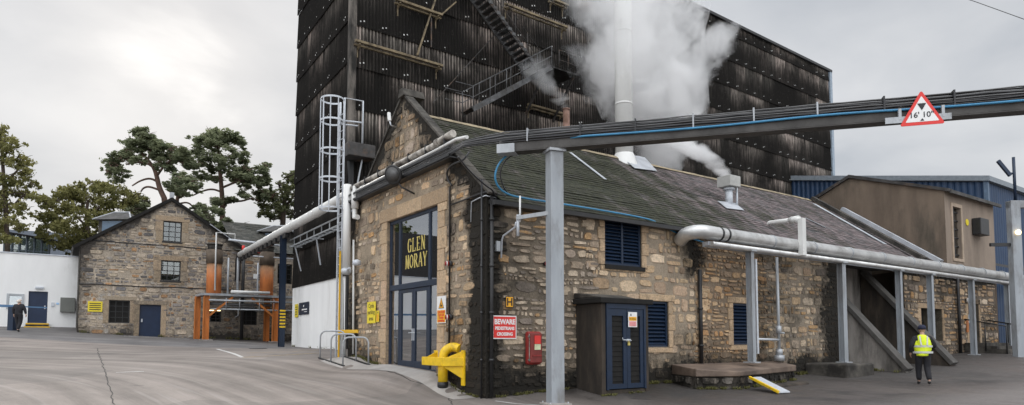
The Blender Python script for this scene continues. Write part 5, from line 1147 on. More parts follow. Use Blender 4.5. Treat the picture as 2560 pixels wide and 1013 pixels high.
m = MB(); m.poly([(XH, -.3, HZ-.04), (X1h+.2, -.3, HZ-.04), (X1h+.2, GA[0], GA[1]+.06), (XH, GA[0], GA[1]+.06)]); m.poly([(XH, 9.7, 7.35), (X1h+.2, 9.7, 7.35), (X1h+.2, GA[0], GA[1]+.06), (XH, GA[0], GA[1]+.06)]); m.box(XH, X1h+.2, -.36, -.28, HZ-.2, HZ-.05); m.build('roof', M['slateplain'], RC, fix=False)
# low slate roof between main roof and harled gable, with skews
m = MB(); roof(m, 21.75, XH-.02, (-.1, 4.75), (3.75, 7.55), SLATE, 9); m.build('low_roof', M['slate2'], RC, fix=False)
for xx, y1, z1, nm, mt in ((21.5, 4.5, RZ+.06, 'skew', 'darkstone'), (23.1, 3.9, 7.75, 'skew', 'lead')):
    m = MB(); a = Vector((xx, -.35, 4.72)); b = Vector((xx, y1, z1)); n_ = Vector((0, -.62, .78)); m.prism([a, b, b+n_*.17, a+n_*.17], (.28, 0, 0)); m.build(nm, M[mt], RC)
# openings
for (a, b, c, d), k_ in zip(gh, (0, 1, 2)):
    if k_ < 2:
        m = MB(); m.box(a, b, c, d, -.3, -.28, fr=fr2); w_ = m.build('window', M['glassdim'] if k_ else M['black'], RC); m = MB(); m.box(a, b, (c+d)/2-.03, (c+d)/2+.03, -.28, -.24, fr=fr2); m.box((a+b)/2-.03, (a+b)/2+.03, c, d, -.279, -.242, fr=fr2); m.build('frame', M['dark'], w_)
    else:
        m = MB(); m.box(a, b, c, d, -.25, -.2, fr=fr2); w_ = m.build('door', M['bluedoor'], RC); m = MB(); m.box(b-.2, b-.12, 1.8, 2.0, -.2, -.16, fr=fr2); m.build('handle', M['galvlight'], w_); m = MB(); m.box(a+.5, a+.75, 2.2, 2.6, -.2, -.185, fr=fr2); m.build('notice', plain('pale_blue_notice', (.3, .5, .7), .5), w_)
for (a, b, c, d) in gh: m = MB(); blocks(m, fr2, [(a-.2, a-.003, c, (c+d)/2), (a-.28, a-.003, (c+d)/2, d), (b+.003, b+.2, c, (c+d)/2), (b+.003, b+.16, (c+d)/2, d), (a-.28, b+.2, d+.003, d+.22)], dH, DRESS, 8, .035); m.build('margin_stones', M['stone'], RC)
m = MB(); m.box(26.55, 26.8, 1.75, 2.35, .03, .05, fr=fr2); tag(m.build('hazard_notice', M['orange']), 'orange notice on the wall beside the far blue door', 'sign')
m = MB(); m.lathe([(.12, 0), (.14, .05), (.1, .14), (.02, .17)], (26.75, -.05, 3.25), (0, -1, -.2), 12); tag(m.build('wall_lamp', M['signwhite']), 'white round wall lamp above the far blue door', 'lamp')
m = MB(); p = oy(2448, 566, -.2); m.box(p.x-.5, p.x+.5, -.45, -.07, p.z-.45, p.z+.35); tag(m.build('wall_box', M['dark'], bevel=.03), 'dark ventilation box high on the brown harled wall', 'box')
m = MB(); p = oy(2418, 556, -.08); m.lathe([(.16, 0), (.16, .02)], (p.x, -.07, p.z), (0, -1, 0), 14); tag(m.build('alarm_disc', M['signyellow']), 'small round yellow disc on the harled wall beside the window', 'sign')
pipe_thing('downpipe', 'black downpipe on the far stone wall left of the blue door', 'downpipe', [(25.6, -.12, 4.3), (25.6, -.12, gz(25.6, -.1))], .07, M['dark'])
# dark recess with wing walls
m = MB(); m.box(SL+.02, X0h-.02, 1.25, 1.45, -.2, 4.75); RW = m.build('recess_wall', M['gconcrete']); tag(RW, 'grey cement rendered wall set back between the sloping buttresses', 'wall')
m = MB(); m.box(SL+.05, X0h-.05, -.05, 1.2, 4.35, 4.6); tag(m.build('canopy', M['darkstone']), 'dark canopy under the eaves over the recess', 'canopy')
m = MB(); m.box(SL+.35, SL+1.3, 1.22, 1.248, .4, 4.3); tag(m.build('opening', M['black']), 'tall black doorway in the recess left of the buttresses', 'doorway')
for (x, yt, zt_, yf, lb, mt) in ((16.2, 1.2, 3.85, -1.95, 'first sloping concrete buttress wall with raked coping beside the recess', 'gconcrete'), (19.5, 1.2, 4.2, -2.1, 'second sloping concrete buttress wall behind the person in hi-vis', 'dconcrete')):
    B = thing('buttress', lb, 'buttress', (x, -.4, .2)); zf = gz(x, yf); m = MB(); m.prism([(x, yt, -.2), (x, yt, zt_), (x, yf, zf), (x, yf+.02, -.2)], (.3, 0, 0)); m.build('wall', M[mt], B)
    m = MB(); d = Vector((0, yf-yt, zf-zt_)).normalized(); n_ = Vector((0, -d.z, d.y)); n_ = n_ if n_.z > 0 else -n_; a = Vector((x-.09, yt, zt_))+n_*.003; b = Vector((x-.09, yf, zf))-d*.05+n_*.003; m.prism([a, b, b+n_*.16, a+n_*.16], (.48, 0, 0)); m.build('coping', M['coping'], B, bevel=.02)
pipe_thing('downpipe', 'black downpipe in the recess between the two sloping buttresses', 'downpipe', [(17.7, 1.1, 4.3), (17.7, 1.1, .5)], .07, M['dark'])
# steps, railing, planter, red hose reel
ST = thing('steps', 'short stone steps with a thin railing up to the far blue door', 'steps', (27.5, -.8, .6))
for i in range(3):
    m = MB(); m.box(26.2, 28.9, -1.7+i*.38, -.04, .2+.0, gz(27.5, -1)+.0+.14*(i+1)); m.build('step', M['darkstone'], ST) if i == 0 else None
    if i: m.v = []; m.f = []; m.m = []; m.c = []; m.sm = []; m.box(26.2+.01*i, 28.9-.01*i, -1.7+i*.38, -.04-.01*i, gz(27.5, -1)+.14*i+.003, gz(27.5, -1)+.14*(i+1)); m.build('step', M['darkstone'], ST)
for x in (26.2, 28.9):
    m = MB(); m.tube([(x, -1.7, .7), (x, -1.7, 2.0), (x, -.1, 2.35)], .03, 6); m.tube([(x, -.9, .9), (x, -.9, 2.15)], .025, 6); m.build('railing', M['dark'], ST)
m = MB(); m.lathe([(.1, -.15), (.42, -.12), (.45, 0), (.42, .12), (.1, .15)], (30.9, -1.0, 1.95), (.3, -1, 0), 20); m.box(30.75, 31.05, -1.0, -.9, 1.0, 1.6); tag(m.build('hose_reel', M['red']), 'round red hose reel near the far post at right', 'hose reel')
m = MB(); m.box(29.6, 32.6, -2.2, -1.2, .5, 1.35); tag(m.build('brick_planter', M['brickred'], bevel=.03), 'low red brick planter at the far right', 'planter')
# blue sheds beyond
def profiled(name, label, faces, parent=None):
    pass
BS = thing('blue_shed', 'large dark blue profiled steel shed behind the harled building', 'shed', (48, 8, 1)); XB = 36.
a = ox(2465, 455, XB); y0b, zeb = a.y, a.z; l = ox(2160, 436, XB); y1b, zrb = l.y, l.z
far = ox(2060, 430, XB); m = MB()
def ribbed(m, a, b, z0, za, zb, outn, pitch=.35, dep_=.04):
    a = Vector(a); b = Vector(b); L = (b-a).length; n_ = int(L/(pitch/4)); t = (b-a)/L; o = Vector(outn); pr_ = [(0, 0), (0, 1), (1, 1), (1, 0)]
    prev = None
    for i in range(n_+1):
        u = i*L/n_; k_ = i % 4; off = dep_ if k_ in (1, 2) else 0; p = a+t*u+o*off; zt2 = lerp(za, zb, u/L); cur = (m.vert((p.x, p.y, z0)), m.vert((p.x, p.y, zt2)))
        if prev: m.face((prev[0], cur[0], cur[1], prev[1]))
        prev = cur
ribbed(m, (XB, y0b), (XB, far.y+6), 0, zeb, far.z+.6, (-1, 0)); ribbed(m, (XB, y0b), (XB+45, y0b+.5), 0, zeb, zeb, (0, -1)); m.build('wall', M['bluesheet'], BS, fix=False)
m = MB(); m.prism([(XB-.2, y0b-.25, zeb), (XB-.2, far.y+6, far.z+.6), (XB-.2, far.y+6, far.z+.95), (XB-.2, y0b-.25, zeb+.3)], (45, 0, 0)); m.build('roof', plain('grey_blue_roof', (.22, .25, .28), .6), BS)
m = MB(); m.box(XB-.1, XB+.1, y0b-.12, y0b+.1, 0, zeb+.05); m.build('corner_trim', plain('blue_trim', (.1, .15, .22), .5), BS)
m = MB(); pd = [(33.5, -.3), (60, .3)]
BS2 = thing('dark_shed', 'low dark blue shed wall at the far right below the pipes', 'shed', (38, 0, 1)); m = MB(); ribbed(m, (30.5, .25), (75, .9), 0, 5.2, 5.2, (0, -1)); m.build('wall', M['bluesheet'], BS2, fix=False); m = MB(); m.box(30.5, 75, .3, 3.0, 5.2, 5.35); m.build('roof', M['dark'], BS2)
# gantry post at the far right, lamp and blue arm
GP = thing('gantry', 'pale grey gantry post at the right edge with a glowing lamp', 'gantry', (24, -4, .7))
g0 = dep(2549, 868, 27.5); gzb = gz(g0.x, g0.y); gt = tow(2531, 503, g0.x, g0.y)
m = MB(); obox(m, g0, (.2, .16), gzb-.1, gt, CR); m.build('post', M['colgrey'], GP, bevel=.02)
m = MB(); e_ = Vector((CR[0], CR[1], 0)); m.bar(Vector((g0.x, g0.y, gt-.15))-e_*.2, Vector((g0.x, g0.y, gt-.15))+e_*4, .3, .3); m.build('beam', M['colgrey'], GP)
m = MB(); m.bar(Vector((g0.x, g0.y, gt+1.1))-e_*.05, Vector((g0.x, g0.y, gt+1.75))-e_*.55, .10, .14) ; m.tube([Vector((g0.x, g0.y, gt))+e_*.12, Vector((g0.x, g0.y, gt+1.9))+e_*.12], .06, 8); m.tube([Vector((g0.x, g0.y, gt+1.2))-e_*.05, Vector((g0.x, g0.y, gt+1.2))+e_*.12], .04, 6); m.build('blue_arm', M['blue'], GP)
lz_ = tow(2545, 583, g0.x, g0.y); fn = Vector((-CF[0], -CF[1], 0)); m = MB(); m.lathe([(.09, 0), (.11, .08), (.03, .12)], Vector((g0.x, g0.y, lz_))+fn*.17, fn, 12); m.build('lamp', M['lamp'], GP)
m = MB(); pA = Vector((g0.x, g0.y, tow(2545, 612, g0.x, g0.y))); m.bar(pA-e_*.2, pA-e_*1.05, .1, .14); m.build('side_arm', M['dark'], GP)
# overhead wire top right
pipe_thing('overhead_wire', 'thin overhead wire crossing the top right corner of the sky', 'wire', [dep(2300, -40, 40), dep(2440, 5, 38), dep(2620, 70, 36)], .022, M['cablegrey'], 5)
# ------------------------------------------------------------------ left stone mill building
SB = thing('mill_building', 'grey brown stone mill with a slated gable at the back left of the yard', 'building', (-1.5, 36, 1.6))
YS = 33.5; GX0, GX1 = -7.15, 1.9; GAx, GAz = -2.40, 10.28; RX1 = 9.0
def gtopS(u):
    if u < GAx: return GAz-(GAx-u)*.68
    if u < 2.0: return max(7.45, GAz-(u-GAx)*.635)
    return 7.45
hl = [(-2.83, -1.76, 7.65, 8.95), (-2.88, -1.76, 5.15, 6.42), (-5.60, -4.50, 2.42, 3.80), (-3.97, -2.80, 1.50, 3.58), (-.18, .75, 2.58, 3.38), (4.3, 5.3, 5.3, 6.7), (2.0, 3.0, 2.4, 3.6)]
def dM(u, v):
    d = .14+.34*fbm(u*.35, v*.35, 61)+max(0, 1-(u-GX0)/.8)*.5+max(0, 1-(v-1.5)/.7)*.3
    if u > -.3 and v < 3.9: d += .12
    d += max(0, 1-(gtopS(u)-v)/(.9 if u < -4 else .45))*.6
    return max(0, min(1, d))
fm = Fr((0, YS, 0), (1, 0, 0), (0, 0, 1)); m = MB()
backing(m, fm, [GX0, GAx, 2.0, RX1], gtopS, lambda u: 0, hl, dM, (.46, .40, .33), .25, step=.4)
stones(m, fm, GX0, RX1, 1.2, 10.2, lambda u, v: GX0 < u < RX1 and v < gtopS(u)-.06 and not any(a-.12 < u < b+.12 and c-.1 < v < d+.2 for a, b, c, d in hl), dM, COOL, .15, .36, 31, .03, .2, .9)
m.box(GX0-.02, GX0+.02, YS, YS+14, 0, 6.9, (.2, .18, .15, .6)); m.build('wall', M['stone_far'], SB, fix=False)
for i, (a, b, c, d) in enumerate(hl[:4]):
    if i < 2: R_ = [(a-.4, a-.01, c-.1, (c+d)/2), (a-.45, a-.01, (c+d)/2, d), (b+.01, b+.45, c, (c+d)/2), (b+.01, b+.38, (c+d)/2, d), (a-.45, b+.45, d+.01, d+.33), (a-.2, b+.2, c-.22, c-.02)]
    else: R_ = [(a-.3, a-.01, c, d), (b+.01, b+.3, c, d), (a-.35, b+.35, d+.01, d+.26)]
    m = MB(); blocks(m, fm, R_, dM, [(.40, .31, .22), (.35, .28, .20), (.37, .31, .24)], 9, .04); m.build('door_surround' if i == 3 else 'window_surround', M['stone_far'], SB)
for i, (a, b, c, d) in enumerate(hl):
    if i == 3:
        m = MB(); m.box(a, b, c-.2, d, -.2, -.14, fr=fm); D_ = m.build('door', M['bluedoor'], SB); m = MB(); m.box(a+.1, a+.18, 2.5, 2.7, -.14, -.1, fr=fm); m.build('handle', M['galvlight'], D_); continue
    m = MB(); t_ = .06
    m.box(a, a+t_, c, d, -.2, -.12, fr=fm); m.box(b-t_, b, c, d, -.2, -.12, fr=fm); m.box(a+t_, b-t_, d-t_, d, -.2, -.12, fr=fm); m.box(a+t_, b-t_, c, c+t_, -.2, -.12, fr=fm)
    for j in (1, 2): x = a+(b-a)*j/3; m.box(x-.02, x+.02, c+t_, d-t_, -.19, -.125, fr=fm)
    for j in (1, 2, 3): z = c+(d-c)*j/4; m.box(a+t_, b-t_, z-.02, z+.02, -.185, -.13, fr=fm)
    w_ = m.build('window', M['dark'], SB); m = MB(); m.box(a+t_, b-t_, c+t_, d-t_, -.16, -.15, fr=fm); m.build('pane', M['black'] if i in (2, 6) else M['glassdim'], w_)
    m = MB(); m.box(a, b, c, d, -.45, -.42, fr=fm); m.build('backing', M['black'], w_)
    if i < 2: m = MB(); m.box(a-.05, b+.05, c-.1, c-.01, -.1, .06, fr=fm); m.build('sill', M['dark'], w_)
m = MB(); m.box(.0, .7, 3.30, 3.36, -.118, -.10, fr=fm); m.build('lit_lamp', M['lamp'], SB)
m = MB(); m.box(4.45, 4.75, 3.30, 3.38, .05, .12, fr=fm); m.build('lit_lamp', M['lamp'], SB)
for zc_ in (7.35, 4.72):
    m = MB(); P = [Vector((GX0+i*.6, YS-.03, zc_+.04*noise.noise(Vector((i*.5, zc_, 0)))+(.0 if i < 99 else 0))) for i in range(15)]; m.tube(P, .03, 5); m.build('string_cable', M['dark'], SB)
m = MB(); a = Vector((GX0-.35, YS-.12, gtopS(GX0)-.25)); b = Vector((GAx, YS-.12, GAz+.02)); c = Vector((2.3, YS-.12, 7.3)); n1 = Vector((-.56, 0, .83)); n2_ = Vector((.54, 0, .84))
m.prism([a, b, b+Vector((0, 0, .16)), a+n1*.14], (0, 14, 0)); m.prism([b, c, c+n2_*.14, b+Vector((0, 0, .16))], (0, 14, 0)); R1 = m.build('roof', M['slateplain'], SB); m = MB(); m.prism([a-n1*.02, b-Vector((0, 0, .03)), b+Vector((0, 0, .18)), a+n1*.16], (0, -.06, 0)); m.prism([b-Vector((0, 0, .03)), c-n2_*.02, c+n2_*.16, b+Vector((0, 0, .18))], (0, -.06, 0)); m.build('verge', M['black'], SB)
m = MB(); m.prism([b+Vector((-.12, -.03, .05)), b+Vector((.12, -.03, .05)), b+Vector((.12, -.03, .5)), b+Vector((-.12, -.03, .5))], (0, .25, 0)); m.build('finial', M['lead'], SB)
q0 = Vector((.0, YS-.14, 9.0)); m = MB(); m.bar(Vector((-.15, YS-.1, 8.98)), Vector((1.25, YS-.1, 8.05)), .3, .05); m.build('flashing', M['lead'], R1)
m = MB(); roof(m, 1.4, RX1+.4, (YS-.25, 7.38), (YS+4.2, 10.0), [(.12, .115, .11), (.15, .14, .135), (.1, .1, .1)], 15, .35, .3); m.build('roof', M['slate2'], SB, fix=False)
def dormer(px0, px1, pyt, pyb, Z, par, pane=True):
    a = dep(px0, pyb, Z); b = dep(px1, pyb, Z); t = dep((px0+px1)/2, pyt, Z); w_ = b-a; w_.z = 0; L = w_.length; w_ /= L; bk = Vector((-w_.y, w_.x, 0)); zb_, zt_ = a.z, t.z; zm = zb_+(zt_-zb_)*.55
    m = MB(); f_ = Fr((a.x, a.y, 0), w_, (0, 0, 1)); m.box(.1*L, .9*L, zb_-1, zm, -2, 0, fr=f_); D_ = m.build('dormer', M['darkstone'], par)
    m = MB(); m.box(.2*L, .8*L, zb_+.05, zm-.08, .001, .03, fr=f_); m.build('pane', plain('blue_grey_glazing', (.09, .14, .2), .3), D_)
    m = MB(); e = [f_.P(0, zm, .25), f_.P(L, zm, .25), f_.P(L, zm, -2.2), f_.P(0, zm, -2.2)]; r0, r1 = f_.P(.3*L, zt_, -.8), f_.P(.7*L, zt_, -.8)
    ids = [m.vert(x) for x in e+[r0, r1]]; m.face((ids[0], ids[1], ids[5], ids[4])); m.face((ids[1], ids[2], ids[5])); m.face((ids[2], ids[3], ids[4], ids[5])); m.face((ids[3], ids[0], ids[4])); m.face((ids[3], ids[2], ids[1], ids[0])); m.build('dormer_roof', M['slateplain'], par)
    m = MB(); m.tube([e[0], r0], .05, 6); m.tube([e[1], r1], .05, 6); m.tube([r0, r1], .05, 6); m.build('dormer_flashing', M['lead'], par)
dormer(236, 332, 525, 580, 42, SB); dormer(645, 735, 560, 605, 47, SB)
F_ = Fr((-6.68, YS-.05, 3.08), (1, 0, 0), (0, 0, 1)); t = sign('notice', 'yellow notice with four printed lines left of the barred mill window', F_, .74, .62, M['signyellow']); m = MB()
for i in range(4): m.box(.08, .66, .1+.12*i, .15+.12*i, .013, .016, fr=F_)
m.build('writing', M['ink'], t)
# ------------------------------------------------------------------ stills platform
SP = thing('still_platform', 'orange legged steel platform carrying pipes in front of the mill', 'platform', (1.7, 31, 1.4))
zp = 4.14; ys = 31.0
for (x, dg) in ((-.60, 1), (3.55, -1)):
    g_ = gz(x, ys); 
    for xx, yy in ((x, ys), (x-.25, ys+1.5) if dg > 0 else (x-.15, ys+1.5)):
        m = MB(); m.box(xx-.19, xx-.15, yy-.12, yy+.12, g_, zp); m.box(xx+.11, xx+.15, yy-.12, yy+.12, g_, zp); m.box(xx-.15, xx+.11, yy-.015, yy+.015, g_, zp); m.build('leg', M['orange'], SP)
    m = MB(); m.box(x-.35, x+.35, ys-.25, ys+.25, g_-.05, g_+.06); m.build('pad', M['concrete'], SP)
    m = MB(); m.bar((x+dg*.15, ys, 2.9), (x+dg*1.5, ys, zp-.05), .16, .12); m.build('brace', M['orange'], SP)
m = MB(); m.box(-.95, 4.6, ys-.15, ys+2.0, zp, zp+.14); m.build('deck', M['galv'], SP)
for (xa, xb, z, y, rr, mt) in ((.75, 3.1, zp+.28, ys-.2, .10, 'whitepipe'), (-.5, 5.4, zp-.28, ys-.1, .06, 'galv'), (-.6, 3.6, zp-.5, ys+.1, .08, 'cablegrey'), (-.4, 6.5, zp-.82, ys, .05, 'galv'), (.3, 2.4, zp-.62, ys+.6, .05, 'galv')):
    m = MB(); m.tube([(xa, y, z), (xb, y, z)], rr, 8); m.build('pipe', M[mt], SP)
for x in (.5, 1.3, 2.5, 3.4):
    m = MB(); m.tube([(x, ys-.1, zp-.8), (x, ys-.1, zp-.1)], .03, 6); m.build('hanger', M['galv'], SP)
m = MB(); m.tube([(1.2, ys-.2, zp-.85), (1.2, ys-.25, zp-1.2), (1.0, ys-.3, zp-1.35)], .04, 6); m.tube(smooth([Vector((2.1, ys, zp-.3)), Vector((2.2, ys, zp-.9)), Vector((2.7, ys, zp-1.0)), Vector((2.9, ys, zp-.5))], 2), .02, 5); m.build('hose', M['cablegrey'], SP)
def still(x, r_, lb, zt_):
    t = thing('still_column', lb, 'still', (x, ys+.8, zp+.14), 'rusty still columns'); y = ys+.8
    m = MB(); m.tube([(x, y, zp+.14), (x, y, zt_-.9)], r_, 20); m.build('casing', M['still'], t); m = MB(); m.tube([(x, y, zt_-.93), (x, y, zt_-.05)], r_*1.12, 20); m.build('collar', plain('brown_collar', (.12, .09, .065), .8, 0, .3, 3), t)
    m = MB(); m.tube([(x, y, zt_-.05), (x, y, zt_+.25)], r_*.95, 20); m.tube([(x, y, zt_+.25), (x, y, zt_+.32)], r_*1.1, 20); m.build('lid', M['darkstone'], t)
still(-.08, .44, 'rusty orange still column at the left end of the platform', 7.15); still(3.15, .42, 'rusty orange still column at the right end of the platform', 7.25)
def vp(name, lb, cat, pts, r_, mt): pipe_thing(name, lb, cat, [Vector(p) for p in pts], r_, M[mt])
vp('vapour_pipe', 'thin white pipe looping above the left still column', 'pipe', [(-.1, ys+.3, 4.5), (-.1, ys+.3, 8.15), (1.0, ys+.3, 8.15), (1.0, ys+.3, 7.7), (2.2, ys+.3, 7.65)], .05, 'whitepipe')
vp('vapour_pipe', 'pale pipe crossing between the two still columns at the top', 'pipe', [(.6, ys+.2, 7.75), (3.9, ys+.2, 7.62)], .07, 'galvlight')
vp('standpipe', 'black standpipe between the still columns', 'pipe', [(1.75, ys+1.2, 1.4), (1.75, ys+1.2, 6.9)], .11, 'dark')
vp('standpipe', 'slim blue grey post between the still columns', 'post', [(1.25, ys+.4, 4.2), (1.25, ys+.4, 6.9)], .08, 'galv')
vp('standpipe', 'thin grey pipe just left of the right still column', 'pipe', [(2.45, ys+.3, 4.2), (2.45, ys+.3, 6.4)], .045, 'galvlight')
vp('standpipe', 'thin grey pipe just right of the left still column', 'pipe', [(.65, ys+.3, 4.2), (.65, ys+.3, 6.6)], .06, 'galv')
vp('cross_pipe', 'thin grey pipe spanning behind the right still column', 'pipe', [(1.2, ys+.5, 6.85), (5.8, ys+.5, 6.85)], .04, 'galvlight')
vp('standpipe', 'thin brown pipe right of the right still column', 'pipe', [(3.95, ys-.3, 4.2), (3.95, ys-.3, 7.9)], .045, 'galvlight')
for (x, z, lb) in ((1.35, 7.2, 'small red and white gauge hanging under the overhead pipe'), (2.3, 7.1, 'small orange gauge under the end of the overhead pipe')):
    m = MB(); m.tube([(x, ys-.5, z-.15), (x, ys-.5, z+.15)], .09, 8); tag(m.build('gauge', M['signred']), lb, 'gauge')
m = MB(); m.box(2.15, 2.38, ys+.1, ys+.2, 5.35, 5.65); tag(m.build('junction_box', M['signwhite']), 'small white box between the still columns', 'box')
# ------------------------------------------------------------------ white building at the far left
WB_ = thing('white_building', 'white rendered flat roofed building with a blue door at the far left', 'building', (-11, 38, 2.2)); YW = 36.5; fw = Fr((0, YW, 0), (1, 0, 0), (0, 0, 1))
m = MB(); dw = (-9.62, -8.66, 2.42, 4.36); wr = (-10.55, -9.95, 3.35, 4.05)
xs = [-26, wr[0], wr[1], dw[0], dw[1], -7.2]
for a, b, hh in ((-26, wr[0], None), (wr[0], wr[1], wr), (wr[1], dw[0], None), (dw[0], dw[1], dw), (dw[1], -7.17, None)):
    if hh is None: m.poly([fw.P(a, 1), fw.P(b, 1), fw.P(b, 6.62), fw.P(a, 6.62)])
    else:
        m.poly([fw.P(a, 1), fw.P(b, 1), fw.P(b, hh[2]), fw.P(a, hh[2])]); m.poly([fw.P(a, hh[3]), fw.P(b, hh[3]), fw.P(b, 6.62), fw.P(a, 6.62)])
        e = [(hh[0], hh[2]), (hh[1], hh[2]), (hh[1], hh[3]), (hh[0], hh[3])]
        for i in range(4): p, q_ = e[i], e[(i+1) % 4]; m.poly([fw.P(*p), fw.P(*q_), fw.P(*q_, -.15), fw.P(*p, -.15)])
m.box(-26, -7.17, YW+.01, YW+8, 6.55, 6.62); m.build('wall', M['white'], WB_, fix=False)
m = MB(); m.box(-26, -7.16, 6.623, 6.68, -.25, .05, fr=fw); m.build('parapet_cap', M['galvlight'], WB_)
m = MB(); m.box(dw[0], dw[1], dw[2], dw[3], -.14, -.1, fr=fw); D_ = m.build('door', M['bluedoor'], WB_); m = MB(); m.box(dw[1]-.16, dw[1]-.1, 3.3, 3.5, -.1, -.06, fr=fw); m.build('handle', M['galvlight'], D_)
m = MB(); m.box(wr[0], wr[1], wr[2], wr[3], -.15, -.12, fr=fw); m.build('window', M['glass'], WB_); m = MB()
for q4 in ((wr[0]-.12, wr[0], wr[2]-.1, wr[3]+.12), (wr[1], wr[1]+.12, wr[2]-.1, wr[3]+.12), (wr[0], wr[1], wr[3], wr[3]+.12)): m.box(*q4, -.05, .05, fr=fw)
m.build('window_frame', M['galv'], WB_)
m = MB(); m.box(-9.75, -8.5, 2.0, 2.2, 0, .6, fr=fw); m.box(-9.7, -8.55, 2.2, 2.4, 0, .35, fr=fw); m.build('doorstep', M['darkstone'], WB_); m = MB(); m.box(-9.76, -8.49, 2.13, 2.21, .6, .61, fr=fw); m.box(-9.7, -8.55, 2.33, 2.41, .35, .36, fr=fw); m.build('step_edge', M['amber'], WB_)
m = MB(); m.box(-9.3, -8.88, 4.52, 4.66, .0, .12, fr=fw); tag(m.build('bulkhead_light', M['galvlight'], bevel=.02), 'grey bulkhead light over the blue door of the white building', 'lamp')
m = MB(); m.box(-8.02, -7.26, 3.12, 4.02, .0, .32, fr=fw); tag(m.build('meter_cabinet', M['greybox'], bevel=.02), 'grey green meter cabinet on the white wall', 'cabinet')
m = MB(); m.box(-8.48, -8.3, 3.45, 3.7, .0, .05, fr=fw); tag(m.build('intercom', M['galvlight']), 'small grey intercom beside the blue door of the white building', 'intercom')
m = MB(); m.box(-8.22, -8.08, 3.58, 3.7, .0, .02, fr=fw); tag(m.build('notice', plain('pale_blue_sticker', (.35, .55, .8), .5)), 'tiny pale blue sticker on the white wall', 'sign')
m = MB(); m.prism([(-40, YW+1, 6.6), (-13.5, YW+1, 6.6), (-15.5, YW+5, 11.2), (-40, YW+5, 11.2)], (0, .15, 0)); m.prism([(-40, YW+9, 6.6), (-13.5, YW+9, 6.6), (-15.5, YW+5.2, 11.2), (-40, YW+5.2, 11.2)], (0, .15, 0)); m.build('roof', M['black'], WB_)
# barrier and blue post
BR = thing('barrier', 'blue handrail barrier with grey uprights at the far left', 'barrier', (-12, 33, 2))
pb = dep(30, 818, 35.5); zr = tow(30, 766, pb.x, pb.y); m = MB(); m.bar(Vector((pb.x-6, pb.y+1, zr+.15)), Vector((pb.x+.2, pb.y, zr)), .08, .14); m.bar(Vector((pb.x+.2, pb.y, zr)), Vector((pb.x+1.5, pb.y+.3, zr-.02)), .05, .07); m.build('rail', plain('light_blue_paint', (.08, .17, .30), .5), BR)
m = MB(); obox(m, pb, .15, gz(pb.x, pb.y)-.05, zr-.03); m.build('post', M['blue'], BR)
for dx in (-.8, -2.2, -3.6): m = MB(); m.tube([(pb.x+dx, pb.y+.15, gz(pb.x+dx, pb.y)), (pb.x+dx, pb.y+.15, zr)], .025, 6); m.build('upright', M['galv'], BR)
# glasshouse on the bank behind
GH = thing('glasshouse', 'dark framed glasshouse with sloping roof behind the white building', 'glasshouse', tuple(dep(70, 630, 50)))
a = dep(10, 640, 50); b = dep(122, 640, 50); wv = (b-a); wv.z = 0; L = wv.length; f_ = Fr((a.x, a.y, 0), wv, (0, 0, 1)); z0 = a.z-.5; z1 = dep(10, 583, 50).z; z1b = dep(122, 600, 50).z
m = MB()
for i in range(7): u = L*i/6; m.box(u-.06, u+.06, z0, lerp(z1, z1b, i/6), -.06, .06, fr=f_)
for zf_ in (.02, .45): m.bar(f_.P(0, lerp(z0, z1, zf_)), f_.P(L, lerp(z0, z1b, zf_)), .08)
m.build('frame', plain('blue_grey_frame', (.10, .13, .16), .5), GH)
m = MB(); m.prism([f_.P(0, z0, -.02), f_.P(L, z0, -.02), f_.P(L, z1b, -.02), f_.P(0, z1, -.02)], -f_.n*.02); m.build('pane', M['glassdim'], GH); m = MB(); m.prism([f_.P(-.2, z1+.05, .3), f_.P(L+.4, z1b-.1, .3), f_.P(L+.9, z1b-.5, -4), f_.P(-.2, z1+.1, -4)], (0, 0, .12)); m.build('roof', M['black'], GH)
m = MB(); m.box(0, L, z0-.5, z0+.8, -3.9, -3.8, fr=f_); m.build('back_wall', M['bark'], GH)
m = MB(); a = dep(20, 585, 85); b = dep(235, 588, 85); m.prism([Vector((a.x, a.y, 0)), Vector((b.x, b.y, 0)), Vector((b.x, b.y, b.z)), Vector((a.x, a.y, a.z+.6))], (0, 8, 0)); tag(m.build('distant_roof', plain('slate_blue_roof', (.12, .14, .17), .7)), 'low slate blue roof far behind the white building', 'building')
# hill with dark slope seen between the trees
hm = MB(); c = dep(610, 620, 190); 
for i in range(40):
    pass
gx2 = [(-60+i*4) for i in range(31)]; ids = []
for j in range(9):
    row = []
    for x in gx2:
        t_ = j/8; ang = j*math.pi/8; hh = 31*math.exp(-((x+4)/(11 if x < -4 else 36))**2)*math.sin(ang)+(1.5*fbm(x*.05, j*.4, 2) if 0 < j < 8 else 0)
        p = Vector((c.x, c.y, 0))+Vector((CR[0], CR[1], 0))*x+Vector((CF[0], CF[1], 0))*((j-4)*9); row.append(hm.vert((p.x, p.y, 2+hh)))
    ids.append(row)
for j in range(8):
    for i in range(30): hm.face((ids[j][i], ids[j][i+1], ids[j+1][i+1], ids[j+1][i]))
hm.smooth = True; tag(hm.build('hill', plain('dark_heather_hill', (.075, .07, .065), .95, 0, .3, .1, .3, (.05, .06, .04)), fix=True), kind='structure')

m = MB()
for sx in (-1, 1):
    for sy in (-1, 1):
        q_ = Vector((cc.x, cc.y, 0))+Vector((.97, -.25, 0))*.21*sx+Vector((.25, .97, 0))*.21*sy; m.tube([(q_.x, q_.y, zg*0+gz(cc.x, cc.y)+.02), (q_.x, q_.y, gz(cc.x, cc.y)+.075)], .018, 6)
m.build('anchor_bolts', M['galv'], COLM)
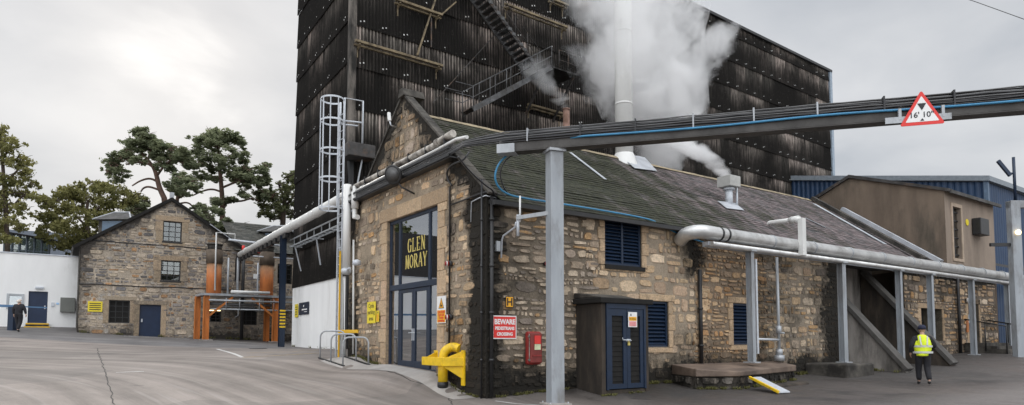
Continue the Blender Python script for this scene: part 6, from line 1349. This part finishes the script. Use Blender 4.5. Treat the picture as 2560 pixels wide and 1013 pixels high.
# weeds and moss along the foot of the walls
r = random.Random(77); m = MB()
def weeds(a, b, n_, h):
    for _ in range(n_):
        t_ = r.random(); 
        if noise.noise(Vector((t_*9, a[0], b[1]))) < -.05: continue
        x = lerp(a[0], b[0], t_)+r.gauss(0, .03); y = lerp(a[1], b[1], t_)+r.gauss(0, .03); z = gz(x, y)
        for _k in range(5):
            d = Vector((r.gauss(0, 1), r.gauss(0, 1), 0)).normalized()*r.uniform(.01, .05); hh = h*r.uniform(.3, 1.2); wv_ = Vector((-d.y, d.x, 0)).normalized()*r.uniform(.006, .016); g = r.uniform(.2, .8)
            m.poly([Vector((x, y, z))-wv_, Vector((x, y, z))+wv_, Vector((x, y, z+hh))+d*2+wv_*.3, Vector((x, y, z+hh*.9))+d*2-wv_*.3], (g, g, g, 1))
weeds((-.05, .3), (-.05, 2.2), 120, .06); weeds((-.05, 5.8), (-.05, 8.3), 160, .08); weeds((.3, -.06), (2.6, -.06), 200, .07); weeds((4.5, -.08), (6.2, -.08), 150, .09); weeds((11.4, -.1), (15.5, -.1), 260, .12)
weeds((5.9, -1.28), (7.0, -1.83), 100, .08); weeds((7.0, -1.83), (11, -.98), 220, .08); weeds((-7.0, 33.4), (8, 33.4), 420, .16); weeds((1.75, 13.6), (1.85, 21.4), 200, .1); weeds((2.6, -1.05), (4.4, -1.05), 120, .05); weeds((16.0, -1.9), (16.0, .5), 120, .1)
tag(m.build('weeds', M['leaf'], fix=False), 'small weeds and moss growing along the foot of the walls', 'weeds', kind='stuff')
# ------------------------------------------------------------------ trees
def leafball(mb, c, rad, n_, size, r, flat=.5, tone=0.):
    for _ in range(n_):
        while True:
            v = Vector((r.uniform(-1, 1), r.uniform(-1, 1), r.uniform(-1, 1)))
            if v.length < 1: break
        v = v*(.55+.45*r.random()) if r.random() < .4 else v.normalized()*(r.uniform(.6, 1.0))
        p = Vector((c.x+v.x*rad[0], c.y+v.y*rad[1], c.z+v.z*rad[2])); p += Vector((r.gauss(0, .32), r.gauss(0, .32), r.gauss(0, .26)))*rad[0]
        s = size*r.uniform(.35, 1.15); a = Vector((r.gauss(0, 1), r.gauss(0, 1), r.gauss(0, flat))).normalized(); b = a.cross(Vector((r.gauss(0, 1), r.gauss(0, 1), r.gauss(0, 1)))).normalized()*r.uniform(.35, .8)
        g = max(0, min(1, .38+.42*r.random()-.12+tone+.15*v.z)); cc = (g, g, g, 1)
        q_ = [p-a*s*.5-b*s*.18, p+a*s*.1-b*s*.5, p+a*s*.6+b*s*.05, p-a*s*.05+b*s*.5]
        mb.poly(q_, cc)
def tree(name, label, cat, Z, trunk, limbs, clumps, mat, bark, r0, size, dens, seed, flat=.5, flatz=.55, spread=2.2, group='trees behind the stone buildings'):
    """trunk / limbs: lists of pixel paths at distance Z (with small depth offsets); clumps (px, py, rx, ry)"""
    r = random.Random(seed); t0 = dep(*trunk[0][:2], Z); t = thing(name, label, cat, (t0.x, t0.y, gz(t0.x, t0.y)), group)
    m = MB(); k_ = Z/FP
    P = [Vector((t0.x, t0.y, gz(t0.x, t0.y)-.3))]+[dep(a, b, Z) for a, b in trunk]; n_ = len(P)
    P = smooth(P, 2); m.tube(P, [lerp(r0, r0*.32, i/(len(P)-1)) for i in range(len(P))], 8, caps=False); m.build('trunk', bark, t)
    for path in limbs:
        off = r.uniform(-1, 1)*spread*.7; L = [dep(a, b, Z+off*i/max(1, len(path)-1)) for i, (a, b) in enumerate(path)]; L = smooth(L, 2)
        m = MB(); m.tube(L, [lerp(r0*.42, .05, i/(len(L)-1)) for i in range(len(L))], 6, caps=False); m.build('limb', bark, t)
    # fine twigs
    m = MB()
    for (px, py, rx, ry) in clumps:
        c = dep(px, py, Z)
        for _ in range(7):
            a = c+Vector((r.uniform(-1, 1)*rx*k_*.5, r.uniform(-.6, .6), r.uniform(-1, .2)*ry*k_*.6)); b = c+Vector((r.uniform(-1.1, 1.1)*rx*k_, r.uniform(-1, 1), r.uniform(-.8, 1)*ry*k_)); m.tube([a, a.lerp(b, .5)+Vector((0, 0, .1)), b], [.035, .02, .008], 4, caps=False)
    m.build('twigs', bark, t, fix=False)
    clumps = [q_ for c_ in clumps for q_ in (c_, (c_[0]+r.uniform(-.8, .8)*c_[2], c_[1]+r.uniform(-.7, .9)*c_[3], c_[2]*.75, c_[3]*.8), (c_[0]+r.uniform(-.9, .9)*c_[2], c_[1]+r.uniform(-.5, 1.1)*c_[3], c_[2]*.6, c_[3]*.7))]
    m = MB()
    for (px, py, rx, ry) in clumps:
        off = r.uniform(-1, 1)*spread; c = dep(px, py, Z+off); R_ = (rx*k_, max(rx*k_*.8, 1.), ry*k_)
        n2_ = int(dens*4.3*rx*ry*k_*k_); sub = max(5, int(rx*ry/70)); tn = r.uniform(-.1, .2)
        for _ in range(sub):
            a = r.uniform(0, 6.28); q_ = r.random()**.5*.75; cc = c+Vector((CR[0]*math.cos(a)*q_*R_[0], CR[1]*math.cos(a)*q_*R_[0], math.sin(a)*q_*R_[2]))+Vector((CF[0], CF[1], 0))*r.uniform(-1, 1)*R_[1]*.6
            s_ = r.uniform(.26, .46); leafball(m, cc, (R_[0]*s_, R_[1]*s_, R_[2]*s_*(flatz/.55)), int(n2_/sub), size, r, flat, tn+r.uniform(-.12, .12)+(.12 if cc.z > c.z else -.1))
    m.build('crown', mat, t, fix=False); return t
pin = dict(flat=.25, flatz=.5, spread=1.8)
tree('pine_tree', 'crooked Scots pine with a bare red trunk directly behind the mill gable', 'tree', 54,
     [(418, 510), (398, 470), (392, 440), (385, 420), (370, 400), (352, 380)],
     [[(395, 455), (375, 445), (350, 452), (330, 465)], [(398, 475), (372, 466), (358, 470), (352, 480)], [(392, 440), (410, 415), (430, 398), (450, 385)], [(385, 420), (368, 408), (340, 405), (315, 412)], [(370, 400), (378, 370), (365, 345)], [(352, 380), (335, 365), (320, 360)], [(430, 398), (455, 405), (465, 412)]],
     [(355, 335, 30, 16), (335, 352, 30, 14), (375, 350, 28, 14), (325, 375, 26, 16), (355, 368, 30, 14), (398, 372, 30, 16), (425, 375, 28, 14), (455, 378, 26, 16), (310, 398, 28, 14), (285, 415, 24, 14), (275, 428, 18, 12), (300, 432, 26, 12), (345, 400, 22, 10), (440, 398, 24, 12), (465, 408, 20, 14), (405, 410, 22, 10), (390, 392, 22, 9), (430, 425, 14, 9), (290, 448, 16, 9)],
     M['pine'], M['pinebark'], .27, .34, 175, 3, **pin)
tree('pine_tree', 'broad Scots pine with a straight trunk right of the crooked pine', 'tree', 56,
     [(556, 560), (556, 500), (553, 460), (550, 430), (548, 400), (545, 370), (540, 345)],
     [[(554, 470), (590, 455), (620, 445), (650, 440)], [(556, 500), (600, 505), (630, 495), (648, 502)], [(550, 430), (520, 415), (495, 405)], [(554, 480), (530, 472), (505, 478), (480, 490)], [(548, 400), (580, 390), (605, 395)], [(545, 370), (520, 355), (500, 350)], [(545, 365), (575, 350), (590, 345)]],
     [(535, 340, 34, 18), (505, 352, 26, 18), (570, 345, 30, 16), (595, 358, 22, 14), (540, 365, 34, 14), (490, 375, 18, 14), (590, 380, 26, 12), (515, 390, 28, 12), (560, 392, 30, 13), (600, 400, 24, 10), (495, 410, 22, 12), (540, 418, 26, 12), (580, 425, 28, 12), (620, 425, 32, 13), (655, 425, 24, 12), (665, 415, 16, 8), (600, 448, 34, 14), (640, 450, 30, 16), (665, 455, 18, 16), (655, 480, 26, 16), (530, 445, 22, 10), (500, 440, 18, 10), (620, 470, 18, 9), (675, 490, 18, 12), (575, 500, 24, 9), (610, 490, 20, 8), (540, 505, 22, 10)],
     M['pine'], M['pinebark'], .26, .34, 175, 5, **pin)
tree('pine_tree', 'small low pine between the two tall pines above the gable ridge', 'tree', 50,
     [(445, 530), (442, 500), (448, 480), (460, 460)], [[(442, 500), (460, 485), (470, 470)], [(445, 510), (470, 505), (485, 520)]],
     [(450, 440, 22, 10), (465, 452, 30, 14), (445, 465, 28, 14), (475, 470, 24, 12), (450, 482, 26, 11), (430, 470, 14, 10)], M['pine'], M['pinebark'], .2, .32, 170, 6, **pin)
tree('conifer', 'low dense conifer filling the gap behind the right slope of the mill gable', 'tree', 49,
     [(560, 610), (560, 560)], [[(560, 590), (590, 575)]],
     [(520, 545, 26, 16), (545, 560, 30, 14), (580, 565, 34, 14), (605, 580, 30, 12), (560, 590, 34, 14), (500, 520, 22, 14), (535, 530, 24, 12), (485, 530, 20, 14), (625, 590, 22, 10)], M['pine'], M['bark'], .3, .32, 190, 8, **pin)
tree('broadleaf_tree', 'olive green broadleaf tree beside the black warehouse edge', 'tree', 58,
     [(705, 600), (708, 540), (712, 500), (715, 470)], [[(708, 540), (685, 520), (660, 510)], [(710, 520), (735, 490), (750, 470)], [(712, 500), (700, 470), (695, 455)]],
     [(720, 445, 24, 18), (745, 450, 24, 20), (700, 462, 20, 14), (725, 480, 30, 18), (690, 495, 26, 16), (750, 500, 24, 24), (665, 515, 22, 14), (705, 520, 30, 16), (740, 535, 28, 16), (655, 535, 20, 10), (690, 545, 26, 12), (650, 500, 12, 8)], M['leaf2'], M['bark'], .35, .34, 80, 10, spread=2)
tree('birch_tree', 'tall pale green birch at the left edge of the picture', 'tree', 46,
     [(20, 640), (15, 540), (10, 460), (5, 380), (2, 320)], [[(15, 540), (45, 500), (70, 480)], [(12, 500), (-15, 460), (-40, 450)], [(10, 460), (40, 430), (60, 410)], [(5, 400), (25, 370), (35, 350)]],
     [(8, 330, 18, 22), (25, 365, 24, 20), (-15, 370, 26, 26), (50, 395, 28, 18), (15, 405, 34, 18), (60, 430, 26, 16), (25, 445, 36, 18), (-20, 430, 30, 30), (75, 460, 22, 16), (40, 480, 38, 18), (80, 490, 16, 14), (10, 510, 34, 20), (55, 520, 26, 18), (20, 550, 34, 18), (45, 570, 22, 14), (-15, 500, 30, 40), (-20, 570, 34, 30), (10, 600, 34, 14)], M['leaf'], M['bark'], .2, .30, 80, 12, spread=2, flat=1.2)
tree('broadleaf_tree', 'wide bushy olive tree behind the white building and glasshouse', 'tree', 50,
     [(225, 640), (222, 590), (215, 540), (220, 500)], [[(220, 570), (180, 530), (140, 500)], [(218, 540), (260, 510), (300, 490)], [(222, 590), (270, 560), (310, 540)], [(220, 580), (160, 570), (120, 560)]],
     [(225, 465, 34, 18), (260, 470, 30, 18), (190, 478, 32, 18), (290, 480, 26, 18), (150, 490, 30, 20), (115, 505, 24, 22), (220, 500, 40, 20), (275, 510, 36, 20), (175, 520, 38, 22), (120, 540, 28, 24), (320, 500, 22, 14), (225, 540, 40, 24), (290, 545, 36, 20), (160, 565, 38, 24), (115, 580, 22, 22), (215, 590, 44, 26), (270, 595, 44, 26), (340, 490, 18, 12), (330, 525, 24, 16), (160, 610, 34, 24), (345, 560, 20, 14), (310, 610, 40, 18)], M['leaf'], M['bark'], .25, .32, 105, 14, spread=2.5, flat=1.)
tree('broadleaf_tree', 'dark leafy tree standing behind the left dormer of the mill', 'tree', 53,
     [(340, 560), (338, 520)], [[(338, 530), (318, 505)]],
     [(335, 510, 26, 16), (350, 525, 22, 14), (320, 535, 26, 16), (350, 545, 26, 14), (365, 500, 12, 10)], M['pine'], M['bark'], .3, .32, 150, 16, spread=2)
t = tree('broadleaf_tree', 'dark tree beyond the left edge of the yard seen mirrored in the entrance glass', 'tree', 43,
     [(-300, 640), (-300, 540), (-300, 430)], [[(-300, 540), (-350, 470)], [(-300, 520), (-250, 460)]],
     [(-300, 380, 60, 40), (-350, 440, 60, 40), (-240, 420, 60, 40), (-300, 480, 70, 40), (-220, 500, 50, 40), (-380, 520, 50, 40)], M['leaf2'], M['bark'], .4, .5, 45, 18, spread=3)
# ------------------------------------------------------------------ people
def skinmesh(name, nodes, edges, mat, parent, F_, sub=2, root=None):
    names = list(nodes); idx = {n_: i for i, n_ in enumerate(names)}; o0 = wloc(parent)
    vs = [F_(nodes[n_][0])-o0 for n_ in names]
    me = bpy.data.meshes.new(name); me.from_pydata(vs, [(idx[a], idx[b]) for a, b in edges], []); ob = bpy.data.objects.new(name, me); col.objects.link(ob); ob.parent = parent
    sm = ob.modifiers.new('s', 'SKIN'); sm.use_smooth_shade = True
    for i, n_ in enumerate(names):
        r_ = nodes[n_][1]; r_ = r_ if isinstance(r_, tuple) else (r_, r_); me.skin_vertices[0].data[i].radius = r_; me.skin_vertices[0].data[i].use_root = (n_ == (root or names[0]))
    ss = ob.modifiers.new('b', 'SUBSURF'); ss.levels = sub; ss.render_levels = sub
    dg = bpy.context.evaluated_depsgraph_get(); m2 = bpy.data.meshes.new_from_object(ob.evaluated_get(dg)); ob.modifiers.clear(); ob.data = m2; m2.materials.clear(); m2.materials.append(mat)
    for p in m2.polygons: p.use_smooth = True
    return ob
def person(label, foot, face, H, pose, cloth, cap=None, vest=None, hair=None):
    """face = unit heading; local x right, y forward, z up"""
    f = Vector((face[0], face[1], 0)).normalized(); rt = Vector((f.y, -f.x, 0)); s = H/1.75
    F_ = lambda p: Vector((foot[0], foot[1], foot[2]))+rt*p[0]*s+f*p[1]*s+Vector((0, 0, p[2]*s))
    t = thing('person', label, 'person', foot); lf, rf, la, ra = pose
    B = {'pelvis': ((0, 0, .95), .10), 'belly': ((0, .0, 1.10), .105), 'chest': ((0, .01, 1.32), .12), 'neck': ((0, .0, 1.48), .052), 'chin': ((0, .02, 1.56), .058), 'head': ((0, .015, 1.66), .085), 'crown': ((0, .0, 1.71), .065), 'nose': ((0, .10, 1.63), .014),
         'eyel': ((-.03, .085, 1.66), .012), 'eyer': ((.03, .085, 1.66), .012), 'mouth': ((0, .085, 1.585), .016), 'earl': ((-.085, 0, 1.64), .016), 'earr': ((.085, 0, 1.64), .016)}
    E = [('pelvis', 'belly'), ('belly', 'chest'), ('chest', 'neck'), ('neck', 'chin'), ('chin', 'head'), ('head', 'crown'), ('head', 'nose'), ('head', 'eyel'), ('head', 'eyer'), ('chin', 'mouth'), ('head', 'earl'), ('head', 'earr')]
    for sd, (hip, knee, ank, toe) in (('l', lf), ('r', rf)):
        sx = -1 if sd == 'l' else 1
        for n_, p, r_ in (('hip', (sx*.10, 0, .90), .085), ('knee', knee, .055), ('ank', ank, .036), ('toe', toe, .03)): B[n_+sd] = (p, r_)
        E += [('pelvis', 'hip'+sd), ('hip'+sd, 'knee'+sd), ('knee'+sd, 'ank'+sd), ('ank'+sd, 'toe'+sd)]
    for sd, (elb, wr) in (('l', la), ('r', ra)):
        sx = -1 if sd == 'l' else 1; B['sh'+sd] = ((sx*.18, 0, 1.41), .058); B['el'+sd] = (elb, .04); B['wr'+sd] = (wr, .025); d = (Vector(wr)-Vector(elb)).normalized(); pm_ = Vector(wr)+d*.06; B['pa'+sd] = (tuple(pm_), (.036, .02))
        E += [('chest', 'sh'+sd), ('sh'+sd, 'el'+sd), ('el'+sd, 'wr'+sd), ('wr'+sd, 'pa'+sd)]
        for i, (oy_, ln) in enumerate(((-.026, .065), (-.009, .078), (.009, .072), (.026, .055))):
            a = pm_+Vector((0, oy_, 0))+d*.03; b = a+d*ln*.6+Vector((-sx*.012, 0, 0)); c = a+d*ln+Vector((-sx*.03, 0, 0)); B[f'f{i}{sd}'] = (tuple(a), .009); B[f'g{i}{sd}'] = (tuple(b), .008); B[f'h{i}{sd}'] = (tuple(c), .007); E += [('pa'+sd, f'f{i}{sd}'), (f'f{i}{sd}', f'g{i}{sd}'), (f'g{i}{sd}', f'h{i}{sd}')]
        a = pm_+Vector((0, .04, 0)); B['th'+sd] = (tuple(a), .01); b = a+d*.04+Vector((-sx*.01, .012, 0)); B['ti'+sd] = (tuple(b), .008); E += [('wr'+sd, 'th'+sd), ('th'+sd, 'ti'+sd)]
    skinmesh('body', B, E, M['skin'], t, F_, 2, 'pelvis')
    T = {'pelvis': ((0, 0, .95), .135), 'waist': ((0, 0, 1.03), .13)}; ET = [('pelvis', 'waist')]
    for sd, (hip, knee, ank, toe) in (('l', lf), ('r', rf)):
        sx = -1 if sd == 'l' else 1; a = Vector(ank)
        T['hip'+sd] = ((sx*.11, 0, .88), .125); T['knee'+sd] = (knee, .095); T['ank'+sd] = (tuple(a+Vector((0, 0, .02))), .075); ET += [('pelvis', 'hip'+sd), ('hip'+sd, 'knee'+sd), ('knee'+sd, 'ank'+sd)]
    skinmesh('trousers', T, ET, cloth, t, F_, 2, 'pelvis')
    J = {'hem': ((0, 0, .90), (.19, .16)), 'belly': ((0, 0, 1.10), (.19, .15)), 'chest': ((0, 0, 1.30), (.20, .155)), 'coll': ((0, 0, 1.46), .07)}; EJ = [('hem', 'belly'), ('belly', 'chest'), ('chest', 'coll')]
    for sd, (elb, wr) in (('l', la), ('r', ra)):
        sx = -1 if sd == 'l' else 1; J['sh'+sd] = ((sx*.20, 0, 1.39), .095); J['el'+sd] = (elb, .075); J['wr'+sd] = (wr, .055); EJ += [('chest', 'sh'+sd), ('sh'+sd, 'el'+sd), ('el'+sd, 'wr'+sd)]
    skinmesh('jacket', J, EJ, cloth, t, F_, 2, 'belly')
    for sd, (hip, knee, ank, toe) in (('l', lf), ('r', rf)):
        a, b = Vector(ank), Vector(toe); skinmesh('shoe', {'a': (tuple(a+Vector((0, -.03, -.015))), .05), 'b': (tuple(a.lerp(b, .5)), .05), 'c': (tuple(b), .042)}, [('a', 'b'), ('b', 'c')], M['dark'], t, F_, 2, 'a')
    if vest:
        V = {'hem': ((0, 0, .84), (.25, .19)), 'mid': ((0, 0, 1.10), (.235, .18)), 'chest': ((0, 0, 1.30), (.245, .19)), 'top': ((0, 0, 1.43), .12), 'sl': ((-.20, 0, 1.38), .135), 'sr': ((.20, 0, 1.38), .135)}
        skinmesh('vest', V, [('hem', 'mid'), ('mid', 'chest'), ('chest', 'top'), ('chest', 'sl'), ('chest', 'sr')], M['hivis'], t, F_, 2, 'mid')
        m = MB()
        for z, rr in ((1.15, .262), (.97, .268)):
            ring = [(rr*1.0*math.cos(a), rr*.80*math.sin(a)) for a in [i*math.pi/10 for i in range(20)]]
            for i in range(20):
                a, b = ring[i], ring[(i+1) % 20]; m.poly([F_((a[0], a[1], z-.03)), F_((b[0], b[1], z-.03)), F_((b[0], b[1], z+.03)), F_((a[0], a[1], z+.03))])
        for sx in (-1, 1):
            m.poly([F_((sx*.075-.02, -.22, 1.18)), F_((sx*.075+.02, -.22, 1.18)), F_((sx*.10+.02, -.155, 1.46)), F_((sx*.10-.02, -.155, 1.46))])
        m.build('reflective_tape', M['reflect'], t, fix=False)
    if hair is not None:
        skinmesh('hair', {'a': ((0, -.03, 1.69), .108), 'b': ((0, -.05, 1.60), .10), 'c': ((0, -.05, 1.53), .075)}, [('a', 'b'), ('b', 'c')], hair, t, F_, 2, 'a')
    if cap is not None:
        m = MB(); m.lathe([(.105*s, .0), (.112*s, .05*s), (.10*s, .10*s), (.06*s, .135*s), (.01, .145*s)], F_((0, 0, 1.655)), (0, 0, 1), 16); m.prism([F_((-.07, .08, 1.665)), F_((.07, .08, 1.665)), F_((.05, .19, 1.655)), F_((-.05, .19, 1.655))], (0, 0, .012)); m.build('cap', cap, t)
    return t
walk = (((0, 0, 0), (-.10, .13, .50), (-.09, .16, .09), (-.09, .28, .04)), ((0, 0, 0), (.10, .02, .50), (.11, -.17, .12), (.11, -.08, .045)), ((-.31, -.06, 1.16), (-.31, .05, .95)), ((.32, .03, 1.16), (.28, .2, 1.08)))
fp = dep(2310, 957, 19.9); fp.z = gz(fp.x, fp.y)
hd = Vector((CF[0]*.94+CR[0]*.34, CF[1]*.94+CR[1]*.34)); Hh = (tow(2310, 816, fp.x, fp.y)-fp.z)
person('person in a yellow hi-vis vest and dark cap walking away at the right', tuple(fp), hd, Hh, walk, M['cloth'], cap=plain('navy_cap', (.012, .015, .04), .8), vest=True)
fp = dep(45, 828, 34); fp.z = gz(fp.x, fp.y); Hh = (tow(45, 747, fp.x, fp.y)-fp.z)
walk2 = (((0, 0, 0), (-.09, .06, .50), (-.08, .10, .09), (-.08, .2, .04)), ((0, 0, 0), (.09, .02, .50), (.07, -.12, .10), (.07, -.02, .045)), ((-.27, -.04, 1.17), (-.26, -.0, .93)), ((.30, .02, 1.17), (.34, .04, .93)))
person('person in black clothes with white hair walking towards the white building', tuple(fp), Vector((CF[0], CF[1])), Hh, walk2, M['cloth'], hair=M['hairw'])
# ------------------------------------------------------------------ steam
def steam(name, label, path, radii, dens, nscale, seed, cut=.5, col_=(.99, .99, .99), hardness=3.):
    """closed tapered hull round a path; density falls off from the curved axis (path in world)"""
    P = smooth([Vector(p) for p in path], 1) if False else [Vector(p) for p in path]
    base = P[0]; z0, z1 = P[0].z, P[-1].z; t = thing(name, label, 'steam', tuple(base)); t['kind'] = 'stuff'
    m = MB(); m.tube(P, [r_*1.25 for r_ in radii], 14); 
    bpy.data.objects.remove(t); ob = m.build(name, None or M['white']); org = ob.location.copy(); tag(ob, label, 'steam', kind='stuff')
    mt = bpy.data.materials.new(name); mt.use_nodes = True; nt = mt.node_tree; nt.nodes.remove(nt.nodes['Principled BSDF']); k = N(nt); out = nt.nodes['Material Output']
    p = k.pos(); se = k.n('ShaderNodeSeparateXYZ'); k.l(p, se.inputs[0])
    h = k.ramp(se.outputs[2], z0, z1, 0, 1)
    def curve(vals, scale):
        fc = k.n('ShaderNodeFloatCurve'); c = fc.mapping.curves[0]; n_ = len(vals); zs = [(q_.z-z0)/(z1-z0) for q_ in P]
        c.points[0].location = (0, vals[0]/scale); c.points[1].location = (1, vals[-1]/scale)
        for z, v in list(zip(zs, vals))[1:-1]: c.points.new(z, v/scale)
        for q_ in c.points: q_.handle_type = 'VECTOR'
        fc.mapping.use_clip = False; fc.mapping.update(); k.l(h, fc.inputs['Value']); return k.math('MULTIPLY', fc.outputs[0], scale)
    sc = 12.
    cx_ = curve([q_.x-base.x+6 for q_ in P], sc); cy_ = curve([q_.y-base.y+6 for q_ in P], sc); rr = curve(radii, sc)
    dx = k.math('SUBTRACT', k.math('ADD', se.outputs[0], 6-base.x), cx_); dy = k.math('SUBTRACT', k.math('ADD', se.outputs[1], 6-base.y), cy_)
    d = k.math('DIVIDE', k.math('SQRT', k.math('ADD', k.math('MULTIPLY', dx, dx), k.math('MULTIPLY', dy, dy))), rr)
    nz_ = k.noise(k.mapp(p, (1, 1, .85), loc=(seed, 0, -seed)), nscale, 6, .6, .5)
    ns2 = k.noise(k.mapp(p, (1, 1, 1), loc=(seed, 3, -seed)), nscale*.35, 3, .5, .2)
    nn = k.math('ADD', k.math('MULTIPLY', nz_, .6), k.math('MULTIPLY', ns2, .4))
    f = k.math('SUBTRACT', k.math('ADD', 1.0, k.math('MULTIPLY', k.math('SUBTRACT', nn, cut), hardness)), d)
    endf = k.math('MULTIPLY', k.ramp(h, 0, .03), k.ramp(h, 1., .8))
    f = k.math('MULTIPLY', k.ramp(f, 0., .38), endf)
    fade = k.ramp(h, 0, 1, 1., .55)
    v = k.n('ShaderNodeVolumePrincipled'); v.inputs['Color'].default_value = C4(col_); v.inputs['Anisotropy'].default_value = .45
    k.l(k.math('MULTIPLY', k.math('MULTIPLY', f, fade), dens), v.inputs['Density']); k.l(v.outputs[0], out.inputs['Volume'])
    ob.data.materials.clear(); ob.data.materials.append(mt); return ob
# big plume rising beside the white chimney (source behind the ridge)
Zs = 24.
def dpz(L): return [dep(a, b, c) for a, b, c in L]
steam('steam_plume', 'large billowing white steam plume rising behind the white chimney', dpz([(1640, 440, 28.5), (1650, 370, 28.5), (1640, 290, 28.5), (1622, 200, 28.3), (1605, 110, 28), (1600, 20, 28), (1610, -100, 28), (1620, -220, 28)]), [.7, 1.4, 1.9, 2.1, 2.2, 2.5, 2.9, 3.2], 1.7, .8, 3, .5, hardness=7.5)
steam('steam_plume', 'ragged steam wisp drifting right of the main plume against the black warehouse', dpz([(1650, 300, 28), (1690, 230, 28), (1735, 170, 28), (1775, 120, 28), (1815, 85, 28), (1850, 60, 28), (1890, 30, 28)]), [.6, .9, 1.1, 1.1, 1.0, .8, .6], 1.3, .8, 11, .52, hardness=7.)
steam('steam_plume', 'faint steam wisp left of the white chimney', dpz([(1560, 340, 27.5), (1530, 270, 27.5), (1505, 190, 27.5), (1490, 110, 27.5), (1475, 30, 27.5), (1460, -60, 27.5)]), [.5, .9, 1.1, 1.3, 1.4, 1.5], .9, .8, 17, .53, hardness=7.)
steam('steam_plume', 'thin veil of steam curling in front of the upper white chimney', dpz([(1610, 215, 22.8), (1600, 160, 22.8), (1585, 100, 22.8), (1570, 30, 22.8), (1560, -60, 22.8), (1560, -140, 22.8)]), [.4, .7, .9, 1.1, 1.2, 1.3], .75, .9, 23, .5, hardness=5.)
vtop = Vector((v0.x, v0.y, vt+.3)); q1 = dep(1805, 410, 22.5); q2 = dep(1770, 385, 22.5)
steam('steam_plume', 'dense small white steam plume blowing left from the square roof vent', [vtop, vtop+Vector((-.25, .12, .35)), dep(1775, 395, 22.9), dep(1735, 378, 23.1), dep(1695, 355, 23.4), dep(1655, 310, 23.8)], [.22, .32, .42, .5, .55, .5], 4.5, 1.6, 8, .47)
steam('steam_plume', 'thin wispy steam drifting up from the rusty flue pipe', [FLUE, FLUE+Vector((-.05, 0, .5)), onW(1392, 250, 2.2), onW(1375, 225, 2.1), onW(1350, 190, 2.0), onW(1330, 150, 1.9)], [.2, .3, .4, .55, .7, .8], 1.5, 1.3, 5, .5)
